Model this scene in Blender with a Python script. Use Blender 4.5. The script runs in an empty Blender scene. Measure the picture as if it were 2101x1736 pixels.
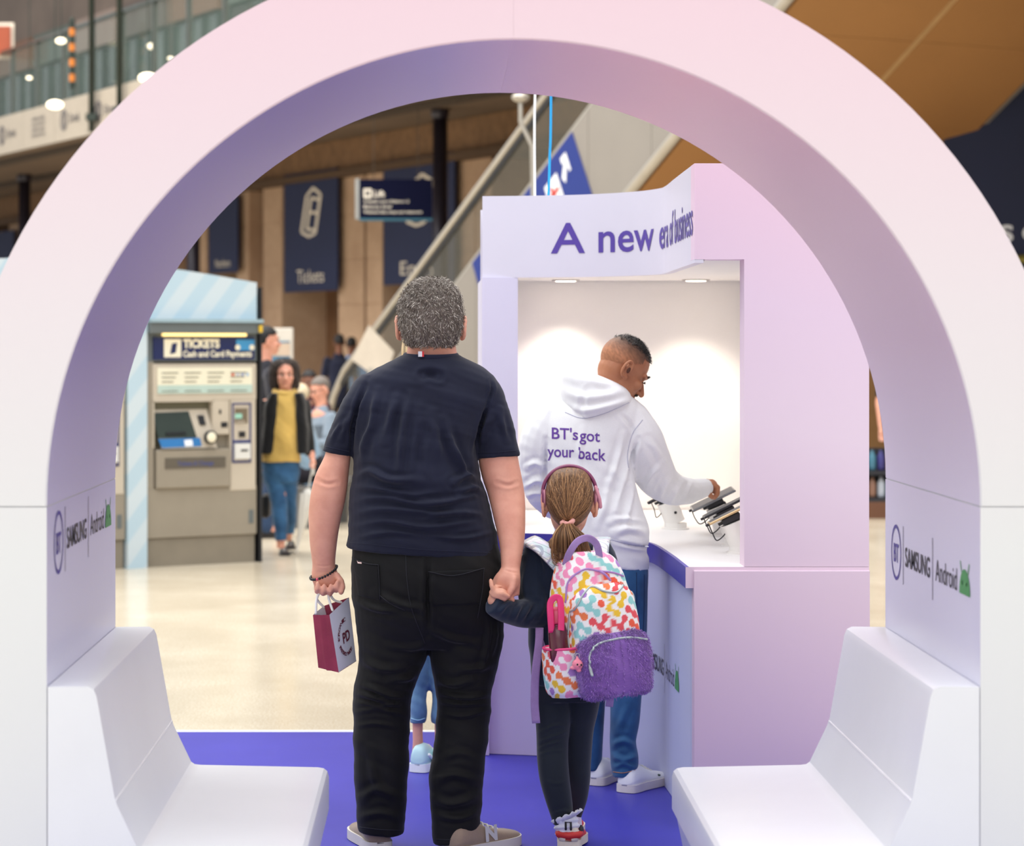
import bpy, bmesh, math, random
import numpy as np
from mathutils import Vector, Matrix, noise
random.seed(7)
rng = np.random.default_rng(7)
SC = bpy.context.scene
COL = SC.collection
PI = math.pi

# ------------------------------------------------------------------ camera
F, VX, VY, CZ = 5000.0, 900.0, 706.0, 1.68      # focal length (px), principal point (px), eye height (m)
def at(px, py, d):                               # the point seen at (px, py), d metres in front of the eye
    return Vector(((px - VX) / F * d, d, CZ - (py - VY) / F * d))
cam = bpy.data.cameras.new('camera')
cam.sensor_width = 36.0
cam.lens = F / 2101.0 * 36.0
cam.shift_x = (1050.5 - VX) / 2101.0
cam.shift_y = -(868.0 - VY) / 2101.0
cam.clip_end = 300
cam.dof.use_dof = True
cam.dof.focus_distance = 7.9
cam.dof.aperture_fstop = 3.8
camo = bpy.data.objects.new('camera', cam)
COL.objects.link(camo)
camo.location = (0, 0, CZ)
camo.rotation_euler = (PI / 2, 0, 0)
SC.camera = camo

# ------------------------------------------------------------------ world and large lights
w = bpy.data.worlds.new('concourse_air')
SC.world = w
w.use_nodes = True
w.node_tree.nodes['Background'].inputs[0].default_value = (0.915, 0.955, 1.0, 1)
w.node_tree.nodes['Background'].inputs[1].default_value = 0.66
def area_light(name, loc, target, sx, sy, power, color):
    l = bpy.data.lights.new(name, 'AREA')
    l.shape = 'RECTANGLE'; l.size = sx; l.size_y = sy; l.energy = power; l.color = color
    o = bpy.data.objects.new(name, l)
    COL.objects.link(o)
    o.location = loc
    o.rotation_euler = (Vector(target) - Vector(loc)).to_track_quat('-Z', 'Y').to_euler()
    return o
area_light('glass_roof_daylight', (-2.0, 5.0, 15.0), (-2.0, 7.0, 0), 26, 16, 3300, (0.94, 0.97, 1.0))
area_light('far_glass_roof_daylight', (-9.0, 27.0, 19.0), (-6.0, 36.0, 1.0), 34, 20, 12000, (1.0, 0.95, 0.88))
area_light('front_fill_light', (0.0, -16.0, 6.0), (0.5, 8.0, 1.0), 20, 8, 1050, (1.0, 0.985, 0.95))  # frontal fill added behind the camera to brighten the arch and its interior
SC.view_settings.view_transform = 'Standard'
SC.view_settings.look = 'None'
SC.view_settings.gamma = 1.0
SC.view_settings.use_curve_mapping = False
SC.view_settings.exposure = 0.13

# ------------------------------------------------------------------ materials
def lin(c):
    r = []
    for v in c[:3]:
        v /= 255.0
        r.append(v / 12.92 if v <= 0.04045 else ((v + 0.055) / 1.055) ** 2.4)
    return (*r, 1.0)
class NT:
    def __init__(s, m):
        s.t = m.node_tree; s.n = s.t.nodes; s.l = s.t.links
        s.b = s.n['Principled BSDF']
    def node(s, typ, ins=None, **kw):
        x = s.n.new(typ)
        for k, v in kw.items(): setattr(x, k, v)
        for k, v in (ins or {}).items():
            if hasattr(v, 'is_output'): s.l.new(v, x.inputs[k])
            else: x.inputs[k].default_value = v
        return x
    def ramp(s, fac, stops, interp='LINEAR'):
        x = s.n.new('ShaderNodeValToRGB'); r = x.color_ramp; r.interpolation = interp
        while len(r.elements) < len(stops): r.elements.new(0.5)
        for e, (p, c) in zip(r.elements, stops):
            e.position = p; e.color = lin(c) if len(c) == 3 else c
        s.l.new(fac, x.inputs[0])
        return x.outputs[0]
    def mix(s, fac, a, b, blend='MIX'):
        x = s.n.new('ShaderNodeMix'); x.data_type = 'RGBA'; x.blend_type = blend
        for k, v in ((0, fac), (6, a), (7, b)):
            if hasattr(v, 'is_output'): s.l.new(v, x.inputs[k])
            else: x.inputs[k].default_value = v
        return x.outputs[2]
    def math(s, op, a, b=0.0, c=0.0):
        x = s.n.new('ShaderNodeMath'); x.operation = op
        for k, v in ((0, a), (1, b), (2, c)):
            if hasattr(v, 'is_output'): s.l.new(v, x.inputs[k])
            else: x.inputs[k].default_value = v
        return x.outputs[0]
    def base(s, o): s.l.new(o, s.b.inputs['Base Color'])
    def bump(s, h, strength=0.2, dist=0.01):
        x = s.node('ShaderNodeBump', {'Strength': strength, 'Distance': dist, 'Height': h})
        s.l.new(x.outputs[0], s.b.inputs['Normal'])
    def noise(s, scale, detail=3, rough=0.55, vec=None):
        x = s.node('ShaderNodeTexNoise', {'Scale': scale, 'Detail': detail, 'Roughness': rough})
        s.l.new(vec if vec is not None else s.coord(), x.inputs['Vector'])
        return x.outputs[0]
    def coord(s, kind='Object'):
        if not hasattr(s, '_tc'): s._tc = s.n.new('ShaderNodeTexCoord')
        return s._tc.outputs[kind]
    def xyz(s, vec=None):
        x = s.n.new('ShaderNodeSeparateXYZ'); s.l.new(vec if vec is not None else s.coord(), x.inputs[0])
        return x.outputs
    def mapping(s, scale=(1, 1, 1), rot=(0, 0, 0), loc=(0, 0, 0), vec=None):
        x = s.node('ShaderNodeMapping', {'Scale': scale, 'Rotation': rot, 'Location': loc})
        s.l.new(vec if vec is not None else s.coord(), x.inputs['Vector'])
        return x.outputs[0]
MATS = {}
def mat(name, c, rough=0.5, metal=0.0, var=0.06, vscale=6.0, bump=0.0, bscale=80.0, bdist=0.004, emit=0.0, alpha=1.0, sss=0.0, spec=0.5, sheen=0.0, trans=0.0):
    if name in MATS: return MATS[name]
    m = bpy.data.materials.new(name); m.use_nodes = True
    t = NT(m); b = t.b
    c0 = lin(c)
    if var:
        n = t.noise(vscale, 4)
        lo = tuple(v * (1 - var) for v in c0[:3]) + (1,)
        hi = tuple(min(1, v * (1 + var)) for v in c0[:3]) + (1,)
        t.base(t.ramp(n, [(0.3, lo), (0.7, hi)]))
    else: b.inputs['Base Color'].default_value = c0
    b.inputs['Roughness'].default_value = rough
    b.inputs['Metallic'].default_value = metal
    b.inputs['Specular IOR Level'].default_value = spec
    if emit:
        b.inputs['Emission Color'].default_value = c0; b.inputs['Emission Strength'].default_value = emit
    if sss:
        b.inputs['Subsurface Weight'].default_value = sss
        b.inputs['Subsurface Radius'].default_value = (0.012, 0.005, 0.003); b.inputs['Subsurface Scale'].default_value = 0.5
    if sheen:
        b.inputs['Sheen Weight'].default_value = sheen; b.inputs['Sheen Roughness'].default_value = 0.5
    if trans: b.inputs['Transmission Weight'].default_value = trans
    if alpha < 1: b.inputs['Alpha'].default_value = alpha
    if bump: t.bump(t.noise(bscale, 5, 0.65), bump, bdist)
    MATS[name] = m
    return m
def custom(name, rough=0.5, metal=0.0):
    m = bpy.data.materials.new(name); m.use_nodes = True
    t = NT(m); t.b.inputs['Roughness'].default_value = rough; t.b.inputs['Metallic'].default_value = metal
    MATS[name] = m
    return m, t

# ------------------------------------------------------------------ mesh helpers
ORG = {}
def props(o, label=None, cat=None, group=None, kind=None):
    if label: o['label'] = label
    if cat: o['category'] = cat
    if group: o['group'] = group
    if kind: o['kind'] = kind
    return o
def thing(name, loc, label, cat, group=None, rz=0.0, local=False, kind=None):
    e = bpy.data.objects.new(name, None); COL.objects.link(e)
    e.empty_display_size = 0.1
    e.location = loc; e.rotation_euler = (0, 0, rz)
    ORG[e] = Vector((0, 0, 0)) if local else Vector(loc)
    return props(e, label, cat, group, kind)
def link_mesh(name, me, mats, parent=None, smooth=False, origin=None):
    if not isinstance(mats, (list, tuple)): mats = [mats]
    for m in mats: me.materials.append(m)
    o = bpy.data.objects.new(name, me); COL.objects.link(o)
    if parent is not None:
        og = ORG[parent]; o.parent = parent
    else:
        if origin is None:
            n = len(me.vertices); a = np.empty(n * 3); me.vertices.foreach_get('co', a); a = a.reshape(-1, 3)
            lo, hi = a.min(0), a.max(0)
            origin = Vector(((lo[0] + hi[0]) / 2, (lo[1] + hi[1]) / 2, lo[2]))
        og = Vector(origin); o.location = og
    ORG[o] = og
    if og.length: me.transform(Matrix.Translation(-og))
    if smooth:
        me.polygons.foreach_set('use_smooth', [True] * len(me.polygons))
    me.update()
    return o
def mk(name, vf, mats, parent=None, smooth=False, mi=None, origin=None):
    v, f = vf
    me = bpy.data.meshes.new(name)
    me.from_pydata([tuple(x) for x in v], [], [tuple(x) for x in f])
    bm = bmesh.new(); bm.from_mesh(me); bmesh.ops.recalc_face_normals(bm, faces=bm.faces[:]); bm.to_mesh(me); bm.free()
    if mi: me.polygons.foreach_set('material_index', mi)
    return link_mesh(name, me, mats, parent, smooth, origin)
def join(*vfs):
    V, Fc = [], []
    for v, f in vfs:
        o = len(V); V += [Vector(x) for x in v]; Fc += [tuple(i + o for i in x) for x in f]
    return V, Fc
def xf(vf, M):
    return [M @ Vector(x) for x in vf[0]], vf[1]
def box(x0, x1, y0, y1, z0, z1, bev=0.0, seg=2):
    if not bev:
        v = [(x, y, z) for z in (z0, z1) for y in (y0, y1) for x in (x0, x1)]
        return v, [(0, 2, 3, 1), (4, 5, 7, 6), (0, 1, 5, 4), (2, 6, 7, 3), (0, 4, 6, 2), (1, 3, 7, 5)]
    bm = bmesh.new()
    bmesh.ops.create_cube(bm, size=1)
    for q in bm.verts:
        q.co = Vector((x0 if q.co.x < 0 else x1, y0 if q.co.y < 0 else y1, z0 if q.co.z < 0 else z1))
    bmesh.ops.bevel(bm, geom=bm.edges[:] , offset=bev, segments=seg, affect='EDGES', profile=0.5)
    r = bm_vf(bm); bm.free()
    return r
def bm_vf(bm):
    bm.verts.index_update()
    return [q.co.copy() for q in bm.verts], [tuple(q.index for q in f.verts) for f in bm.faces]
def frame(d, up=(0, 0, 1)):
    d = Vector(d).normalized(); up = Vector(up)
    if abs(d.dot(up)) > 0.98: up = Vector((0, 1, 0))
    a = d.cross(up).normalized(); b = a.cross(d).normalized()
    return a, b
def tube(pts, rad, n=12, caps='round', flat=1.0, up=(0, 0, 1), closed=False):
    """a tube through pts; rad is one number or one for each point; flat squashes the local vertical"""
    pts = [Vector(p) for p in pts]
    if not isinstance(rad, (list, tuple)): rad = [rad] * len(pts)
    P, R = list(pts), list(rad)
    if caps == 'round' and not closed:
        d0 = (P[1] - P[0]).normalized(); d1 = (P[-1] - P[-2]).normalized()
        pre, pr, post, po = [], [], [], []
        for k in (80, 60, 35):
            a = math.radians(k)
            pre.append(P[0] - d0 * R[0] * math.sin(a)); pr.append(R[0] * math.cos(a))
        for k in (35, 60, 80):
            a = math.radians(k)
            post.append(P[-1] + d1 * R[-1] * math.sin(a)); po.append(R[-1] * math.cos(a))
        P = pre + P + post; R = pr + R + po
    V, Fc = [], []
    m = len(P)
    pa = None
    for i in range(m):
        if closed: d = P[(i + 1) % m] - P[i - 1]
        else: d = P[min(i + 1, m - 1)] - P[max(i - 1, 0)]
        if d.length < 1e-9: d = Vector((0, 0, 1))
        if pa is None: a, b = frame(d, up)
        else:
            d.normalize(); a = (pa - d * pa.dot(d))
            if a.length < 1e-6: a, b = frame(d, up)
            else: a.normalize(); b = a.cross(d).normalized()
        pa = a
        for k in range(n):
            t = 2 * PI * k / n
            V.append(P[i] + a * (R[i] * math.cos(t)) + b * (R[i] * flat * math.sin(t)))
    for i in range(m if closed else m - 1):
        j = (i + 1) % m
        for k in range(n):
            q = (k + 1) % n
            Fc.append((i * n + k, i * n + q, j * n + q, j * n + k))
    if not closed:
        Fc.append(tuple(range(n - 1, -1, -1))); Fc.append(tuple((m - 1) * n + k for k in range(n)))
    return V, Fc
def ell(c, r, rot=None, nu=20, nv=12):
    """an ellipsoid"""
    M = (rot.to_matrix() if rot is not None else Matrix.Identity(3))
    V, Fc = [], []
    c = Vector(c)
    for i in range(1, nv):
        p = PI * i / nv
        for k in range(nu):
            t = 2 * PI * k / nu
            V.append(c + M @ Vector((r[0] * math.sin(p) * math.cos(t), r[1] * math.sin(p) * math.sin(t), r[2] * math.cos(p))))
    a = len(V); V.append(c + M @ Vector((0, 0, r[2]))); V.append(c + M @ Vector((0, 0, -r[2])))
    for i in range(nv - 2):
        for k in range(nu):
            q = (k + 1) % nu
            Fc.append((i * nu + k, (i + 1) * nu + k, (i + 1) * nu + q, i * nu + q))
    for k in range(nu):
        q = (k + 1) % nu
        Fc.append((a, k, q)); Fc.append((a + 1, (nv - 2) * nu + q, (nv - 2) * nu + k))
    return V, Fc
def prism(pts, axis_from, axis_to, axis='Z'):
    """a 2D outline pushed through from one level to another along an axis"""
    n = len(pts); V = []
    for L in (axis_from, axis_to):
        for (a, b) in pts:
            V.append({'Z': (a, b, L), 'Y': (a, L, b), 'X': (L, a, b)}[axis])
    Fc = [tuple(range(n)), tuple(range(2 * n - 1, n - 1, -1))]
    for i in range(n):
        j = (i + 1) % n
        Fc.append((i, j, n + j, n + i))
    return V, Fc
def lathe(prof, n=24, c=(0, 0, 0)):
    V, Fc = [], []
    m = len(prof); c = Vector(c)
    for r, z in prof:
        for k in range(n):
            t = 2 * PI * k / n; V.append(c + Vector((r * math.cos(t), r * math.sin(t), z)))
    for i in range(m - 1):
        for k in range(n):
            q = (k + 1) % n; Fc.append((i * n + k, i * n + q, (i + 1) * n + q, (i + 1) * n + k))
    Fc.append(tuple(range(n))); Fc.append(tuple((m - 1) * n + k for k in range(n - 1, -1, -1)))
    return V, Fc
def spline(pts, n=8):
    """Catmull-Rom through the points (tuples of any length)"""
    P = [np.array(p, float) for p in pts]
    P = [2 * P[0] - P[1]] + P + [2 * P[-1] - P[-2]]
    out = []
    for i in range(1, len(P) - 2):
        for k in range(n):
            t = k / n
            out.append(0.5 * ((2 * P[i]) + (P[i + 1] - P[i - 1]) * t + (2 * P[i - 1] - 5 * P[i] + 4 * P[i + 1] - P[i + 2]) * t * t + (3 * P[i] - P[i - 1] - 3 * P[i + 1] + P[i + 2]) * t ** 3))
    out.append(P[-2])
    return out
_tc = {}
def text2d(body, bold=0.0):
    """flat lettering as a 2D mesh, cap height 1, starting at x = 0"""
    if (body, bold) in _tc: return _tc[(body, bold)]
    cu = bpy.data.curves.new('lettering', 'FONT'); cu.body = body; cu.size = 1.0; cu.resolution_u = 4; cu.offset = bold
    o = bpy.data.objects.new('lettering', cu); COL.objects.link(o)
    dg = bpy.context.evaluated_depsgraph_get(); dg.update()
    me = bpy.data.meshes.new_from_object(o.evaluated_get(dg))
    v = [(q.co.x, q.co.y) for q in me.vertices]; f = [tuple(p.vertices) for p in me.polygons]
    bpy.data.objects.remove(o); bpy.data.curves.remove(cu); bpy.data.meshes.remove(me)
    x0 = min(a for a, b in v)
    v = [((a - x0) / 0.73, b / 0.73) for a, b in v]
    _tc[(body, bold)] = (v, f)
    return v, f
def place2d(vf, x0, y0, x1=None, h=None):
    """scale a 2D mesh so that it starts at x0, ends at x1 and has cap height h, base line y0"""
    v, f = vf
    wmax = max(a for a, b in v)
    sx = (x1 - x0) / wmax if x1 is not None else h
    return [(x0 + a * sx, y0 + b * h) for a, b in v], f
def wrap(name, vf, fn, m, parent, cut=None, split=False):
    """lay a 2D mesh on a surface: fn(u, v) gives the point; cut lists the u where bends need an edge"""
    v, f = vf
    if cut is not None:
        bm = bmesh.new(); vs = [bm.verts.new((a, b, 0)) for a, b in v]
        for q in f:
            try: bm.faces.new([vs[i] for i in q])
            except ValueError: pass
        for c in cut:
            bmesh.ops.bisect_plane(bm, geom=bm.verts[:] + bm.edges[:] + bm.faces[:], plane_co=(c, 0, 0), plane_no=(1, 0, 0))
        p, f = bm_vf(bm); bm.free(); v = [(q.x, q.y) for q in p]
    if split:                                    # one object for each letter
        par = list(range(len(v)))
        def find(i):
            while par[i] != i: i = par[i]
            return i
        key = {}
        for i, (a, b) in enumerate(v): par[i] = key.setdefault((round(a, 6), round(b, 6)), i)
        for q in f:
            for i in q[1:]:
                a, b = find(q[0]), find(i)
                if a != b: par[b] = a
        grp = {}
        for q in f: grp.setdefault(find(q[0]), []).append(q)
        for fs in grp.values():
            us = sorted({i for q in fs for i in q}); ix = {k: i for i, k in enumerate(us)}
            me = bpy.data.meshes.new(name); me.from_pydata([tuple(fn(*v[i])) for i in us], [], [tuple(ix[i] for i in q) for q in fs])
            link_mesh(name, me, m, parent)
        return None
    me = bpy.data.meshes.new(name)
    me.from_pydata([tuple(fn(a, b)) for a, b in v], [], f)
    return link_mesh(name, me, m, parent)
def ring2d(cx, cy, r0, r1, n=40, sq=1.0):
    v = []
    for r in (r0, r1):
        v += [(cx + r * math.cos(2 * PI * k / n), cy + r * math.sin(2 * PI * k / n) * sq) for k in range(n)]
    return v, [(k, (k + 1) % n, n + (k + 1) % n, n + k) for k in range(n)]
def rect2d(x0, x1, y0, y1, nx=1):
    v = []; f = []
    for i in range(nx + 1):
        x = x0 + (x1 - x0) * i / nx; v += [(x, y0), (x, y1)]
    for i in range(nx): f.append((2 * i, 2 * i + 2, 2 * i + 3, 2 * i + 1))
    return v, f
def poly2d(p): return list(p), [tuple(range(len(p)))]
def copy_tree(o, parent=None):
    c = o.copy(); COL.objects.link(c)
    if parent is not None: c.parent = parent
    for ch in list(o.children): copy_tree(ch, c)
    return c

# ================================================================== floor and platform
PZ = 0.05
m, t = custom('terrazzo', 0.16)
nz = t.noise(1.3, 5); sp = t.noise(95, 2); scr = t.noise(6, 4, 0.6, t.mapping((1, 0.12, 1), (0, 0, 0.5)))
c1 = t.ramp(nz, [(0.3, (205, 193, 171)), (0.7, (224, 214, 195))])
c2 = t.mix(t.ramp(sp, [(0.42, (0, 0, 0)), (0.56, (255, 255, 255))]), lin((198, 184, 160)), c1)
c3 = t.mix(t.ramp(scr, [(0.60, (0, 0, 0)), (0.68, (90, 90, 90))]), c2, lin((176, 160, 138)))
t.base(c3)
t.l.new(t.math('MULTIPLY_ADD', nz, 0.16, 0.12), t.b.inputs['Roughness'])
props(mk('floor', box(-40, 40, -18, 75, -0.2, 0.0), MATS['terrazzo'], origin=(0, 0, 0)), kind='structure')

m, t = custom('blue_vinyl', 0.42)
nz = t.noise(1.6, 4); dust = t.noise(160, 2, 0.7); sc = t.noise(10, 4, 0.6, t.mapping((1.6, 0.2, 1), (0, 0, 1.1)))
c1 = t.ramp(nz, [(0.3, (42, 38, 152)), (0.7, (54, 50, 168))])
c2 = t.mix(t.ramp(dust, [(0.70, (0, 0, 0)), (0.78, (150, 150, 150))]), c1, lin((150, 150, 220)))
t.base(t.mix(t.ramp(sc, [(0.64, (0, 0, 0)), (0.72, (70, 70, 70))]), c2, lin((84, 82, 186))))
e = thing('platform', (0.2, 7.6, 0), 'low stage deck covered in blue vinyl under the arch and kiosk', 'platform')
mk('deck', box(-1.25, 1.62, 4.9, 10.25, 0.0, PZ - 0.002), MATS['blue_vinyl'], e)
mk('rear_deck', box(0.176, 1.62, 10.25, 11.1, 0.0, PZ - 0.002), MATS['blue_vinyl'], e)
wt = mat('white_trim', (236, 236, 238), 0.4, var=0.02)
mk('edge_trim', box(-1.25, 0.176, 10.25, 10.29, 0.0, PZ - 0.0005), wt, e)
mk('edge_trim', box(-1.28, -1.25, 4.9, 10.29, 0.0, PZ - 0.0005), wt, e)
mk('edge_trim', box(1.62, 1.65, 4.9, 11.1, 0.0, PZ - 0.0005), wt, e)

# ================================================================== the arch
XC, AY0, AY1, ARI, ARO, ACZ = 0.176, 5.727, 6.944, 1.097, 1.323, 1.2986
m, t = custom('arch_face', 0.45)
x, y, z = t.xyz()
t.base(t.ramp(t.math('DIVIDE', z, 2.6), [(0.44, (226, 227, 227)), (0.66, (227, 218, 223)), (0.98, (230, 199, 212))]))
m, t = custom('arch_inside', 0.34)
x, y, z = t.xyz()
xs = t.math('MULTIPLY_ADD', x, 1 / 2.3, 0.5)
top = t.ramp(xs, [(0.0, (132, 120, 190)), (0.25, (116, 104, 188)), (0.42, (126, 106, 190)), (0.56, (198, 134, 180)), (0.68, (222, 152, 182)), (0.85, (218, 178, 202)), (1.0, (212, 192, 212))])
zz = t.math('DIVIDE', z, 2.0)
t.base(t.mix(t.ramp(zz, [(0.40, (0, 0, 0)), (0.55, (120, 120, 120)), (0.82, (255, 255, 255))]), lin((224, 224, 240)), top))
arch = thing('arch', (XC, AY0, PZ), 'giant white and pink round archway framing the whole view', 'arch')
FACE, INS = MATS['arch_face'], MATS['arch_inside']
def arch_seg(a0, a1, n=40):
    V, Fc, mi = [], [], []
    for i in range(n + 1):
        a = math.radians(a0 + (a1 - a0) * i / n); c, s = math.cos(a), math.sin(a)
        b = 0.004
        for r, yy in ((ARI, AY0 + b), (ARI + b, AY0), (ARO, AY0), (ARO, AY1), (ARI + b, AY1), (ARI, AY1 - b)):
            V.append((XC + r * c, yy, ACZ + r * s))
    k = 6
    for i in range(n):
        for j in range(k):
            q = (j + 1) % k
            Fc.append((i * k + j, i * k + q, (i + 1) * k + q, (i + 1) * k + j)); mi.append(1 if j == 5 else 0)
    Fc.append(tuple(range(k))); mi.append(0); Fc.append(tuple(n * k + j for j in range(k - 1, -1, -1))); mi.append(0)
    return V, Fc, mi
for a0, a1 in ((0.03, 89.993), (90.007, 179.97)):
    V, Fc, mi = arch_seg(a0, a1)
    o = mk('arch_segment', (V, Fc), [FACE, INS], arch, mi=mi)
    o.data.shade_smooth()
    o.data.set_sharp_from_angle(angle=math.radians(30))
for s in (-1, 1):
    xa, xb = sorted((XC + s * ARI, XC + s * ARO))
    v, f = box(xa, xb, AY0, AY1, PZ, ACZ - 0.003)
    o = mk('arch_leg', (v, f), [FACE, INS], arch)
    for p in o.data.polygons:
        if abs(p.normal.x) > 0.9 and p.normal.x * s < 0: p.material_index = 1
    mk('joint_line', box(xa + 0.002, xb - 0.002, AY0 + 0.004, AY1 - 0.004, ACZ - 0.004, ACZ + 0.002), mat('joint_grey', (205, 205, 208), 0.6), arch)
INK = mat('logo_indigo', (74, 62, 150), 0.5, var=0)
BLK = mat('logo_black', (44, 44, 54), 0.5, var=0)
GRN = mat('logo_green', (72, 152, 84), 0.5, var=0)
GRY = mat('logo_grey', (92, 90, 108), 0.5, var=0)
def logo_row(fn, parent, cut=None):
    """round emblem, word mark, word mark with a green head; unit height of the emblem ring = 1, centred on v = 0"""
    wrap('emblem_ring', ring2d(0.5, 0, 0.44, 0.5), fn, INK, parent, cut)
    wrap('emblem_letters', place2d(text2d('BT', 0.02), 0.26, -0.17, 0.75, 0.34), fn, INK, parent, cut)
    wrap('divider', rect2d(1.2, 1.24, -0.52, 0.52), fn, GRY, parent, cut)
    wrap('word_mark', place2d(text2d('SAMSUNG', 0.012), 1.42, -0.17, 3.75, 0.35), fn, BLK, parent, cut)
    wrap('divider', rect2d(3.97, 4.01, -0.52, 0.52), fn, GRY, parent, cut)
    wrap('word_mark', place2d(text2d('Android', 0.0), 4.25, -0.17, 6.05, 0.38), fn, BLK, parent, cut)
    hd = [(6.25 + 0.42 + 0.42 * math.cos(a), -0.18 + 0.40 * math.sin(a)) for a in [PI * k / 16 for k in range(17)]]
    wrap('robot_head', poly2d(hd), fn, GRN, parent, cut)
    wrap('robot_antenna', poly2d([(6.40, 0.14), (6.44, 0.17), (6.34, 0.34), (6.30, 0.32)]), fn, GRN, parent, cut)
    wrap('robot_antenna', poly2d([(6.90, 0.17), (6.94, 0.14), (7.04, 0.32), (7.00, 0.34)]), fn, GRN, parent, cut)
    for ex in (6.50, 6.84):
        wrap('robot_eye', poly2d([(ex + 0.04 * math.cos(k * PI / 4), 0.0 + 0.04 * math.sin(k * PI / 4)) for k in range(8)]), lambda u, v: fn(u, v), BLK, parent, cut)
LS = 0.154
xr, xl = XC + ARI - 0.0015, XC - ARI + 0.0015
logo_row(lambda u, v: (xr, 6.848 - u * LS * 0.93, 1.101 - 0.0 + v * LS), arch)
logo_row(lambda u, v: (xl, 5.83 + u * LS * 0.93, 1.20 - 0.0 + v * LS), arch)
mk('screw', lathe([(0.0045, 0), (0.0045, 0.002)], 12), mat('brass', (150, 110, 60), 0.4, 0.8), arch).location = (105 * 0 + (105.0 - 900) / 873 - XC, -0.001, CZ - (1545.0 - 706) / 873 - PZ)

# ================================================================== benches
BW = mat('bench_white', (234, 235, 238), 0.28, var=0.02, vscale=3, bump=0.03, bscale=30)
def bench(s, label):
    wx = XC + s * ARI
    prof = [(0.0, 0.874), (0.094, 0.875), (0.108, 0.868), (0.115, 0.852), (0.157, 0.615), (0.164, 0.594), (0.214, 0.490), (0.224, 0.483), (0.24, 0.481), (0.575, 0.474), (0.592, 0.471), (0.602, 0.463),
            (0.6065, 0.447), (0.6065, 0.356)]
    e = thing('bench', (wx - s * 0.3, (AY0 + AY1) / 2, PZ), label, 'bench', 'moulded benches inside the arch')
    pts = [(wx - s * u - s * 0.002, zz) for u, zz in prof] + [(wx - s * 0.002, 0.356)]
    o = mk('seat_shell', prism(pts, AY0 + 0.0, AY1, 'Y'), BW, e, smooth=True); o.data.set_sharp_from_angle(angle=math.radians(28))
    b = [(0.0, 0.3555), (0.598, 0.3555), (0.535, PZ), (0.0, PZ)]
    mk('base', prism([(wx - s * u - s * 0.002, zz) for u, zz in b], AY0 + 0.008, AY1 - 0.008, 'Y'), BW, e)
    mk('edge_band', prism([(wx - s * u, zz) for u, zz in ((0.597, 0.3545), (0.6055, 0.3545), (0.6055, 0.3575), (0.597, 0.3575))], AY0 + 0.004, AY1 - 0.004, 'Y'), mat('raw_edge', (190, 160, 125), 0.7), e)
    mk('seam_bead', tube([(wx - s * 0.1605, AY0 + 0.01, 0.606), (wx - s * 0.1605, AY1 - 0.005, 0.606)], 0.0035, 8), mat('seam_white', (244, 244, 246), 0.25), e)
bench(-1, 'white moulded bench at the left foot of the arch')
bench(1, 'white moulded bench at the right foot of the arch')

# ================================================================== the kiosk
KF = 8.197
kiosk = thing('kiosk', (0.85, 9.3, PZ), 'pink and lavender exhibition kiosk with curved sign and white counter', 'kiosk')
m, t = custom('kiosk_pink', 0.5)
x, y, z = t.xyz()
dz = t.math('ADD', t.math('DIVIDE', z, 2.3), t.math('MULTIPLY', x, 0.10))
t.base(t.ramp(dz, [(0.0, (208, 186, 212)), (0.15, (214, 188, 210)), (0.38, (222, 198, 214)), (0.62, (232, 212, 228)), (0.80, (230, 206, 228)), (0.97, (232, 198, 220))]))
m, t = custom('kiosk_lavender', 0.45)
x, y, z = t.xyz()
t.base(t.ramp(t.math('MULTIPLY_ADD', x, 1.0, 0.9), [(0.25, (212, 190, 222)), (0.6, (198, 188, 222)), (0.95, (200, 206, 232))]))
LAV = MATS['kiosk_lavender']
PINK = MATS['kiosk_pink']
KW = mat('kiosk_white', (243, 240, 238), 0.5, var=0.01)
FAS = mat('fascia_white', (218, 214, 230), 0.45, var=0.01)
KZT, KZC, KCT = 2.288, 1.965, 0.931        # top, ceiling, counter top
KR, KB = 1.448, 11.05                       # right side, back
mk('tower_header', box(0.861, KR, KF, KF + 0.12, KZC, KZT), PINK, kiosk)
mk('tower_pillar', box(1.028, KR, KF, KF + 0.12, KCT, KZC), PINK, kiosk)
mk('tower_panel', box(0.857, KR + 0.001, KF - 0.012, KF + 0.10, PZ, KCT - 0.012, 0.003), PINK, kiosk)
mk('side_wall', box(KR - 0.02, KR, KF + 0.12, KB, PZ, KZT), PINK, kiosk)
mk('inner_side', box(KR - 0.06, KR - 0.021, KF + 0.12, KB - 0.07, KCT, KZC), KW, kiosk)
mk('back_panel', box(0.19, KR - 0.02, KB, KB + 0.03, PZ, KZT), FAS, kiosk)
mk('inner_back', box(0.335, KR - 0.06, KB - 0.05, KB - 0.002, KCT, KZC), KW, kiosk)
def offset_curve(pts, dist):
    out = []
    for i, p in enumerate(pts):
        a = np.array(pts[max(i - 1, 0)][:2]); b = np.array(pts[min(i + 1, len(pts) - 1)][:2]); d = (b - a) / np.linalg.norm(b - a)
        out.append((p[0] + d[1] * dist, p[1] - d[0] * dist))
    return out
fas = [(0.861, KF + 0.001), (0.864, 8.6), (0.868, 9.0), (0.873, 9.3)] + [tuple(q) for q in spline([(0.873, 9.36), (0.862, 9.52), (0.78, 9.72), (0.60, 9.90), (0.40, 9.98), (0.18, 10.02)], 10)]
fin = offset_curve(fas, 0.03)               # inner side of the fascia sheet
def wall_strip(outer, inner, z0, z1):
    n = len(outer)
    return prism(list(outer) + list(reversed(inner)), z0, z1, 'Z')
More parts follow.
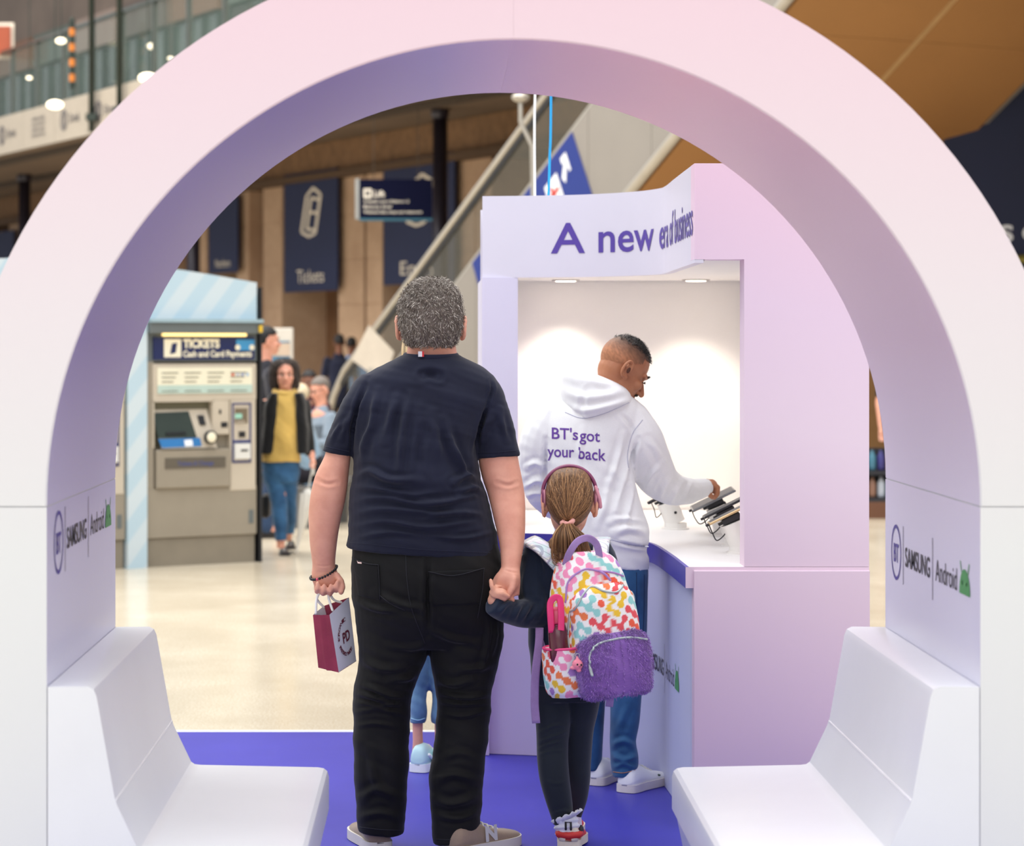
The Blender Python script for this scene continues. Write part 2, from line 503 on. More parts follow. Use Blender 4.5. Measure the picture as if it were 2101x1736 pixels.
def sheet_strip(outer, inner, z0, z1):
    n = len(outer); V = []
    for p, q in zip(outer, inner): V += [(p[0], p[1], z0), (q[0], q[1], z0), (q[0], q[1], z1), (p[0], p[1], z1)]
    Fc = []
    for i in range(n - 1):
        for j in range(4):
            k = (j + 1) % 4; Fc.append((4 * i + j, 4 * i + k, 4 * i + 4 + k, 4 * i + 4 + j))
    Fc += [(0, 1, 2, 3), (4 * n - 4, 4 * n - 3, 4 * n - 2, 4 * n - 1)]
    return V, Fc
if fin[3][0] < fas[3][0]: fin = offset_curve(fas, -0.03)
o = mk('fascia', sheet_strip(fas, fin, KZC - 0.012, KZT), FAS, kiosk); o.data.shade_smooth(); o.data.set_sharp_from_angle(angle=math.radians(40))
# arc length along the fascia, read from its left end towards the right
cum = [0.0]
rv = list(reversed(fas))
for p, q in zip(rv, rv[1:]): cum.append(cum[-1] + math.dist(p, q))
def on_curve(curve, cums, off):
    def fn(u, zz):
        u = max(0.0, min(cums[-1] - 1e-6, u))
        i = max(k for k in range(len(cums) - 1) if cums[k] <= u)
        a, b = np.array(curve[i]), np.array(curve[i + 1]); s = (u - cums[i]) / (cums[i + 1] - cums[i]); d = (b - a) / np.linalg.norm(b - a)
        p = a + (b - a) * s
        return (p[0] + d[1] * off, p[1] - d[0] * off, zz)
    return fn
ffn = on_curve(rv, cum, 0.002)
SGN = mat('sign_violet', (86, 64, 160), 0.45, var=0)
u0, u1 = 0.285, cum[-1] - 0.05
wrap('sign_letter', place2d(text2d('A new era of business', 0.012), u0, 2.052, u1, 0.128), ffn, SGN, o, [u0 + (u1 - u0) * k / 90 for k in range(1, 90)], True)
# ceiling with two downlights
mk('ceiling_panel', prism(list(fin) + [(0.20, KB - 0.06), (KR - 0.03, KB - 0.06), (KR - 0.03, KF + 0.12), (0.91, KF + 0.12)], KZC, KZC + 0.03, 'Z'), KW, kiosk)
mk('roof_panel', prism([(a, b) for a, b in fin] + [(0.20, KB - 0.06), (KR - 0.03, KB - 0.06), (KR - 0.03, KF + 0.12), (0.91, KF + 0.12)], KZT - 0.05, KZT - 0.03, 'Z'), KW, kiosk)
LAMP = mat('lamp_glow', (255, 240, 215), 0.4, var=0, emit=6.0)
for lx, ly in ((0.563, 10.80), (1.135, 10.75)):
    d = mk('downlight', lathe([(0.062, KZC - 0.006), (0.062, KZC - 0.0005), (0.045, KZC - 0.0005), (0.045, KZC - 0.006)], 28, (lx, ly, 0)), mat('chrome', (215, 212, 208), 0.25, 0.7), kiosk, True)
    mk('lamp_disc', lathe([(0.044, KZC - 0.0085), (0.044, KZC - 0.0062)], 28, (lx, ly, 0)), LAMP, d)
    l = bpy.data.lights.new('downlight_beam', 'SPOT'); l.energy = 24; l.spot_size = math.radians(100); l.spot_blend = 0.7; l.color = (1.0, 0.9, 0.76); l.shadow_soft_size = 0.04
    lo = bpy.data.objects.new('downlight_beam', l); COL.objects.link(lo); lo.location = (lx, ly, KZC - 0.02)
# left post
mk('post', box(0.178, 0.325, 10.0, KB, PZ, KZC - 0.012), mat('post_lilac', (216, 211, 234), 0.45, var=0.01), kiosk)
# counter
bas = [(0.857, KF + 0.05), (0.846, 8.6), (0.838, 8.85)] + [tuple(q) for q in spline([(0.832, 9.02), (0.815, 9.18), (0.76, 9.36), (0.62, 9.53), (0.42, 9.64), (0.194, 9.70)], 8)]
bin_ = offset_curve(bas, 0.03)
if bin_[1][0] < bas[1][0]: bin_ = offset_curve(bas, -0.03)
o = mk('counter_front', sheet_strip(bas, bin_, PZ, KCT - 0.07), LAV, kiosk); o.data.shade_smooth(); o.data.set_sharp_from_angle(angle=math.radians(40))
mk('base_end', box(0.178, 0.200, 9.66, KB, PZ, KCT - 0.07), LAV, kiosk)
rb = list(reversed(bas)); cb = [0.0]
for p, q in zip(rb, rb[1:]): cb.append(cb[-1] + math.dist(p, q))
bfn0 = on_curve(rb, cb, 0.002)
LB = 0.175
ub = cb[-1] - 1.25
logo_row(lambda u, v: bfn0(ub + u * 0.13, 0.485 + v * LB), o, [k * 0.2 for k in range(1, 40)])
for uu in (cb[-1] - 0.02, cb[-1] - 0.62):
    wrap('panel_joint', rect2d(uu, uu + 0.002, PZ + 0.02, 0.80), bfn0, mat('joint_lilac', (160, 158, 190), 0.6), o)
ctf = offset_curve(bas, -0.022 if bin_[1] == offset_curve(bas, 0.03)[1] else 0.022)
ctf[0] = (0.830, KF)
cti = offset_curve(ctf, 0.012 if bin_[1] == offset_curve(bas, 0.03)[1] else -0.012)
cti[0] = (0.842, KF)
BLU = mat('counter_edge_blue', (62, 54, 158), 0.4, var=0.05, vscale=2)
o = mk('counter_edge', sheet_strip(ctf, cti, KCT - 0.072, KCT - 0.0005), BLU, kiosk); o.data.shade_smooth(); o.data.set_sharp_from_angle(angle=math.radians(40))
mk('counter_end', box(0.8305, KR, KF - 0.001, KF + 0.02, KCT - 0.072, KCT - 0.001), PINK, kiosk)
mk('counter_top', prism(list(cti) + [(0.19, KB - 0.06), (KR - 0.07, KB - 0.06), (KR - 0.07, KF + 0.02)], KCT - 0.02, KCT, 'Z'), KW, kiosk)

# cables that come down to the kiosk roof
def cable(name, pts, r, mt, label):
    o = mk(name, tube([tuple(q) for q in spline(pts, 8)], r, 10), mt, smooth=True)
    return props(o, label, 'cable', 'cables hanging to the kiosk')
cable('white_cable', [(0.405, 10.25, KZT - 0.04), (0.403, 10.25, 2.6), (0.408, 10.25, 3.0), (0.405, 10.3, 4.5), (0.405, 10.3, 7.0)], 0.0055, mat('cable_white', (240, 240, 240), 0.4), 'white power cable dropping to the kiosk roof')
cable('blue_cable', [(0.462, 10.28, KZT - 0.04), (0.468, 10.28, 2.45), (0.474, 10.28, 2.8), (0.474, 10.3, 4.5), (0.474, 10.3, 7.0)], 0.0055, mat('cable_blue', (30, 160, 228), 0.4), 'bright blue power cable dropping to the kiosk roof')

# device stands on the counter
STW = mat('stand_white', (240, 236, 230), 0.35, var=0.01)
DBLK = mat('device_black', (28, 28, 32), 0.4)
def stand(loc, rz, devm, size, label, tilt=0.46, hand=False):
    e = thing('device_stand', loc, label, 'device stand', 'display stands on the kiosk counter', rz, True)
    mk('foot', lathe([(0.055, 0), (0.055, 0.006), (0.046, 0.008), (0.046, 0.026)], 24), STW, e, True).data.set_sharp_from_angle(angle=math.radians(35))
    st = []
    for i in range(9):
        s = i / 8; st.append(((0.0 - 0.035 * s), 0, 0.026 + 0.085 * s))
    mk('stem', tube(st, [0.042 + 0.004 * math.sin(i) * 0 for i in range(9)], 20, 'flat', up=(0, 1, 0)), STW, e, True).data.set_sharp_from_angle(angle=math.radians(35))
    mk('lock_hole', lathe([(0.006, 0), (0.006, 0.001)], 12), DBLK, e).matrix_local = Matrix.Translation((-0.006, -0.0435, 0.07)) @ Matrix.Rotation(PI / 2, 4, 'X')
    R = Matrix.Translation((-0.04, 0, 0.125)) @ Matrix.Rotation(-tilt, 4, 'Y')
    mk('mount', xf(join(box(-0.035, 0.035, -0.03, 0.03, -0.012, 0.012, 0.004), box(-0.028, 0.04, -0.024, 0.024, -0.022, -0.010, 0.003), box(-0.05, -0.03, -0.012, 0.012, -0.006, 0.004, 0.002)), R), DBLK, e)
    if devm:
        dl, dw = size
        d = mk('device', xf(box(-dl / 2, dl / 2, -dw / 2, dw / 2, 0.014, 0.0225, 0.003), R), devm, e)
        mk('screen', xf(box(-dl / 2 + 0.006, dl / 2 - 0.006, -dw / 2 + 0.005, dw / 2 - 0.005, 0.0222, 0.0232), R), mat('screen_dark', (78, 80, 84), 0.45, var=0), d)
        p0 = R @ Vector((-dl / 2, 0, 0.014)); p1 = R @ Vector((-0.03, 0, -0.01))
        mk('plug', xf(box(-dl / 2 - 0.012, -dl / 2 + 0.006, -0.008, 0.008, 0.011, 0.02, 0.002), R), DBLK, e)
    else:
        p0 = R @ Vector((-0.06, 0, 0.012)); p1 = R @ Vector((-0.03, 0, -0.015))
        mk('plug', xf(box(-0.075, 0.0, -0.011, 0.011, 0.008, 0.02, 0.004), R), DBLK, e)
    mk('cord', tube([tuple(q) for q in spline([p0, p0 + Vector((0.012, -0.01, -0.03)), (p0 + p1) / 2 + Vector((0.0, -0.015, -0.055)), p1 + Vector((0.002, -0.01, -0.03)), p1], 6)], 0.0022, 8), DBLK, e, True)
    return e
GREYT = mat('tablet_grey', (120, 122, 126), 0.3, 0.6, var=0.02)
GOLD = mat('phone_gold', (214, 186, 140), 0.3, 0.6, var=0.02)
stand((0.958, 9.86, KCT), 0.05, None, None, 'white stand with bare black holder, farthest left on the counter')
stand((1.122, 9.55, KCT), -0.06, GREYT, (0.185, 0.25), 'white stand holding the grey tablet under the fingers')
stand((1.105, 9.05, KCT), 0.0, mat('phone_black', (40, 40, 46), 0.3, 0.3, var=0.02), (0.165, 0.078), 'white stand holding a slim black phone, middle of the right row')
stand((1.085, 8.72, KCT), 0.0, GOLD, (0.16, 0.075), 'white stand holding a gold phone, nearest on the counter')

# ================================================================== station building behind
FO = Vector((-2.335, 44.4, 0)); FR = Vector((0.4636, -0.886, 0)); FN = Vector((-0.886, -0.4636, 0))
def FW(u, off, z): return FO + FR * u + FN * off + Vector((0, 0, z))
def fu(px, off=0.0):                             # place along the facade seen at column px
    k = (px - VX) / F; o = FO + FN * off
    return (k * o.y - o.x) / (FR.x - k * FR.y)
def fz(px, py, off=0.0):
    p = FW(fu(px, off), off, 0); return CZ - (py - VY) / F * p.y
def fbox(u0, u1, o0, o1, z0, z1):
    v = [FW(u, o, z) for z in (z0, z1) for o in (o0, o1) for u in (u0, u1)]
    return v, box(0, 1, 0, 1, 0, 1)[1]
m, t = custom('stone', 0.8)
nz = t.noise(0.9, 5); n2 = t.noise(9, 4)
t.base(t.mix(t.ramp(n2, [(0.35, (0, 0, 0)), (0.7, (140, 140, 140))]), t.ramp(nz, [(0.3, (178, 146, 118)), (0.7, (208, 176, 146))]), lin((166, 134, 106))))
STONE = MATS['stone']
STD = mat('stone_dark', (120, 86, 58), 0.85, var=0.15, vscale=2)
CONC = mat('soffit_brown', (112, 94, 78), 0.8, var=0.15, vscale=0.6)
NAVY = mat('banner_navy', (30, 40, 78), 0.7, var=0.08, vscale=1)
CREAM = mat('sign_cream', (232, 222, 206), 0.7, var=0)
wallb = props(mk('wall_back', fbox(-60, 26, -1.2, -0.9, 0, 22), STD, origin=(0, 44, 0)), kind='structure')
# pilasters, one after the other
pil = [(-400, -330), (-250, -190), (-120, -60), (20, 60), (100, 150), (250, 300), (395, 425), (488, 512), (524, 538), (542, 580), (696, 748), (754, 786), (934, 1010), (1150, 1260), (1500, 1620)]
pt = thing('facade_pilasters', tuple(FW(0, -0.5, 0)), 'tan stone pilasters of the station building behind the banners', 'pilasters', kind='structure')
for a, b in pil:
    ua, ub = fu(a), fu(b)
    p = mk('pilaster', fbox(ua, ub, -0.9, 0.0 if b - a > 20 else -0.25, 0, 4.66), STONE, pt)
    zz = 0.0
    for k in range(6):
        mk('stone_course', fbox(ua - 0.004, ub + 0.004, -0.88, (0.0 if b - a > 20 else -0.25) + 0.015, zz + 0.02, min(zz + 0.78, 4.655)), STONE, p); zz += 0.79
o = mk('entablature', fbox(-60, 26, -0.9, 0.12, 4.66, 5.29), mat('entablature_stone', (132, 100, 70), 0.8, var=0.2, vscale=5, bump=0.5, bscale=12, bdist=0.05), pt)
mk('cornice', fbox(-60, 26, -0.9, 0.26, 4.62, 4.74), mat('cornice_dark', (88, 66, 46), 0.8), o)
# doorways
GLD = mat('door_glass_olive', (62, 58, 38), 0.12, var=0.2, vscale=2)
for k, (a, b, lab) in enumerate(((620, 692, 'olive glass doorway under the Tickets banner'), (840, 925, 'olive glass doorway behind the escalator'), (428, 486, 'dark glass doorway left of the Tickets banner'), (150, 245, 'far glass doorway at the left end'))):
    d = thing('door_%d' % (k + 1), tuple(FW(fu((a + b) / 2), -0.8, 0)), lab, 'doorway', kind='structure')
    mk('glass', fbox(fu(a), fu(b), -0.80, -0.76, 0, 3.4), GLD, d)
    mk('glass_band', fbox(fu(a) + 0.05, fu(b) - 0.02, -0.755, -0.75, fz(650, 733, -0.75), fz(650, 724, -0.75)), mat('band_cyan', (50, 130, 170), 0.5), d)
    mk('door_frame', fbox(fu(a) - 0.06, fu(a), -0.84, -0.7, 0, 3.45), STD, d)
    mk('door_frame', fbox(fu(b), fu(b) + 0.06, -0.84, -0.7, 0, 3.45), STD, d)
def ffn_(px0, off):
    u0 = fu(px0, off)
    return lambda u, z: FW(u0 + u, off, z)
# banners
def banner(px0, px1, py_top, py_bot, word, label, icon=True, size=None):
    pc = (px0 + px1) / 2; off = 0.16
    ua, ub = fu(px0, off), fu(px1, off); z0, z1 = fz(pc, py_bot, off), fz(pc, py_top, off)
    e = thing('banner', tuple(FW((ua + ub) / 2, off, z0)), label, 'banner', 'navy banners hung between the pilasters')
    mk('cloth', fbox(ua, ub, off - 0.03, off, z0, z1), NAVY, e)
    W_ = ub - ua
    fn = lambda u, v: FW(ua + u * W_, off + 0.006, z0 + v * (z1 - z0))
    if word: wrap('lettering', place2d(text2d(word, 0.0), 0.25, 0.075, 0.76, 0.115), fn, CREAM, e)
    if icon:
        ic = [((0.42, 0.85), (0.60, 0.88), (0.70, 0.83), (0.55, 0.45), (0.48, 0.42), (0.32, 0.47))]
        def line(a, b, th=0.013):
            a, b = np.array(a), np.array(b); d = (b - a) / np.linalg.norm(b - a); n = np.array((-d[1] * 1.9, d[0])) * th
            return poly2d([tuple(a + n), tuple(b + n), tuple(b - n), tuple(a - n)])
        pts = [(0.44, 0.80), (0.56, 0.86), (0.70, 0.80), (0.60, 0.48), (0.48, 0.46), (0.34, 0.50), (0.44, 0.80)]
        for a, b in list(zip(pts, pts[1:])) + [((0.52, 0.78), (0.44, 0.52)), ((0.52, 0.78), (0.66, 0.76)), ((0.44, 0.52), (0.59, 0.51)), ((0.49, 0.66), (0.63, 0.65))]:
            wrap('ticket_symbol_line', line(a, b), fn, CREAM, e)
    return e
banner(583, 692, 352, 598, 'Tickets', 'navy banner reading Tickets with a white ticket symbol')
banner(787, 932, 322, 582, 'Entry', 'navy banner behind the hanging Lift sign')
banner(428, 487, 405, 560, 'Northern', 'narrow navy banner beside the striped machine header', False)
banner(160, 240, 470, 600, None, 'far navy banner behind the left leg of the arch', False)
banner(-60, 28, 478, 552, None, 'small navy sign at the left edge of the view', False)
# dark columns
COLM = mat('column_dark', (44, 40, 52), 0.35, 0.2)
def column(px, py_top, d, r, label, z1=5.29):
    p = at(px, 706, d)
    e = thing('column', (p.x, p.y, 0), label, 'column', 'dark columns under the gallery')
    mk('shaft', lathe([(r, 0.25), (r, z1 - 0.1)], 24, (p.x, p.y, 0)), COLM, e, True)
    mk('base', lathe([(r * 1.35, 0.0), (r * 1.35, 0.2), (r * 1.05, 0.26)], 24, (p.x, p.y, 0)), COLM, e)
    mk('collar', lathe([(r * 1.02, z1 - 0.14), (r * 1.25, z1 - 0.05), (r * 1.25, z1)], 24, (p.x, p.y, 0)), COLM, e)
column(903, 235, 37.5, 0.115, 'dark round column beside the Lift sign')
column(397, 500, 45.0, 0.12, 'dark column above the ticket machine header')
column(50, 390, 52.0, 0.13, 'dark column left of the arch')
# gallery above
gal = thing('gallery', tuple(FW(-4, 4, 5.3)), 'upper gallery with pale fascia and glass balustrade at top left', 'gallery', kind='structure')
mk('gallery_soffit', fbox(-60, 26, -0.9, 4.30, 5.30, 5.44), CONC, gal)
mk('gallery_beam', fbox(-60, 26, 1.6, 1.9, 5.22, 5.31), mat('beam_dark', (70, 58, 48), 0.8), gal)
mk('gallery_beam', fbox(-60, 26, 3.7, 3.95, 5.22, 5.31), MATS['beam_dark'], gal)
FASC = mat('gallery_fascia', (176, 166, 152), 0.6, var=0.05)
off = 4.33
def gfz(py, px=190): return fz(px, py, off)
zt = 6.02
edges = [-40, -28, -20, -16, -12.8, -10.6, -8.8, -7.0, -5.2, -3.4, -1.6, 0.2, 2, 6, 12, 26]
logoC = mat('fascia_mark', (104, 100, 102), 0.7, var=0)
for i, (a, b) in enumerate(zip(edges, edges[1:])):
    p = mk('fascia_panel', fbox(a + 0.012, b - 0.012, off - 0.05, off, 5.30, zt), FASC, gal)
    if -17 < a < 1:
        c = (a + b) / 2 - 0.35
        fn = lambda u, v, c=c: FW(c + u, off + 0.008, 5.66 + v)
        if i % 3 == 0:
            for r in range(4): wrap('fascia_text', place2d(text2d('SHOPS AND FOOD' if r % 2 else 'UPPER LEVEL', 0.02), 0, 0.12 - r * 0.1, 0.75, 0.06), fn, logoC, p)
        else:
            wrap('fascia_ring', ring2d(0, 0, 0.13, 0.19, 24), fn, logoC, p)
            wrap('fascia_bar', rect2d(-0.05, 0.05, -0.11, 0.11), fn, logoC, p)
            wrap('fascia_text', place2d(text2d('Shop' if i % 2 else 'Drink', 0.01), 0.3, -0.07, 0.85, 0.16), fn, logoC, p)
m, t = custom('gallery_glass', 0.05)
t.b.inputs['Alpha'].default_value = 0.14
t.b.inputs['Base Color'].default_value = lin((120, 140, 132))
for i in range(-22, 10):
    g = mk('glass_pane', fbox(i * 1.5 + 0.03, i * 1.5 + 1.47, 4.16, 4.18, zt, zt + 1.25), MATS['gallery_glass'], gal)
    mk('glass_clamp', fbox(i * 1.5 - 0.03, i * 1.5 + 0.03, 4.13, 4.21, zt - 0.02, zt + 1.27), mat('clamp_steel', (110, 116, 112), 0.3, 0.7), gal)
mk('gallery_rail', fbox(-34, 15, 4.12, 4.22, zt + 1.25, zt + 1.30), MATS['clamp_steel'], gal)
# things on the gallery level: shop fronts with lit windows and mullions
UW = mat('upper_wall', (112, 98, 88), 0.8, var=0.2, vscale=0.7)
mk('upper_wall', fbox(-60, 26, -0.9, -0.5, 5.44, 22), UW, gal)
UWL = mat('upper_shop_window', (74, 84, 78), 0.15, var=0.5, vscale=1.5)
for i, u in enumerate(range(-26, 8, 3)):
    w_ = mk('shop_window', fbox(u + 0.2, u + 2.7, -0.5, -0.44, 5.6, 8.4), UWL, gal)
    for k in range(4): mk('mullion', fbox(u + 0.2 + k * 0.82, u + 0.26 + k * 0.82, -0.44, -0.36, 5.6, 8.4), mat('mullion_green', (42, 52, 46), 0.5), w_)
    mk('transom', fbox(u + 0.2, u + 2.7, -0.44, -0.36, 7.4, 7.46), MATS['mullion_green'], w_)
    mk('shop_fascia', fbox(u + 0.1, u + 2.8, -0.5, -0.3, 8.45, 9.2), mat('shop_sign_%d' % (i % 4), [(150, 130, 118), (96, 82, 74), (120, 84, 60), (86, 94, 84)][i % 4], 0.6), gal)
LIT = mat('lit_display', (176, 206, 208), 0.5, var=0.4, vscale=2, emit=0.35)
for i, (u, wd_, z0_, h_) in enumerate(((-15.2, 0.9, 5.8, 0.9), (-13.6, 0.5, 5.8, 0.7), (-12.2, 1.0, 5.7, 1.0), (-10.4, 1.4, 5.9, 0.6), (-8.3, 0.8, 5.8, 1.0), (-6.6, 1.2, 5.9, 0.8), (-4.6, 0.6, 5.8, 1.2), (-3.2, 1.0, 5.9, 0.7), (-1.4, 0.7, 6.0, 1.6), (0.4, 0.9, 5.8, 1.0))):
    mk('lit_display', fbox(u, u + wd_, 0.6, 0.9, z0_, z0_ + h_), LIT, gal)
    mk('display_top', fbox(u - 0.05, u + wd_ + 0.05, 0.55, 0.95, z0_ + h_, z0_ + h_ + 0.3), mat('display_dark', (46, 42, 38), 0.6), gal)
PST = mat('post_green', (36, 46, 40), 0.4, 0.3)
for px, lab in ((188, 'dark green steel post crossing the gallery fascia'), (245, 'dark green steel post nearer the arch')):
    d = (FO + FN * 4.45 + FR * fu(px, 4.45)).y; p = at(px, 700, d)
    e = thing('gallery_post', (p.x, p.y, 5.3), lab, 'post', 'green posts on the gallery')
    mk('shaft', lathe([(0.05, 5.31), (0.05, 16)], 16, (p.x, p.y, 0)), PST, e, True)
    mk('bracket', box(p.x - 0.09, p.x + 0.09, p.y - 0.09, p.y + 0.2, 5.5, 5.62), PST, e)
YEL = mat('chain_orange', (190, 110, 30), 0.6)
p = at(148, 100, 41.5)
e = thing('hazard_pole', (p.x, p.y, 6.0), 'orange and dark banded pole on the gallery', 'pole')
for k in range(9):
    mk('band', lathe([(0.05, 6.02 + k * 0.13), (0.05, 6.02 + k * 0.13 + 0.125)], 12, (p.x, p.y, 0)), YEL if k % 2 else PST, e)
mk('cap', lathe([(0.05, 7.19), (0.02, 7.25)], 12, (p.x, p.y, 0)), PST, e)
for px, py, d, rr, lab in ((113, 215, 40.6, 0.14, 'bright globe lamp low over the gallery rail'), (303, 160, 39.5, 0.15, 'bright globe lamp beside the arch'), (125, 84, 42.5, 0.09, 'small globe lamp above the orange pole'), (312, 95, 40.5, 0.09, 'small greenish globe lamp by the arch'), (350, 120, 42.0, 0.05, 'tiny globe lamp nearest the arch'), (60, 160, 43, 0.05, 'tiny globe lamp at the far left')):
    p = at(px, py, d)
    e = thing('globe_lamp', tuple(p), lab, 'lamp', 'lamps hanging over the gallery')
    mk('globe', ell(p, (rr, rr, rr * 0.55)), mat('globe_glow', (255, 240, 208), 0.4, var=0, emit=2.5), e, True)
    mk('cord', tube([p + Vector((0, 0, rr * 0.5)), p + Vector((0, 0, 3.2))], 0.008, 6), PST, e)
# red sign on the far left top
p = at(4, 85, 47)
e = thing('shop_sign', tuple(p), 'rust red shop sign at the top left corner', 'sign')
mk('board', box(p.x - 1.2, p.x + 0.16, p.y, p.y + 0.1, p.z - 0.25, p.z + 0.3), mat('rust_red', (150, 66, 34), 0.6), e)
mk('sign_frame', box(p.x - 1.25, p.x + 0.21, p.y + 0.1, p.y + 0.16, p.z - 0.32, p.z + 0.37), CREAM, e)
# ceiling spots under the gallery
for px, py in ((780, 284), (985, 250), (615, 313), (480, 350)):
    d = 3.60 * F / (VY - py); p = at(px, py, d)
    o = mk('soffit_lamp', lathe([(0.13, 5.292), (0.13, 5.275), (0.1, 5.27)], 20, (p.x, p.y, 0)), mat('soffit_lamp', (235, 215, 180), 0.4, var=0, emit=1.2), gal)

# hanging sign
sg = at(812, 408, 33.0); wS = 150 / F * 33; hS = 80 / F * 33
e = thing('lift_sign', (sg.x, sg.y, sg.z - hS / 2), 'navy hanging sign reading Lift beside the dark column', 'sign')
mk('board', box(sg.x - wS / 2, sg.x + wS / 2, sg.y, sg.y + 0.12, sg.z - hS / 2, sg.z + hS / 2), mat('lift_navy', (8, 11, 38), 0.8, var=0.02, spec=0.1), e)
mk('side_edge', box(sg.x - wS / 2 - 0.055, sg.x - wS / 2, sg.y, sg.y + 0.12, sg.z - hS / 2 - 0.01, sg.z + hS / 2 + 0.01), mat('sign_steel', (150, 150, 146), 0.4, 0.5), e)
mk('base_edge', box(sg.x - wS / 2, sg.x + wS / 2, sg.y, sg.y + 0.12, sg.z - hS / 2 - 0.03, sg.z - hS / 2), mat('sign_teal', (30, 90, 110), 0.5), e)
fn = lambda u, v: (sg.x - wS / 2 + u * wS, sg.y - 0.004, sg.z - hS / 2 + v * hS)
wrap('lift_symbol', rect2d(0.06, 0.17, 0.52, 0.76), fn, CREAM, e)
wrap('lift_symbol_mark', rect2d(0.09, 0.14, 0.58, 0.70), lambda u, v: (sg.x - wS / 2 + u * wS, sg.y - 0.006, sg.z - hS / 2 + v * hS), MATS['lift_navy'], e)
wrap('lettering', place2d(text2d('Lift', 0.02), 0.20, 0.55, 0.35, 0.17), fn, CREAM, e)
for k, (tx, x1) in enumerate((('Accessible route to Platforms 1-2', 0.68), ('Balcony level', 0.44), ('Waterloo East, shops and restaurants', 0.86))):
    wrap('lettering', place2d(text2d(tx, 0.01), 0.06, 0.40 - k * 0.135, x1, 0.075), fn, CREAM, e)
for dx in (-0.3, 0.3):
    mk('hanger', tube([(sg.x + dx, sg.y + 0.06, sg.z + hS / 2), (sg.x + dx, sg.y + 0.06, 5.3)], 0.005, 8), MATS['beam_dark'], e)

# ================================================================== escalator
EO = Vector((-1.32, 33.0, 1.22)); ED = Vector((0.523, -1.0, 0.675)); EW = Vector((0.886, 0.4634, 0))
def ES(u, dz, wv=0.0): return EO + ED * u + Vector((0, 0, dz)) + EW * wv
def eslab(u0, u1, dz0, dz1, w0, w1):
    v = [ES(u, dz, ww) for dz in (dz0, dz1) for ww in (w0, w1) for u in (u0, u1)]
    return v, box(0, 1, 0, 1, 0, 1)[1]
esc = thing('escalator', (EO.x, EO.y, 0), 'double escalator with glass sides and grey cladding rising to the right', 'escalator')
STEEL = mat('esc_steel', (176, 170, 160), 0.35, 0.5, var=0.05)
CLAD = mat('esc_cladding', (140, 134, 127), 0.5, 0.2, var=0.05, vscale=0.8)
UND = mat('esc_underside', (164, 118, 70), 0.6, var=0.06, vscale=0.5)
RUB = mat('esc_rubber', (34, 32, 32), 0.5)
m, t = custom('esc_glass', 0.05); t.b.inputs['Alpha'].default_value = 0.30; t.b.inputs['Base Color'].default_value = lin((96, 92, 80))
WT = 3.74
for wv in (0.0, 1.72, 2.02, WT):
    mk('handrail', tube([ES(-0.35, -0.28, wv), ES(-0.2, -0.10, wv), ES(0.1, 0.04, wv), ES(16, 0.0, wv)], 0.045, 10), RUB if wv > 0 else STEEL, esc, True)
    mk('rail_base', eslab(0.0, 16, -0.12, -0.045, wv - 0.02, wv + 0.02), RUB, esc)
    mk('lower_rail', eslab(0.0, 16, -0.83, -0.77, wv - 0.03, wv + 0.03), STEEL, esc)
    for k in range(10):
        mk('glass_pane', eslab(0.2 + k * 1.6, 1.77 + k * 1.6, -0.77, -0.12, wv - 0.008, wv + 0.008), MATS['esc_glass'], esc)
for k in range(14):
    mk('cladding_panel', eslab(0.0 + k * 1.16, 1.152 + k * 1.16, -2.33, -0.83, -0.05, 0.0), CLAD, esc)
    mk('cladding_panel', eslab(0.0 + k * 1.16, 1.152 + k * 1.16, -2.33, -0.83, WT, WT + 0.05), CLAD, esc)
mk('bottom_rail', tube([ES(0, -2.33, -0.05), ES(16, -2.33, -0.05)], 0.06, 8), STEEL, esc)
for side in (0.03, 1.90):
    for k in range(16):
        mk('underside_panel', eslab(k * 1.1, 1.093 + k * 1.1, -2.37, -2.30, side, side + 1.78), UND, esc)
mk('underside_strip', eslab(0, 16, -2.36, -2.31, 1.815, 1.895), mat('strip_tan', (186, 150, 104), 0.5), esc)
for side in (0.05, 2.05):
    for k in range(40): mk('step', fbox(0, 1, 0, 1, 0, 1) if False else (lambda a: ([a[0] + EW * q + Vector((0, 0, z)) + ED.xy.to_3d() * d for z in (0, 0.24) for q in (0, 1.62) for d in (0, 0.4)], box(0, 1, 0, 1, 0, 1)[1]))([ES(0.4 * k, -1.55, side)]), RUB, esc)
# supporting wall under the far end of the underside
b0, b1 = ES(7.55, -2.37, 2.2), ES(7.55, -2.37, WT)
mk('support_wall', ([(b0.x, b0.y, 0), (b1.x, b1.y, 0), (b1.x, b1.y, b1.z + 0.02), (b0.x, b0.y, b0.z + 0.02)] + [(p[0] + 0.2, p[1] + 0.12, p[2]) for p in ((b0.x, b0.y, 0), (b1.x, b1.y, 0), (b1.x, b1.y, b1.z), (b0.x, b0.y, b0.z))], box(0, 1, 0, 1, 0, 1)[1][:0] + [(0, 1, 2, 3), (4, 5, 6, 7), (0, 1, 5, 4), (2, 3, 7, 6), (0, 3, 7, 4), (1, 2, 6, 5)]), mat('support_tan', (150, 112, 70), 0.6), esc)
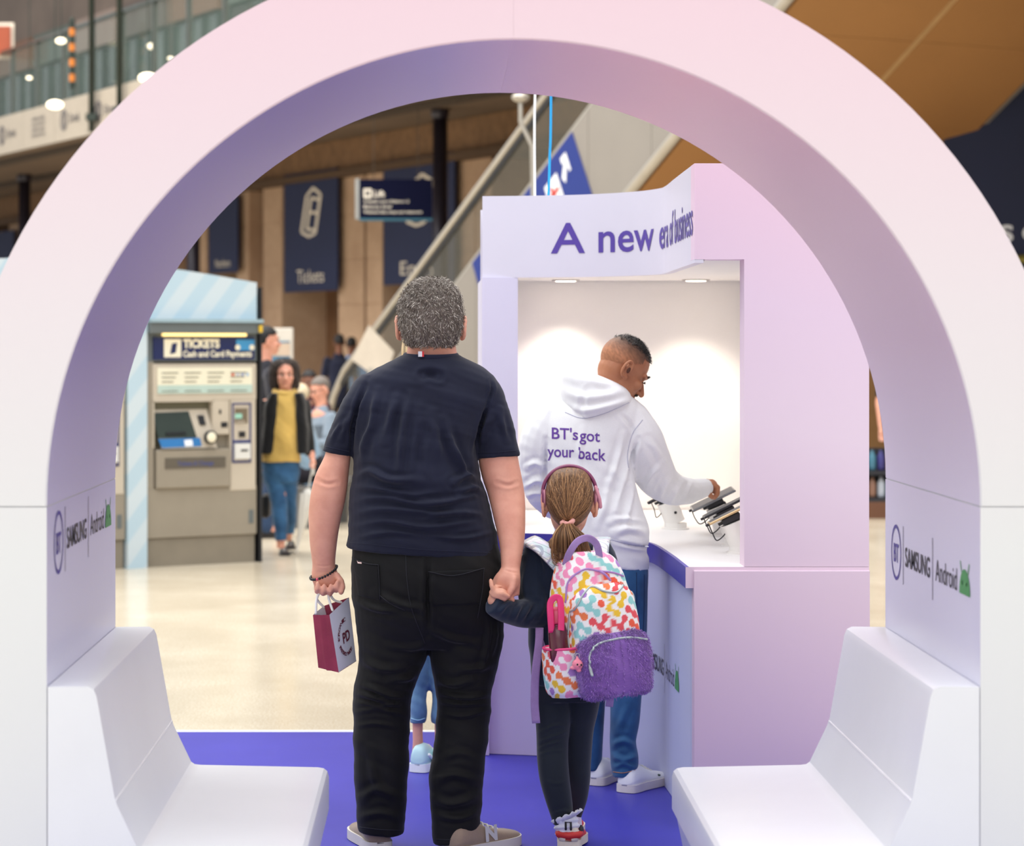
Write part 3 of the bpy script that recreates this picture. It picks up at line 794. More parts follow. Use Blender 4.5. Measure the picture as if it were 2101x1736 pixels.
# blue sign on the cladding
def ECL(u, dz): return ES(u, dz, -0.056)
def find_u(px, dzv):
    lo, hi = -2.0, 14.0
    for _ in range(60):
        mid = (lo + hi) / 2; p = ECL(mid, dzv); q = VX + F * p.x / p.y
        if q < px: lo = mid
        else: hi = mid
    return lo
ua, ub = find_u(970, -0.85), find_u(1174, -0.85)
uc, ud = find_u(1020, -2.2), find_u(1232, -2.2)
EB = mat('esc_sign_blue', (20, 42, 118), 0.5, var=0.03)
sgn = thing('direction_sign', tuple(ECL(ua, -2.2)), 'royal blue direction panel with white arrows on the escalator side', 'sign')
P4 = [ECL(ua, -0.86), ECL(ub, -0.86), ECL(ud, -2.25), ECL(uc, -2.25)]
mk('panel', (P4 + [q - EW * 0.01 for q in P4], [(0, 1, 2, 3), (4, 5, 6, 7), (0, 1, 5, 4), (2, 3, 7, 6), (0, 3, 7, 4), (1, 2, 6, 5)]), EB, sgn)
SWH = mat('sign_white', (226, 228, 232), 0.5, var=0)
def esn(u, v):                                   # u along the top edge 0..1, v down 0..1
    a = P4[0].lerp(P4[1], u); b = P4[3].lerp(P4[2], u); return a.lerp(b, v) - EW * 0.014
def esn2(u, v): return esn(u, v) - EW * 0.004
wrap('rail_symbol_tile', rect2d(0.70, 0.815, 0.17, 0.60), esn, SWH, sgn)
RED = mat('symbol_red', (196, 60, 50), 0.5, var=0)
for v0 in (0.30, 0.42): wrap('rail_symbol', rect2d(0.715, 0.80, v0, v0 + 0.045), esn2, RED, sgn)
wrap('rail_symbol', poly2d([(0.735, 0.24), (0.755, 0.24), (0.785, 0.53), (0.765, 0.53)]), esn2, RED, sgn)
def arrow(u, v, s=0.05):
    wrap('arrow', poly2d([(u, v), (u + s, v), (u + s, v + 0.2), (u + s * 0.66, v + 0.2), (u + s * 0.66, v + 0.10), (u - 0.012, v + 0.26), (u - 0.03, v + 0.18), (u + s * 0.35, v + 0.07), (u, v + 0.07)]), esn, SWH, sgn)
arrow(0.87, 0.10); arrow(0.865, 0.62); arrow(0.74, 0.68); arrow(0.62, 0.55)
wrap('lettering', place2d(text2d('Platforms', 0.01), 0.06, 0.75, 0.45, -0.25), esn, SWH, sgn)
# newel board at the foot of the escalator
p = at(760, 722, 31.0)
e = thing('newel_board', (p.x, p.y, 0), 'pale board at the foot of the escalator', 'board')
mk('board', ([p + Vector(q) for q in ((-0.02, 0, 0.34), (0.30, 0.05, 0.0), (0.18, 0.05, -0.40), (-0.24, 0, -0.10))] + [p + Vector(q) for q in ((-0.02, 0.06, 0.34), (0.30, 0.11, 0.0), (0.18, 0.11, -0.40), (-0.24, 0.06, -0.10))], [(0, 1, 2, 3), (4, 5, 6, 7), (0, 1, 5, 4), (1, 2, 6, 5), (2, 3, 7, 6), (3, 0, 4, 7)]), mat('board_pale', (196, 186, 172), 0.6), e)
mk('leg', box(p.x - 0.03, p.x + 0.03, p.y + 0.02, p.y + 0.06, 0, p.z - 0.2), STEEL, e)
# conduit with lamp head in front of the escalator glass
q = [at(1068, 205, 24), at(1068, 250, 24), at(1092, 300, 24), at(1094, 420, 24), at(1094, 560, 24)]
o = thing('conduit', tuple(at(1094, 560, 24)), 'grey bent conduit hanging in front of the escalator', 'conduit')
mk('pipe', tube(q, 0.022, 10), STEEL, o, True)
mk('pipe_box', ell(at(1068, 200, 24), (0.09, 0.09, 0.05)), STEEL, o, True)
mk('pipe_hanger', tube([at(1068, 200, 24), at(1068, -300, 24)], 0.012, 8), STEEL, o)

# ================================================================== navy shop front on the far right
p0 = at(1900, 706, 27); 
shop = thing('shop_front', (p0.x + 3, p0.y, 0), 'navy shop front with white lettering at the right edge', 'shop front', kind='structure')
zt_ = CZ + (VY - 160) / F * 27
SN = mat('shop_navy', (11, 22, 58), 0.6, var=0.15, vscale=0.7)
mk('fascia_board', box(p0.x - 0.5, p0.x + 7, 27.0, 27.2, 2.3, 4.9), SN, shop)
mk('gold_rail', tube([(p0.x - 0.5, 26.95, CZ + (VY - 532) / F * 27), (p0.x + 7, 26.95, CZ + (VY - 532) / F * 27)], 0.05, 10), mat('rail_gold', (150, 140, 70), 0.35, 0.6), shop)
xs_ = at(2040, 480, 26.98)
wrap('lettering', place2d(text2d('S OF', 0.03), at(2050, 480, 27).x, CZ - (495 - VY) / F * 27, at(2178, 480, 27).x, 34 / F * 27), lambda u, v: (u, 26.985, v), SWH, shop, None, True)
mk('shop_wall', box(4.75, p0.x + 7, 27.6, 27.8, 0, 2.3), mat('shop_dark', (22, 24, 34), 0.6), shop)
mk('shop_wall', box(p0.x - 0.5, p0.x + 7, 27.2, 40, 4.9, 5.0), mat('shop_dark', (22, 24, 34), 0.6), shop)
mk('shop_tall_wall', box(3.2, 14, 40, 40.3, 0, 12), mat('shop_far', (26, 28, 44), 0.7), shop)
# shelf unit with goods, seen through the slot beside the kiosk
sx0, sx1, sy = 3.6, 5.2, 23.45
shf = thing('shop_shelf', ((sx0 + sx1) / 2, sy, 0), 'dark shop shelf seen through the gap right of the kiosk', 'shelf')
SHD = mat('shelf_dark', (30, 30, 38), 0.5)
mk('plinth', box(sx0, sx1, sy, sy + 0.5, 0, 0.16), mat('plinth_brown', (104, 66, 44), 0.6), shf)
zs = [0.16, 0.42]
for z in zs: mk('shelf_board', box(sx0, sx1, sy, sy + 0.5, z, z + 0.04), SHD, shf)
for x in (sx0, sx1 - 0.04): mk('shelf_side', box(x, x + 0.04, sy, sy + 0.5, 0.16, 0.66), SHD, shf)
mk('shelf_back', box(sx0, sx1, sy + 0.46, sy + 0.5, 0.16, 0.66), SHD, shf)
cols = [((70, 120, 140), 'teal'), ((190, 195, 205), 'white'), ((60, 56, 120), 'violet'), ((120, 160, 175), 'pale blue'), ((150, 110, 90), 'tan')]
def bottle(x, y, z, h, c, cn, row, k):
    e = thing('bottle', (x, y, z), '%s bottle on the %s row of the shop shelf, %s from the left' % (cn, row, ['first', 'second', 'third', 'fourth', 'fifth', 'sixth', 'seventh'][k - 1]), 'bottle', 'bottles on the shop shelf')
    mk('body', lathe([(0.032, z), (0.036, z + 0.02), (0.036, z + h * 0.65), (0.016, z + h * 0.82), (0.016, z + h * 0.92)], 14, (x, y, 0)), mat('bottle_' + cn.replace(' ', '_'), c, 0.25), e, True)
    mk('cap', lathe([(0.019, z + h * 0.92), (0.019, z + h)], 14, (x, y, 0)), SHD, e)
ords = ['lower', 'upper']
for r, z in enumerate(zs):
    for k in range(7):
        c, cn = cols[(k * 2 + r) % 5]
        bottle(4.02 + k * 0.085, sy + 0.10, z + 0.041, 0.21, c, cn, ords[r], k + 1)

# ================================================================== ticket machines
MO = Vector((-1.39, 18.79, 0)); MR = Vector((0.86, 0.51, 0)).normalized(); MN = Vector((0.51, -0.86, 0)).normalized()
MT = Matrix(((MR.x, -MN.x, 0, MO.x), (MR.y, -MN.y, 0, MO.y), (0, 0, 1, 0), (0, 0, 0, 1)))   # local x to the right, y into the machine
def mu(px, off=0.0):
    k = (px - VX) / F; o = MO + MN * off
    return (k * o.y - o.x) / (MR.x - k * MR.y)
def mz(px, py, off=0.0):
    p = MO + MN * off + MR * mu(px, off); return CZ - (py - VY) / F * p.y
MGREY = mat('machine_grey', (148, 138, 122), 0.5, 0.1, var=0.04)
MLT = mat('machine_light', (190, 178, 160), 0.5, var=0.03)
MDK = mat('machine_slate', (98, 104, 104), 0.45, var=0.04)
MBLK = mat('machine_black', (22, 22, 26), 0.4)
m, t = custom('header_stripes', 0.45)
x, y, z = t.xyz()
wv = t.math('FRACT', t.math('MULTIPLY', t.math('ADD', t.math('MULTIPLY', x, 1.0), t.math('MULTIPLY', z, -0.8)), 3.6))
t.base(t.ramp(wv, [(0.0, (176, 198, 210)), (0.46, (176, 198, 210)), (0.54, (194, 206, 212)), (1.0, (194, 206, 212))]))
STR = MATS['header_stripes']
MNAVY = mat('machine_navy', (16, 28, 78), 0.4, var=0.02)
def machine(x0, w_, label, detail=True):
    """front face at local y = 0, from x0 to x0 + w_"""
    e = thing('ticket_machine', (0, 0, 0), label, 'ticket machine', 'ticket machines in a row', local=True)
    e.matrix_world = MT @ Matrix.Translation((x0, 0, 0))
    zq = lambda py: mz(410, py)
    A = lambda px: mu(px) - mu(300)              # local x of an image column, machine starts at column 300
    sc = w_ / (mu(527) - mu(300)); B = lambda px: A(px) * sc
    zb, zs1, zd, zh0, zh1, zt0 = 0.0, zq(1102), zq(1040), zq(738), zq(690), zq(655)
    mk('plinth', box(0.01, w_ - 0.01, 0.02, 0.6, 0, zs1), mat('machine_plinth', (132, 122, 106), 0.55, var=0.06), e)
    mk('cabinet', box(0, w_, 0.06, 0.6, zs1, zt0), MGREY, e)
    mk('lower_door', box(0.0, w_, 0.0, 0.06, zs1 + 0.004, zq(1000), 0.006), MGREY, e)
    mk('left_stile', box(0.0, B(316), 0.0, 0.06, zq(1000), zq(742), 0.004), MGREY, e)
    mk('info_frame', box(B(313), w_ - 0.005, -0.005, 0.06, zq(822), zq(746), 0.006), MLT, e)
    inf = mk('info_panel', box(B(322), B(516), -0.012, -0.004, zq(807), zq(754)), mat('info_cream', (226, 220, 196), 0.5, var=0.02), e)
    mk('info_band', box(B(322), B(516), -0.014, -0.011, zq(807), zq(790)), mat('info_teal', (176, 196, 186), 0.5), inf)
    fnm = lambda u, v: (u, -0.0155, v)
    TX = mat('info_text', (120, 116, 100), 0.6, var=0)
    for c in range(4):
        for r in range(4):
            wrap('info_line', rect2d(B(330 + c * 47), B(330 + c * 47 + 34 - 5 * (r % 3)), zq(766 + r * 9 + (10 if r == 3 else 0)), zq(764 + r * 9 + (10 if r == 3 else 0))), fnm, TX, inf)
    for k, cc in enumerate(((206, 110, 90), (190, 190, 200), (150, 160, 190), (170, 190, 210))):
        wrap('card_mark', ring2d(B(476 + k * 10), zq(769), 0.0, 0.014, 12), fnm, mat('card_%d' % k, cc, 0.5, var=0), inf)
    # sign and canopy
    mk('sign_board', box(0.0, w_, 0.0, 0.06, zq(742), zt0, 0.003), MDK, e)
    s = mk('sign_panel', box(B(313), B(520), -0.02, 0.0, zh0, zq(692)), MNAVY, e)
    fns = lambda u, v: (u, -0.023, v)
    tc = mat('sign_letter', (232, 224, 200), 0.5, var=0)
    wrap('ticket_tile', rect2d(B(334), B(369), zq(733), zq(696)), fns, tc, s)
    wrap('ticket_mark', poly2d([(B(346), zq(727)), (B(358), zq(724)), (B(361), zq(703)), (B(350), zq(705))]), lambda u, v: (u, -0.0245, v), MNAVY, s)
    wrap('lettering', place2d(text2d('TICKETS', 0.05), B(373), zq(713), B(448), zq(696) - zq(713)), fns, tc, s)
    wrap('lettering', place2d(text2d('Cash and Card Payments', 0.03), B(373), zq(732), B(514), zq(719) - zq(732)), fns, tc, s)
    wrap('blue_sticker', rect2d(B(482), B(519), zq(719), zq(697)), fns, mat('sticker_blue', (60, 140, 190), 0.5, var=0), s)
    wrap('sticker_figure', ring2d(B(485), zq(713), 0, 0.022, 12), lambda u, v: (u, -0.0245, v), tc, s)
    wrap('sticker_hand', ring2d(B(514), zq(713), 0, 0.022, 12), lambda u, v: (u, -0.0245, v), tc, s)
    mk('lamp_strip', box(B(330), B(500), -0.05, -0.02, zq(690), zq(684)), mat('machine_lamp', (255, 220, 140), 0.4, var=0, emit=1.5), e)
    mk('canopy', box(0.0, w_ + 0.01, -0.08, 0.05, zq(684), zq(662), 0.004), MDK, e)
    mk('canopy_lip', box(0.0, w_ + 0.01, -0.10, 0.06, zq(662), zt0), mat('canopy_light', (150, 172, 180), 0.4), e)
    if not detail: return e
    # screen recess
    rx0, rx1, rz0, rz1 = B(316), B(435), zq(917), zq(824)
    mk('recess_back', box(rx0, rx1, 0.055, 0.065, rz0, rz1), mat('recess_olive', (96, 92, 72), 0.6), e)
    for bx in ((rx0 - 0.012, rx0, rz0, rz1), (rx1, rx1 + 0.012, rz0, rz1), (rx0, rx1, rz1, rz1 + 0.012)):
        mk('recess_lip', box(bx[0], bx[1], -0.006, 0.06, bx[2], bx[3]), MLT, e)
    def quad(pts, y_):                            # pixel corners -> sloped plate, y_ = depth per corner
        v = [(B(a), yy, zq(b)) for (a, b), yy in zip(pts, y_)]
        return v + [(p[0], p[1] + 0.012, p[2]) for p in v], [(0, 1, 2, 3), (4, 5, 6, 7), (0, 1, 5, 4), (1, 2, 6, 5), (2, 3, 7, 6), (3, 0, 4, 7)]
    mk('console', quad([(313, 840), (430, 840), (441, 919), (328, 919)], (0.05, 0.05, -0.04, -0.04)), MLT, e)
    scn = mk('screen', quad([(316, 846), (391, 844), (401, 897), (322, 897)], (0.035, 0.035, -0.025, -0.025)), mat('screen_green', (44, 54, 48), 0.2, var=0.1), e)
    mk('screen_bar', quad([(338, 886), (378, 885), (379, 890), (338, 891)], (-0.027, -0.027, -0.03, -0.03)), MBLK, scn)
    mk('key_strip', quad([(322, 899), (407, 898), (409, 915), (328, 917)], (-0.03, -0.03, -0.042, -0.042)), mat('key_blue', (40, 110, 170), 0.4), e)
    mk('key_label', quad([(374, 902), (390, 901), (391, 914), (375, 915)], (-0.036, -0.036, -0.046, -0.046)), SWH, e)
    mk('card_reader', quad([(408, 853), (420, 852), (423, 872), (411, 872)], (0.02, 0.02, 0.0, 0.0)), MBLK, e)
    kc = (B(425), -0.05, zq(897))
    d = mk('dial', xf(lathe([(0.052, 0), (0.052, 0.025), (0.046, 0.032)], 28), Matrix.Translation(kc) @ Matrix.Rotation(PI / 2, 4, 'X')), MBLK, e, True)
    mk('dial_face', xf(lathe([(0.040, 0.032), (0.034, 0.036)], 28), Matrix.Translation(kc) @ Matrix.Rotation(PI / 2, 4, 'X')), mat('dial_cream', (236, 226, 200), 0.3, var=0), d, True)
    mk('upper_panel', box(B(438), B(470), -0.004, 0.06, zq(892), zq(822), 0.004), MLT, e)
    mk('coin_slot', box(B(449), B(453), -0.008, -0.003, zq(850), zq(841)), MBLK, e)
    mk('key_lock', box(B(453), B(466), -0.008, -0.003, zq(878), zq(867)), MBLK, e)
    pp = mk('pay_panel', box(B(472), w_ - 0.01, -0.006, 0.06, zq(1009), zq(822), 0.006), MLT, e)
    NB = mat('pay_trim_blue', (52, 60, 110), 0.4, var=0)
    for (a, b, c, dd) in ((475, 478, 952, 828), (511, 514, 952, 828), (475, 514, 831, 828), (475, 514, 911, 905), (475, 514, 952, 948)):
        mk('pay_trim', box(B(a), B(b), -0.012, -0.004, zq(c), zq(dd)), NB, e)
    mk('keypad_recess', box(B(481), B(507), -0.009, -0.004, zq(870), zq(839)), mat('keypad_brown', (110, 96, 76), 0.5), e)
    mk('keypad_display', box(B(481), B(495), -0.014, -0.008, zq(860), zq(850)), mat('display_mint', (150, 200, 180), 0.3, var=0), e)
    for r in range(3):
        for c in range(3): mk('key', box(B(484 + c * 6), B(488 + c * 6), -0.014, -0.008, zq(866 + r * 3), zq(864 + r * 3)), MLT, e)
    mk('chip_slot', box(B(489), B(502), -0.012, -0.005, zq(899), zq(887)), MBLK, e)
    mk('printer', box(B(479), B(511), -0.03, -0.004, zq(944), zq(912), 0.005), mat('printer_white', (214, 212, 206), 0.4), e)
    mk('printer_slot', box(B(491), B(505), -0.033, -0.029, zq(928), zq(924)), MBLK, e)
    mk('tray', box(B(318), B(470), -0.03, 0.06, zq(1000), zq(921), 0.01), MGREY, e)
    mk('tray_slot', box(B(335), B(459), -0.036, -0.028, zq(960), zq(938)), mat('slot_brown', (92, 84, 72), 0.5), e)
    wrap('tray_lettering', place2d(text2d('Tickets & Change', 0.02), B(360), zq(954), B(434), zq(945) - zq(954)), lambda u, v: (u, -0.038, v), mat('tray_blue', (70, 78, 128), 0.5, var=0), e)
    mk('vent', box(w_ - 0.07, w_ - 0.03, -0.003, 0.003, zq(1078), zq(1050)), MDK, e)
    return e
xm = mu(300)
machine(xm, mu(527) - xm, 'grey ticket machine with navy sign, nearest the walking woman')
machine(mu(258) - (mu(527) - xm), mu(527) - xm - 0.003, 'second ticket machine mostly hidden behind the arch leg', True)
# striped header, post and black edge frame that hold the machines
hd = thing('machine_surround', (0, 0, 0), 'light blue diagonally striped header and post around the ticket machines', 'machine surround', local=True)
hd.matrix_world = MT
x1 = mu(527); zt0 = mz(410, 655)
xl_ = x1 - 4.6
pts = []
for k in range(25):
    s = k / 24; xx = xl_ + (x1 - xl_) * s
    top = mz(527, 580) + 0.16 * math.sin(PI * min(1, (x1 - xx) / 3.4)) 
    pts.append((xx, top))
prof = [(xl_, zt0)] + pts + [(x1, zt0)]
mk('header', prism(prof, 0.0, 0.62, 'Y'), STR, hd)
mk('striped_post', box(mu(259), mu(299), -0.03, 0.62, 0, zt0), STR, hd)
mk('edge_frame', box(x1 + 0.012, x1 + 0.035, -0.02, 0.62, 0, mz(527, 590)), MBLK, hd)
mk('amber_lamp', box(x1 - 0.03, x1 - 0.005, -0.11, -0.09, mz(527, 682), mz(527, 668)), mat('amber', (220, 180, 50), 0.4, var=0), hd)

# pale poster stand behind the machines
p = at(577, 740, 26)
e = thing('poster_stand', (p.x, p.y, 0), 'white poster stand with a blue picture behind the machine', 'poster stand')
w2 = 24 / F * 26
zl, zh = CZ - (800 - VY) / F * 26, CZ - (673 - VY) / F * 26
mk('frame', box(p.x - w2 * 1.1, p.x + w2, p.y, p.y + 0.1, 0, zh, 0.01), mat('stand_pale', (200, 194, 184), 0.5), e)
mk('poster', box(p.x - w2 * 0.9, p.x + w2 * 0.75, p.y - 0.006, p.y, zl, zh - 0.14), mat('poster_blue', (70, 120, 150), 0.5, var=0.5, vscale=4), e)
mk('poster_strip', box(p.x - w2 * 0.9, p.x + w2 * 0.75, p.y - 0.008, p.y - 0.001, zh - 0.30, zh - 0.16), mat('poster_tan', (190, 170, 150), 0.5), e)

# ================================================================== figure helpers
from mathutils.bvhtree import BVHTree
def remesh(vfs, voxel, smooth=6, factor=0.5):
    V, Fc = join(*vfs)
    me = bpy.data.meshes.new('blend'); me.from_pydata([tuple(x) for x in V], [], Fc)
    bm = bmesh.new(); bm.from_mesh(me); bmesh.ops.recalc_face_normals(bm, faces=bm.faces[:]); bm.to_mesh(me); bm.free()
    o = bpy.data.objects.new('blend', me); COL.objects.link(o)
    r = o.modifiers.new('r', 'REMESH'); r.mode = 'VOXEL'; r.voxel_size = voxel; r.use_smooth_shade = True
    if smooth:
        s = o.modifiers.new('s', 'SMOOTH'); s.factor = factor; s.iterations = smooth
    dg = bpy.context.evaluated_depsgraph_get()
    out = bpy.data.meshes.new_from_object(o.evaluated_get(dg))
    bpy.data.objects.remove(o); bpy.data.meshes.remove(me)
    out.materials.clear()
    return out
def getco(me, what='co'):
    a = np.empty(len(me.vertices) * 3, np.float32); me.vertices.foreach_get(what, a)
    return a.reshape(-1, 3).astype(float)
def displace(me, fn):
    co = getco(me); n = getco(me, 'normal')
    co = co + n * fn(co, n)[:, None]
    me.vertices.foreach_set('co', co.astype(np.float32).ravel()); me.update()
def proj(co):
    return VX + F * co[:, 0] / co[:, 1], VY - F * (co[:, 2] - CZ) / co[:, 1]
def segdist(x, y, pts):
    best = np.full(x.shape, 1e9)
    for (ax, ay), (bx, by) in zip(pts, pts[1:]):
        dx, dy = bx - ax, by - ay; L = dx * dx + dy * dy + 1e-9
        t = np.clip(((x - ax) * dx + (y - ay) * dy) / L, 0, 1)
        best = np.minimum(best, np.hypot(x - ax - t * dx, y - ay - t * dy))
    return best
def folds(lst, face=-1):
    """ridges and creases in cloth: (line, width, height), on the side that faces the aisle"""
    def fn(co, n):
        x, y = proj(co); wgt = np.clip(face * n[:, 1] * 1.6, 0, 1); out = np.zeros(len(co))
        for pts, wd, amp in lst:
            pp = [tuple(q) for q in spline(pts, 4)] if len(pts) > 2 else pts
            d = segdist(x, y, pp)
            L0 = np.hypot(x - pp[0][0], y - pp[0][1]); L1 = np.hypot(x - pp[-1][0], y - pp[-1][1])
            tl = math.dist(pp[0], pp[-1]) * 0.35 + 1e-6
            end = np.clip(np.minimum(L0, L1) / tl, 0.15, 1)
            out += amp * (np.exp(-(d / wd) ** 2) - 0.45 * np.exp(-((d - 2.0 * wd) / wd) ** 2)) * end
        return out * wgt
    return fn
def folds2(k, lst): return folds([(p, w_, a * k) for p, w_, a in lst])
def crumple(amp, fx, fy, fz, seed=0, warp=1.0):
    r = np.random.default_rng(seed); ph = r.uniform(0, 6.28, (4, 3)); k = r.uniform(0.6, 1.5, (4, 3))
    def fn(co, n):
        out = np.zeros(len(co))
        for i in range(4):
            a = co[:, 0] * fx * k[i, 0] + co[:, 1] * fy * k[i, 1] + co[:, 2] * fz * k[i, 2] + ph[i, 0]
            a = a + warp * np.sin(co[:, 0] * 9 + co[:, 2] * 7 + ph[i, 1]) + warp * 0.7 * np.sin(co[:, 2] * 17 - co[:, 1] * 8 + ph[i, 2])
            out += np.sin(a) ** 3 * amp / 4 * 1.6
        return out
    return fn
def rows(d, data, n=28, p=2.2, sub=4):
    """a closed trunk or limb: rows of (image row, left, right, half depth, depth shift[, tilt])"""
    dat = [tuple(r) + (0.0,) * (6 - len(r)) for r in data]
    R = spline(dat, sub) if sub > 1 else dat
    V, Fc = [], []
    for py, xl, xr_, b, off, tilt in R:
        dd = d + off; cx = ((xl + xr_) / 2 - VX) / F * dd; a = (xr_ - xl) / 2 / F * dd
        for k in range(n):
            t_ = 2 * PI * k / n; c, s = math.cos(t_), math.sin(t_)
            xx = math.copysign(abs(c) ** (2 / p), c); yy = math.copysign(abs(s) ** (2 / p), s)
            V.append((cx + a * xx, dd + b * yy, CZ - (py + tilt * xx / 2 - VY) / F * dd))
    m_ = len(R)
    for i in range(m_ - 1):
        for k in range(n):
            q = (k + 1) % n; Fc.append((i * n + k, i * n + q, (i + 1) * n + q, (i + 1) * n + k))
    Fc.append(tuple(range(n))); Fc.append(tuple((m_ - 1) * n + k for k in range(n - 1, -1, -1)))
    return V, Fc
def limb(pts, sub=4, n=16, flat=1.0, caps='round'):
    """tube through (px, py, d, r)"""
    S = spline(pts, sub)
    return tube([at(q[0], q[1], q[2]) for q in S], [float(q[3]) for q in S], n, caps, flat)
class Surf:
    def __init__(s, objs):
        V, P = [], []
        for o in objs:
            b = len(V); og = ORG[o]; V += [q.co + og for q in o.data.vertices]; P += [tuple(i + b for i in p.vertices) for p in o.data.polygons]
        s.t = BVHTree.FromPolygons(V, P)
    def hit(s, px, py, lift=0.002, dflt=8.0):
        o = Vector((0, 0, CZ)); d = (at(px, py, 1.0) - o).normalized()
        h = s.t.ray_cast(o, d)
        if h[0] is None: return at(px, py, dflt)
        return h[0] - d * lift
def drape_line(name, surf, pts, r, m_, parent, lift=0.001, n=5, flat=1.0):
    pp = spline(pts, 6) if len(pts) > 2 else [np.array(pts[0]) + (np.array(pts[1]) - np.array(pts[0])) * k / 8 for k in range(9)]
    return mk(name, tube([surf.hit(q[0], q[1], lift) for q in pp], r, n), m_, parent, True)
def drape_patch(name, surf, poly, m_, parent, lift=0.003, nx=14, ny=14, thick=0.004):
    """a cloth patch over four image corners (tl, tr, br, bl)"""
    V = []; a, b, c, d = [np.array(q, float) for q in poly]
    for L in (lift, lift - thick):
        for j in range(ny + 1):
            for i in range(nx + 1):
                u, v = i / nx, j / ny; q = (a * (1 - u) + b * u) * (1 - v) + (d * (1 - u) + c * u) * v
                V.append(surf.hit(q[0], q[1], L))
    Fc = []; W_ = nx + 1; T = W_ * (ny + 1)
    for j in range(ny):
        for i in range(nx):
            k = j * W_ + i; Fc.append((k, k + 1, k + W_ + 1, k + W_)); Fc.append((T + k, T + k + W_, T + k + W_ + 1, T + k + 1))
    for i in range(nx): Fc.append((i, i + 1, T + i + 1, T + i)); k = ny * W_ + i; Fc.append((k, k + 1, T + k + 1, T + k))
    for j in range(ny): k = j * W_; Fc.append((k, k + W_, T + k + W_, T + k)); k += nx; Fc.append((k, k + W_, T + k + W_, T + k))
    return mk(name, (V, Fc), m_, parent, True)
def head_parts(c, R, s, jaw=1.0, nose=1.0, detail=True):
    """skull, jaw, nose, brow, lips and ears; local y is where the face looks"""
    sx, sy, sz = s; S = Matrix.Diagonal((sx, sy, sz, 1)); M = Matrix.Translation(c) @ R.to_4x4() @ S
    P = [ell((0, -0.012, 0.03), (0.076, 0.098, 0.088)), ell((0, -0.028, -0.02), (0.065, 0.064, 0.07)), ell((0, 0.025, -0.04), (0.062, 0.068, 0.080 * jaw)), ell((0, 0.066, -0.098 * jaw), (0.028, 0.022, 0.022)),
         tube([(0, 0.088, 0.004), (0, 0.103 + 0.006 * (nose - 1), -0.018), (0, 0.112 * nose ** 0.2, -0.036)], [0.008, 0.010, 0.0125], 10),
         ell((-0.012, 0.098, -0.041), (0.009, 0.011, 0.008)), ell((0.012, 0.098, -0.041), (0.009, 0.011, 0.008)),
         tube([(-0.048, 0.070, 0.016), (-0.02, 0.084, 0.02), (0.02, 0.084, 0.02), (0.048, 0.070, 0.016)], [0.008, 0.012, 0.012, 0.008], 10),
         ell((-0.042, 0.062, -0.03), (0.024, 0.022, 0.022)), ell((0.042, 0.062, -0.03), (0.024, 0.022, 0.022)),
         ell((0, 0.088, -0.064), (0.024, 0.011, 0.006)), ell((0, 0.087, -0.074), (0.021, 0.011, 0.007))]
    for sd in (-1, 1):
        pts = []
        for k in range(11):
            a = math.radians(-110 + k * 30)
            pts.append((sd * (0.080 + 0.010 * (1 - abs(k - 5) / 9)), -0.020 - 0.018 * math.cos(a) * (-1) * -1 * 0.9, -0.012 + 0.032 * math.sin(a)))
        P.append(tube(pts, 0.0062, 8))
        P.append(ell((sd * 0.077, -0.014, -0.012), (0.010, 0.013, 0.026)))
        P.append(ell((sd * 0.082, -0.006, -0.042), (0.007, 0.009, 0.010)))
    return [xf(q, M) for q in P], M
def face_marks(M, parent, brow_m, lip_m, closed=False):
    """eyes, brows and mouth as parts"""
    EW_, IR = mat('eye_white', (225, 220, 214), 0.2, var=0), mat('eye_iris', (46, 34, 26), 0.15, var=0)
    for sd in (-1, 1):
        if not closed:
            mk('eye', xf(ell((sd * 0.031, 0.083, -0.004), (0.013, 0.008, 0.0075)), M), EW_, parent, True)
            mk('iris', xf(ell((sd * 0.031, 0.0895, -0.004), (0.006, 0.003, 0.0062)), M), IR, parent, True)
        mk('eyelid', xf(tube([(sd * 0.017, 0.088, 0.0), (sd * 0.031, 0.0925, 0.004 - 0.006 * closed), (sd * 0.046, 0.083, -0.001)], [0.002, 0.0028, 0.002], 8), M), brow_m, parent, True)
        mk('eyebrow', xf(tube([(sd * 0.013, 0.0955, 0.021), (sd * 0.032, 0.0935, 0.029), (sd * 0.052, 0.080, 0.022)], [0.0035, 0.0042, 0.002], 8, flat=0.7), M), brow_m, parent, True)
    mk('mouth', xf(tube([(-0.024, 0.090, -0.069), (0, 0.1005, -0.068), (0.024, 0.090, -0.069)], [0.002, 0.0042, 0.002], 8), M), lip_m, parent, True)
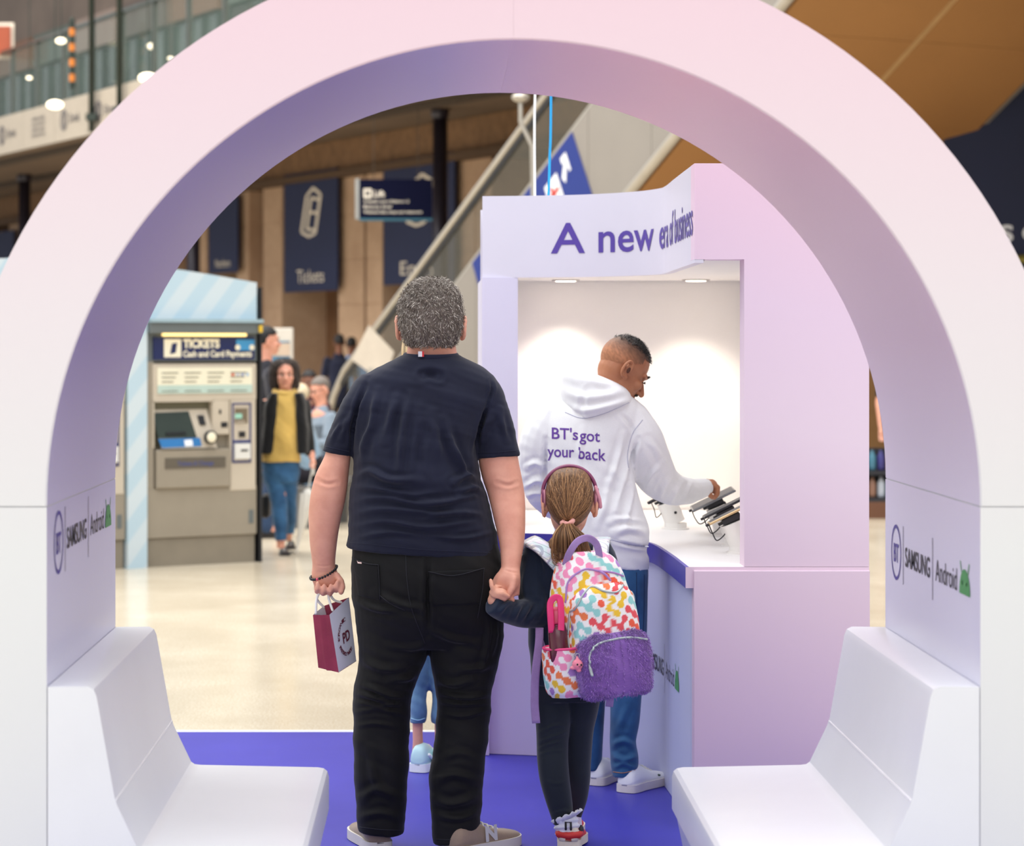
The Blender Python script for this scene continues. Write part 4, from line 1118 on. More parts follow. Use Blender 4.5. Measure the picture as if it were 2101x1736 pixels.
def shoe(name, pos, ang, L, parent, up_m, sole_m, hs=1.0, lift=0.0, ws=1.0, toe_m=None, heel_m=None, tilt=0.0):
    """a laced shoe; pos = heel on the ground, ang = heading from +Y"""
    M = Matrix.Translation(pos) @ Matrix.Rotation(-ang, 4, 'Z') @ Matrix.Rotation(tilt, 4, 'X') @ Matrix.Diagonal((L * ws, L, L * hs, 1))
    st = [(0.0, 0.035, 0.17), (0.012, 0.075, 0.215), (0.04, 0.108, 0.275), (0.10, 0.122, 0.32), (0.20, 0.125, 0.34), (0.32, 0.125, 0.32), (0.45, 0.138, 0.255), (0.6, 0.158, 0.205), (0.75, 0.165, 0.175), (0.87, 0.145, 0.155), (0.95, 0.10, 0.13), (1.0, 0.04, 0.09)]
    S = spline(st, 3); n = 13; V, Fc = [], []
    for y, hw, top in S:
        for k in range(n):
            a = PI * k / (n - 1); c, s_ = math.cos(a), math.sin(a)
            V.append((hw * math.copysign(abs(c) ** 0.75, c), y, 0.085 + (top - 0.085) * abs(s_) ** 0.8))
    m_ = len(S)
    for i in range(m_ - 1):
        for k in range(n - 1): Fc.append((i * n + k, i * n + k + 1, (i + 1) * n + k + 1, (i + 1) * n + k))
        Fc.append((i * n, (i + 1) * n, (i + 1) * n + n - 1, i * n + n - 1))
    Fc.append(tuple(range(n))); Fc.append(tuple((m_ - 1) * n + k for k in range(n)))
    u = mk(name, xf((V, Fc), M), up_m, parent, True)
    out = [(hw * 1.07 + 0.006, y) for y, hw, top in S]; out = [(-a, b) for a, b in out] + [(a, b) for a, b in reversed(out)]
    mk('sole', xf(prism(out, 0.0, 0.10, 'Z'), M), sole_m, u)
    for k in range(4):
        y = 0.42 + k * 0.075; z = 0.275 - k * 0.03
        mk('lace', xf(tube([(-0.075, y, z - 0.05), (-0.03, y + 0.01, z + 0.012), (0.03, y + 0.01, z + 0.012), (0.075, y, z - 0.05)], 0.012, 6), M), mat('lace_pale', (222, 220, 216), 0.7), u, True)
    if heel_m: mk('heel_patch', xf(([(x * 1.03, y - 0.012, z) for x, y, z in V[:n * 10]], [f for f in Fc if max(f) < n * 10 and len(f) == 4][:200]), M), heel_m, u, True)
    if toe_m: mk('toe_cap', xf(([(x * 1.03, y + 0.006, z + 0.006) for x, y, z in V[n * 25:]], [tuple(i - n * 25 for i in f) for f in Fc if min(f) >= n * 25]), M), toe_m, u, True)
    return u, M
def attr_mat(name, rough=0.6, spec=0.3, sheen=0.0, bump=0.0, bscale=200):
    m, t = custom(name, rough)
    a = t.node('ShaderNodeAttribute', attribute_name='Col'); t.base(a.outputs[0])
    t.b.inputs['Specular IOR Level'].default_value = spec
    if sheen: t.b.inputs['Sheen Weight'].default_value = sheen
    if bump: t.bump(t.noise(bscale, 3), bump, 0.002)
    return m
def paint(me, cols):
    """vertex colours (N x 3, 0-255)"""
    a = me.color_attributes.new('Col', 'FLOAT_COLOR', 'POINT')
    c = np.asarray(cols, float) / 255.0
    c = np.where(c <= 0.04045, c / 12.92, ((c + 0.055) / 1.055) ** 2.4)
    a.data.foreach_set('color', np.concatenate([c, np.ones((len(c), 1))], 1).astype(np.float32).ravel())
def tufts(me, count, length, width, flow, palette, seed=1, keep=None, lift=0.6, base_cols=None):
    """short strands rooted on a scalp mesh; returns one mesh that holds scalp and strands, coloured"""
    r = np.random.default_rng(seed)
    co = getco(me); nn = getco(me, 'normal')
    idx = np.arange(len(co))
    if keep is not None: idx = idx[keep(co, nn)]
    pick = r.choice(idx, count)
    V = [tuple(q) for q in co]; Fc = [tuple(p.vertices) for p in me.polygons]
    cols = [palette[0]] * len(V) if base_cols is None else list(base_cols)
    for i in pick:
        p = Vector(co[i]) + Vector(r.normal(0, 0.002, 3)); n = Vector(nn[i])
        fl = Vector(flow(co[i], nn[i])); fl = fl - n * fl.dot(n)
        if fl.length > 1e-6: fl.normalize()
        fl += Vector(r.normal(0, 0.35, 3))
        L = length * r.uniform(0.6, 1.3)
        d0 = (n * lift + fl * (1 - lift * 0.5)).normalized()
        a = d0.cross(n);
        if a.length < 1e-4: a = Vector((1, 0, 0))
        a.normalize(); w_ = width * r.uniform(0.7, 1.3)
        p1 = p + d0 * L * 0.55; p2 = p1 + (fl * 0.9 + n * lift * 0.35).normalized() * L * 0.5
        b = len(V)
        V += [tuple(p - a * w_), tuple(p + a * w_), tuple(p1 + a * w_ * 0.8), tuple(p1 - a * w_ * 0.8), tuple(p2), tuple(p1 + n * w_)]
        Fc += [(b, b + 1, b + 2, b + 3), (b + 3, b + 2, b + 4), (b + 2, b + 5, b + 4), (b + 5, b + 3, b + 4)]
        c = np.array(palette[r.integers(len(palette))]) * r.uniform(0.85, 1.15); cols += [tuple(np.clip(c, 0, 255))] * 6
    o = bpy.data.meshes.new('hair'); o.from_pydata(V, [], Fc)
    paint(o, cols)
    return o
def setcol(me, fn):
    co = getco(me); paint(me, fn(co))
SKIN = {}
def skin(name, c, rough=0.5):
    m, t = custom(name, rough)
    n1 = t.noise(14, 4); n2 = t.noise(70, 3); c0 = np.array(c)
    t.base(t.mix(t.ramp(n2, [(0.4, (0, 0, 0)), (0.7, (70, 70, 70))]), t.ramp(n1, [(0.3, tuple(c0 * (0.95, 0.90, 0.89))), (0.7, tuple(np.minimum(c0 * (1.03, 1.03, 1.03), 255)))]), lin(tuple(c0 * (0.9, 0.74, 0.70)))))
    t.b.inputs['Subsurface Weight'].default_value = 0.12; t.b.inputs['Subsurface Radius'].default_value = (0.012, 0.005, 0.003); t.b.inputs['Subsurface Scale'].default_value = 0.4
    t.bump(t.noise(260, 3), 0.12, 0.002)
    return m
def cloth(name, c, var=0.12, vs=5, weave=600, rough=0.85, sheen=0.15, bump=0.12, c2=None):
    m, t = custom(name, rough)
    n1 = t.noise(vs, 4); c0 = np.array(c, float)
    lo = c0 * (1 - var); hi = np.minimum(255, c0 * (1 + var)) if c2 is None else np.array(c2, float)
    w_ = t.noise(weave, 2)
    t.base(t.mix(t.math('MULTIPLY', w_, 0.35), t.ramp(n1, [(0.3, tuple(lo)), (0.7, tuple(hi))]), lin(tuple(c0 * 0.75))))
    t.b.inputs['Sheen Weight'].default_value = sheen; t.b.inputs['Specular IOR Level'].default_value = 0.2
    t.bump(w_, bump, 0.002)
    return m

# ================================================================== man in the navy T-shirt
MD = 7.874
SKA = skin('skin_fair', (226, 166, 142))
hc = at(884, 664, MD + 0.0)
hp, HM = head_parts(hc, Matrix.Identity(3), (1.23, 1.12, 1.10))
def finger(pts, r): return tube(pts, [r * (1.0 - 0.06 * i) for i in range(len(pts))], 10)
def hv(px, py, dz): return at(px, py, MD + dz)
parts = hp + [
    rows(MD, [(690, 838, 934, 0.066, 0.0), (715, 836, 936, 0.07, -0.005), (740, 828, 944, 0.075, -0.01), (775, 800, 972, 0.09, 0.0)]),
    rows(MD, [(760, 790, 985, 0.09, 0), (860, 750, 970, 0.13, 0), (1000, 745, 970, 0.15, 0), (1150, 740, 1005, 0.14, 0), (1300, 750, 1010, 0.10, 0)], sub=2),
    rows(MD, [(1270, 760, 860, 0.07, 0), (1450, 750, 820, 0.06, 0), (1690, 755, 805, 0.05, 0)], sub=2),
    rows(MD, [(1270, 905, 1010, 0.07, 0), (1450, 915, 985, 0.06, 0), (1690, 910, 960, 0.05, 0)], sub=2),
    # left arm, from under the sleeve to the wrist
    rows(MD, [(820, 712, 765, 0.05, 0.0), (900, 676, 722, 0.052, 0), (935, 666, 720, 0.054, 0), (970, 649, 716, 0.053, -0.005), (1000, 640, 713, 0.052, -0.01), (1030, 635, 708, 0.05, -0.01), (1060, 633, 701, 0.048, -0.005), (1090, 634, 695, 0.046, 0.0), (1120, 636, 691, 0.042, 0.005), (1150, 640, 688, 0.035, 0.01), (1170, 641, 688, 0.030, 0.012)]),
    rows(MD, [(820, 985, 1035, 0.05, 0.0), (900, 984, 1058, 0.056, 0), (940, 981, 1063, 0.056, 0), (980, 989, 1071, 0.055, -0.005), (1010, 999, 1076, 0.054, -0.01), (1040, 1007, 1078, 0.052, -0.03), (1070, 1014, 1078, 0.05, -0.05), (1100, 1021, 1077, 0.046, -0.07), (1130, 1026, 1073, 0.041, -0.09), (1160, 1028, 1068, 0.034, -0.115), (1180, 1027, 1067, 0.030, -0.13)]),
    # left hand: palm, four curled fingers, thumb
    rows(MD, [(1160, 641, 688, 0.028, 0.012), (1178, 639, 694, 0.026, 0.012), (1193, 641, 699, 0.022, 0.012), (1204, 645, 698, 0.018, 0.012)], sub=3),
]
for x, y0, e_ in ((651, 1200, 0.0), (664, 1203, 2), (678, 1203, 2), (691, 1199, -1)):
    parts.append(finger([hv(x, y0 - 4, 0.016), hv(x - 1, y0 + 10 + e_, 0.012), hv(x - 1, y0 + 14 + e_, -0.012), hv(x, y0 + 8 + e_, -0.03), hv(x + 1, y0 - 3 + e_, -0.028)], 0.0102))
parts.append(finger([hv(690, 1180, -0.005), hv(700, 1193, -0.014), hv(703, 1205, -0.022), hv(700, 1215, -0.028)], 0.0118))
# right hand closing on the girl's hand
parts.append(rows(MD, [(1166, 1027, 1067, 0.030, -0.125), (1182, 1018, 1068, 0.030, -0.14), (1198, 1014, 1068, 0.028, -0.14), (1210, 1024, 1067, 0.025, -0.14), (1222, 1036, 1066, 0.02, -0.14)], sub=3))
parts.append(ell(hv(1050, 1196, -0.160), (0.022, 0.018, 0.034)))
parts.append(finger([hv(1054, 1188, -0.168), hv(1050, 1208, -0.178), hv(1042, 1222, -0.180), hv(1032, 1230, -0.176)], 0.0125))
for k, (x, y0) in enumerate(((1024, 1180), (1030, 1188), (1038, 1196), (1046, 1203))):
    parts.append(finger([hv(x, y0, -0.14), hv(x - 9, y0 + 14, -0.135), hv(x - 6, y0 + 25, -0.15), hv(x + 6, y0 + 28, -0.16)], 0.0105))
me = remesh(parts, 0.0042, 5)
# elbow creases and forearm
displace(me, folds([([(652, 985), (672, 993), (692, 990)], 3.5, -0.004), ([(1020, 990), (1042, 996), (1060, 990)], 3.5, -0.004), ([(1030, 1168), (1050, 1174), (1066, 1176)], 1.6, -0.002), ([(642, 1158), (665, 1162), (686, 1158)], 1.6, -0.0015)]))
man = link_mesh('person', me, SKA, None, True, origin=(at(880, 706, MD).x, MD, PZ))
props(man, 'man in navy T-shirt and black jeans seen from behind, holding the child\'s hand', 'person')
LIPM = mat('lip', (176, 104, 96), 0.5)
face_marks(HM, man, mat('brow_grey', (80, 72, 66), 0.8), LIPM)
# hair: short, grey and curly
sc = remesh([rows(MD, [(571, 872, 898, 0.03, 0.0), (577, 852, 918, 0.065, -0.005), (590, 835, 934, 0.088, -0.012), (610, 824, 944, 0.10, -0.022), (635, 818, 949, 0.098, -0.035), (660, 819, 949, 0.088, -0.05), (685, 825, 944, 0.072, -0.06), (700, 832, 938, 0.060, -0.058), (711, 842, 924, 0.048, -0.05)])], 0.006, 3)
displace(sc, crumple(0.004, 120, 120, 120, 3, 2.0))
def flow_m(p, n): return (0.5 * math.sin(p[2] * 60 + p[0] * 40), 0.2 * math.sin(p[0] * 70), -0.8)
hm = tufts(sc, 12000, 0.011, 0.0010, flow_m, [(104, 94, 86), (128, 118, 110), (92, 82, 74), (152, 144, 134), (190, 182, 172), (116, 104, 94)], 5, lift=0.45)
HAIRM = attr_mat('hair_mix', 0.55, 0.35)
link_mesh('hair', hm, HAIRM, man, False)
# T-shirt
TEE = cloth('tee_navy', (30, 33, 50), 0.14, 4, 500, 0.8, 0.08)
st = [rows(MD, [(727, 830, 940, 0.078, -0.012), (733, 818, 950, 0.092, -0.01), (742, 800, 968, 0.108, -0.005), (760, 762, 1000, 0.122, 0), (785, 735, 1018, 0.135, 0), (820, 722, 1012, 0.15, 0), (860, 722, 996, 0.16, 0), (900, 723, 984, 0.168, 0), (940, 724, 980, 0.175, 0), (975, 724, 986, 0.182, 0.0), (1010, 717, 997, 0.192, 0.01), (1060, 715, 1011, 0.198, 0.012), (1100, 713, 1020, 0.196, 0.01), (1132, 711, 1027, 0.19, 0.008, 21)], 40, 2.35),
      rows(MD, [(768, 742, 800, 0.07, 0), (785, 726, 800, 0.08, 0), (805, 712, 785, 0.082, 0), (830, 699, 770, 0.08, 0), (870, 681, 748, 0.073, 0), (905, 669, 731, 0.066, 0, 6), (931, 662, 724, 0.064, 0, 12)]),
      rows(MD, [(768, 960, 1010, 0.07, 0), (785, 962, 1024, 0.08, 0), (805, 966, 1034, 0.082, 0), (830, 970, 1042, 0.08, 0), (870, 973, 1053, 0.074, 0), (905, 974, 1061, 0.068, 0, -4), (938, 973, 1067, 0.066, 0, -5)])]
me = remesh(st, 0.0055, 4)
displace(me, folds2(2.0, [
    ([(868, 770), (882, 768), (900, 772)], 7, -0.006), ([(790, 905), (800, 860), (815, 815)], 7, 0.006), ([(757, 900), (765, 850), (775, 800)], 6, 0.005),
    ([(818, 985), (822, 930), (830, 860), (842, 812)], 7, 0.007), ([(900, 960), (895, 900), (885, 850)], 8, 0.005), ([(955, 980), (930, 920), (910, 860)], 7, 0.006), ([(975, 1000), (945, 950), (920, 900)], 6, 0.005),
    ([(860, 975), (862, 920), (870, 880)], 8, -0.005), ([(740, 950), (750, 900), (770, 860)], 6, 0.005),
    ([(728, 978), (760, 968), (800, 985), (860, 985)], 6, 0.008), ([(722, 1000), (770, 1002), (840, 1015), (900, 1010)], 5, 0.006), ([(725, 1030), (790, 1020), (870, 1036), (960, 1028)], 5, 0.006),
    ([(722, 1058), (780, 1045), (860, 1050), (940, 1060)], 5, 0.005), ([(720, 1082), (790, 1070), (880, 1082), (990, 1066)], 5, 0.005), ([(840, 1020), (900, 1030), (990, 1012)], 5, 0.006), ([(860, 1065), (930, 1052), (1005, 1058)], 5, 0.005), ([(730, 1105), (800, 1092), (870, 1100)], 4, 0.004), ([(880, 1100), (950, 1105), (1015, 1092)], 4, 0.004),
    ([(985, 985), (960, 975), (930, 990)], 5, 0.006), ([(995, 1010), (970, 1000), (940, 1012)], 5, 0.006),
    ([(975, 930), (985, 880), (1000, 830)], 4, -0.010), ([(722, 930), (724, 880), (735, 830), (752, 790)], 4, -0.009), ([(1000, 830), (1010, 800), (1008, 780)], 3, -0.005),
    ([(700, 900), (710, 870), (722, 850)], 5, 0.004), ([(680, 905), (692, 880), (705, 865)], 4, 0.003), ([(990, 900), (1000, 870), (1012, 850)], 6, 0.004), ([(1040, 905), (1030, 870), (1025, 840)], 5, 0.004),
]))
displace(me, crumple(0.0022, 14, 10, 60, 11, 1.2))
tee = link_mesh('t_shirt', me, TEE, man, True)
sf = Surf([tee])
TEES = cloth('tee_seam', (30, 33, 54), 0.05)
mk('collar', tube([at(884 + 53 * math.cos(a), 730 + 9 * math.sin(a) * 0.4, MD - 0.014 + 0.088 * -math.sin(a)) for a in [2 * PI * k / 40 for k in range(40)]], 0.0075, 10, closed=True, flat=1.3), TEES, tee, True)
drape_line('hem_stitch', sf, [(718, 1113), (780, 1119), (860, 1127), (940, 1131), (1018, 1135)], 0.0012, TEES, tee)
drape_line('sleeve_stitch', sf, [(668, 916), (690, 921), (716, 926)], 0.0012, TEES, tee)
drape_line('sleeve_stitch', sf, [(980, 928), (1020, 928), (1058, 924)], 0.0012, TEES, tee)
for k, c in enumerate(((204, 206, 214), (214, 214, 218), (196, 32, 40))):
    x0 = 858 + k * 4.0
    V = [at(x0, 721, MD - 0.108), at(x0 + 4.0, 721, MD - 0.108), at(x0 + 4.0, 732, MD - 0.112), at(x0, 732, MD - 0.112)]
    mk('neck_tab', (V + [q + Vector((0, 0.003, 0)) for q in V], [(0, 1, 2, 3), (4, 5, 6, 7), (0, 1, 5, 4), (1, 2, 6, 5), (2, 3, 7, 6), (3, 0, 4, 7)]), mat('tab_%d' % k, c, 0.6, var=0), tee)
# jeans
JB = cloth('jeans_black', (15, 15, 16), 0.25, 3, 700, 0.72, 0.06, 0.15, (27, 26, 25))
jt = [rows(MD, [(1105, 724, 1018, 0.165, 0.0), (1150, 720, 1030, 0.178, -0.01), (1200, 721, 1034, 0.182, -0.015), (1250, 726, 1036, 0.175, -0.012), (1295, 731, 1034, 0.155, 0), (1325, 735, 1030, 0.12, 0)], 40, 2.3),
      rows(MD, [(1270, 731, 884, 0.125, -0.01), (1330, 735, 879, 0.125, 0), (1370, 733, 867, 0.118, 0), (1405, 728, 853, 0.110, 0), (1440, 724, 844, 0.102, 0), (1480, 724, 841, 0.096, 0), (1530, 725, 840, 0.098, 0), (1600, 727, 838, 0.10, 0), (1660, 731, 833, 0.098, 0), (1706, 735, 829, 0.095, 0, 6)]),
      rows(MD, [(1270, 878, 1036, 0.125, -0.01), (1330, 881, 1030, 0.125, 0), (1370, 886, 1020, 0.118, 0), (1405, 891, 1013, 0.110, 0), (1440, 896, 1008, 0.102, 0), (1480, 895, 1005, 0.096, 0), (1530, 890, 1000, 0.098, -0.01), (1585, 881, 992, 0.10, -0.02), (1615, 879, 991, 0.10, -0.02), (1650, 882, 990, 0.098, -0.02), (1690, 886, 986, 0.096, -0.02, -8), (1722, 888, 979, 0.092, -0.02, -18)])]
me = remesh(jt, 0.0058, 4)
displace(me, folds2(1.5, [
    ([(878, 1145), (877, 1220), (880, 1300)], 5, -0.014), ([(740, 1405), (770, 1415), (800, 1428), (840, 1432)], 5, 0.010), ([(730, 1420), (770, 1432), (815, 1445)], 5, 0.009), ([(727, 1440), (780, 1448), (838, 1440)], 4, 0.006), ([(800, 1395), (835, 1392), (858, 1380)], 6, 0.008), ([(728, 1462), (775, 1455), (835, 1468)], 4, 0.005), ([(728, 1490), (770, 1485), (820, 1492)], 4, 0.004),
    ([(900, 1420), (950, 1432), (1010, 1425)], 5, 0.009), ([(898, 1440), (950, 1445), (1005, 1440)], 4, 0.007), ([(898, 1462), (950, 1470), (1003, 1455)], 4, 0.005), ([(895, 1395), (930, 1405), (970, 1395)], 6, 0.008), ([(940, 1375), (985, 1372), (1015, 1360)], 6, 0.006), ([(735, 1350), (780, 1372), (830, 1375)], 7, 0.007), ([(870, 1250), (820, 1240), (770, 1215)], 6, 0.007), ([(885, 1290), (925, 1310), (985, 1322)], 6, 0.007), ([(735, 1235), (775, 1250), (820, 1252)], 5, 0.007), ([(880, 1320), (845, 1330), (800, 1325)], 6, 0.006),
    ([(740, 1640), (775, 1620), (820, 1640)], 7, 0.006), ([(735, 1680), (780, 1668), (825, 1680)], 6, 0.005), ([(890, 1605), (930, 1590), (985, 1605)], 7, 0.007), ([(888, 1640), (930, 1650), (985, 1632)], 7, 0.008), ([(890, 1672), (940, 1680), (985, 1665)], 5, 0.006), ([(900, 1560), (940, 1545), (985, 1560)], 6, 0.004), ([(760, 1540), (770, 1600), (790, 1640)], 8, 0.005), ([(1005, 1260), (1000, 1330), (985, 1390)], 5, 0.005), ([(1020, 1270), (1012, 1330), (1000, 1370)], 4, 0.004),
]))
displace(me, crumple(0.0028, 16, 12, 45, 21, 1.3))
jeans = link_mesh('jeans', me, JB, man, True)
sj = Surf([jeans])
PK = cloth('jeans_pocket', (13, 13, 15), 0.15, 4, 700, 0.75, 0.06)
ST = mat('stitch_grey', (32, 32, 38), 0.8)
p = drape_patch('back_pocket', sj, [(722, 1146), (776, 1160), (779, 1232), (735, 1222)], PK, jeans, 0.004)
drape_line('pocket_stitch', sj, [(722, 1144), (750, 1156), (776, 1159)], 0.0014, ST, p, 0.006)
drape_line('pocket_stitch', sj, [(776, 1160), (778, 1195), (779, 1230)], 0.001, ST, p, 0.006)
p = drape_patch('back_pocket', sj, [(880, 1172), (993, 1168), (985, 1240), (888, 1245)], PK, jeans, 0.004)
drape_line('pocket_stitch', sj, [(879, 1173), (930, 1181), (994, 1166)], 0.0014, ST, p, 0.006)
drape_line('pocket_stitch', sj, [(993, 1168), (990, 1210), (980, 1268)], 0.001, ST, p, 0.006)
drape_line('yoke_seam', sj, [(722, 1168), (760, 1205), (800, 1238), (830, 1252)], 0.0014, ST, jeans, 0.002)
drape_line('centre_seam', sj, [(832, 1128), (835, 1190), (845, 1250), (872, 1320)], 0.0012, ST, jeans, 0.001)
drape_line('hem_stitch', sj, [(737, 1697), (780, 1702), (826, 1704)], 0.0012, ST, jeans, 0.001)
drape_line('hem_stitch', sj, [(890, 1722), (935, 1722), (980, 1704)], 0.0012, ST, jeans, 0.001)
V = [sj.hit(732, 1150, 0.004), sj.hit(742, 1152, 0.004), sj.hit(742, 1157, 0.006), sj.hit(734, 1156, 0.006)]
mk('paper_slip', (V + [q + Vector((0, 0.006, 0)) for q in V], [(0, 1, 2, 3), (4, 5, 6, 7), (0, 1, 5, 4), (1, 2, 6, 5), (2, 3, 7, 6), (3, 0, 4, 7)]), mat('slip', (226, 196, 190), 0.6), jeans)
# shoes
TAUPE = cloth('suede_taupe', (150, 130, 112), 0.1, 8, 300, 0.9, 0.3)
SOLE = mat('sole_pale', (214, 208, 198), 0.6)
hl = at(782, 1741, MD); hr = at(925, 1741, MD)
s1, M1 = shoe('shoe', (hl.x, MD - 0.055, PZ), math.radians(-14), 0.31, man, TAUPE, SOLE, 1.0, ws=1.05)
s2, M2 = shoe('shoe', (hr.x, MD - 0.115, PZ), math.radians(44), 0.31, man, TAUPE, SOLE, 1.0, ws=1.05)
SLV = mat('shoe_silver', (205, 204, 202), 0.5)
wrap('side_letter', place2d(text2d('N', 0.05), 0.0, 0.0, 0.055, 0.055), lambda u, v: M2 @ Vector((0.150 + v * -0.25, 0.36 + (u / 0.31), 0.12 + (v / 0.31) * 0.85)), SLV, s2)
# bead bracelet
br = thing('bead_bracelet', tuple(at(664, 1186, MD)), 'black bead bracelet with one pink bead on the man\'s left wrist', 'bracelet')
BD, BP = mat('bead_black', (24, 24, 28), 0.25), mat('bead_pink', (214, 80, 110), 0.3)
for k in range(30):
    a = 2 * PI * k / 30; c, s = math.cos(a), math.sin(a)
    px = 664 + 27 * c; py = 1166 - 12 * c + (10 if s < 0 else -6) * abs(s) + 8
    q = at(px, py, MD + 0.012 + 0.035 * s)
    mk('bead', ell(q, (0.0046, 0.0046, 0.0046), None, 10, 6), BP if k == 20 else BD, br, True)
# paper bag
bag = thing('paper_bag', tuple(at(690, 1380, MD)), 'small white and maroon paper carrier bag hanging from the man\'s hand', 'bag')
b = {k: at(*v) for k, v in dict(a=(642, 1262, MD - 0.02), b=(676, 1262, MD - 0.06), c=(716, 1226, MD + 0.02), d=(665, 1243, MD + 0.06), e=(653, 1370, MD - 0.02), f=(695, 1380, MD - 0.06), g=(731, 1357, MD + 0.02), h=(690, 1352, MD + 0.06)).items()}
MAR = cloth('paper_maroon', (150, 58, 82), 0.1, 9, 300, 0.7, 0.0); WPA = mat('paper_white', (226, 226, 236), 0.6, var=0.03, bump=0.1, bscale=12)
def panel(name, q, m_, th=0.0015, par=bag, crease=0.006, seed=0):
    A, B_, C, D = q; nrm = (B_ - A).cross(D - A).normalized(); V = []; N = 8; r = np.random.default_rng(seed)
    for L in (0, th):
        for j in range(N + 1):
            for i in range(N + 1):
                u, v = i / N, j / N; p_ = A.lerp(B_, u).lerp(D.lerp(C, u), v)
                V.append(p_ + nrm * (L + crease * math.sin(u * PI) * math.sin(v * 5 + seed) * 0.4 - (crease * 1.2 if abs(u - 0.5) < 0.07 else 0) * (1 if seed == 1 else 0)))
    Fc = []; W_ = N + 1; T = W_ * W_
    for j in range(N):
        for i in range(N):
            k = j * W_ + i; Fc.append((k, k + 1, k + W_ + 1, k + W_)); Fc.append((T + k, T + k + W_, T + k + W_ + 1, T + k + 1))
    return mk(name, (V, Fc), m_, par, True)
panel('side_gusset', (b['a'], b['b'], b['f'], b['e']), MAR, seed=1)
wf = panel('front_panel', (b['b'], b['c'], b['g'], b['f']), WPA, crease=0.003, seed=2)
panel('side_gusset', (b['c'], b['d'], b['h'], b['g']), MAR, seed=3)
panel('back_panel', (b['d'], b['a'], b['e'], b['h']), WPA, crease=0.003, seed=4)
panel('bottom', (b['e'], b['f'], b['g'], b['h']), MAR, crease=0.0)
# lettering ring on the white panel
nrm = (b['c'] - b['b']).cross(b['f'] - b['b']).normalized()
if nrm.y > 0: nrm = -nrm
def bfn(u, v):
    return b['b'].lerp(b['c'], u).lerp(b['f'].lerp(b['g'], u), v) + nrm * 0.004
PR = mat('print_maroon', (110, 44, 60), 0.6, var=0)
wrap('monogram', place2d(text2d('PD', 0.03), 0.42, 0.60, 0.78, -0.17), bfn, PR, wf)
def arc_text(tx, a0, a1, flip):
    for i, ch in enumerate(tx):
        if ch == ' ': continue
        a = math.radians(a0 + (a1 - a0) * i / (len(tx) - 1)); v2, f2 = place2d(text2d(ch, 0.02), -0.035, -0.03, 0.035, 0.06)
        ca, sa = math.cos(a - PI / 2 if not flip else a + PI / 2), math.sin(a - PI / 2 if not flip else a + PI / 2)
        vv = [(0.58 + 0.36 * math.cos(a) + (x * ca - y * sa) * 1.5, 0.52 - 0.27 * math.sin(a) - (x * sa + y * ca)) for x, y in v2]
        wrap('ring_letter', (vv, f2), bfn, PR, wf)
arc_text('ORGANIC', 165, 85, False); arc_text('FRESHLY MADE', 205, 300, True)
st5 = [(0.22 + (0.03 if k % 2 else 0.07) * math.cos(k * PI / 5), 0.50 + (0.012 if k % 2 else 0.028) * math.sin(k * PI / 5)) for k in range(10)]
wrap('star', poly2d(st5), bfn, PR, wf)
HN = mat('handle_white', (232, 230, 228), 0.7)
for a_, b_, o_ in (((648, 1258), (682, 1252), -0.03), ((664, 1246), (700, 1236), 0.03)):
    pts = [at(a_[0], a_[1], MD + o_), at(650, 1228, MD + o_ * 0.6), at(660, 1212, MD - 0.008), at(672, 1212, MD - 0.008), at((b_[0] + 668) / 2, 1230, MD + o_ * 0.6), at(b_[0], b_[1], MD + o_)]
    mk('handle', tube([tuple(q) for q in spline(pts, 5)], 0.0042, 8), HN, bag, True)

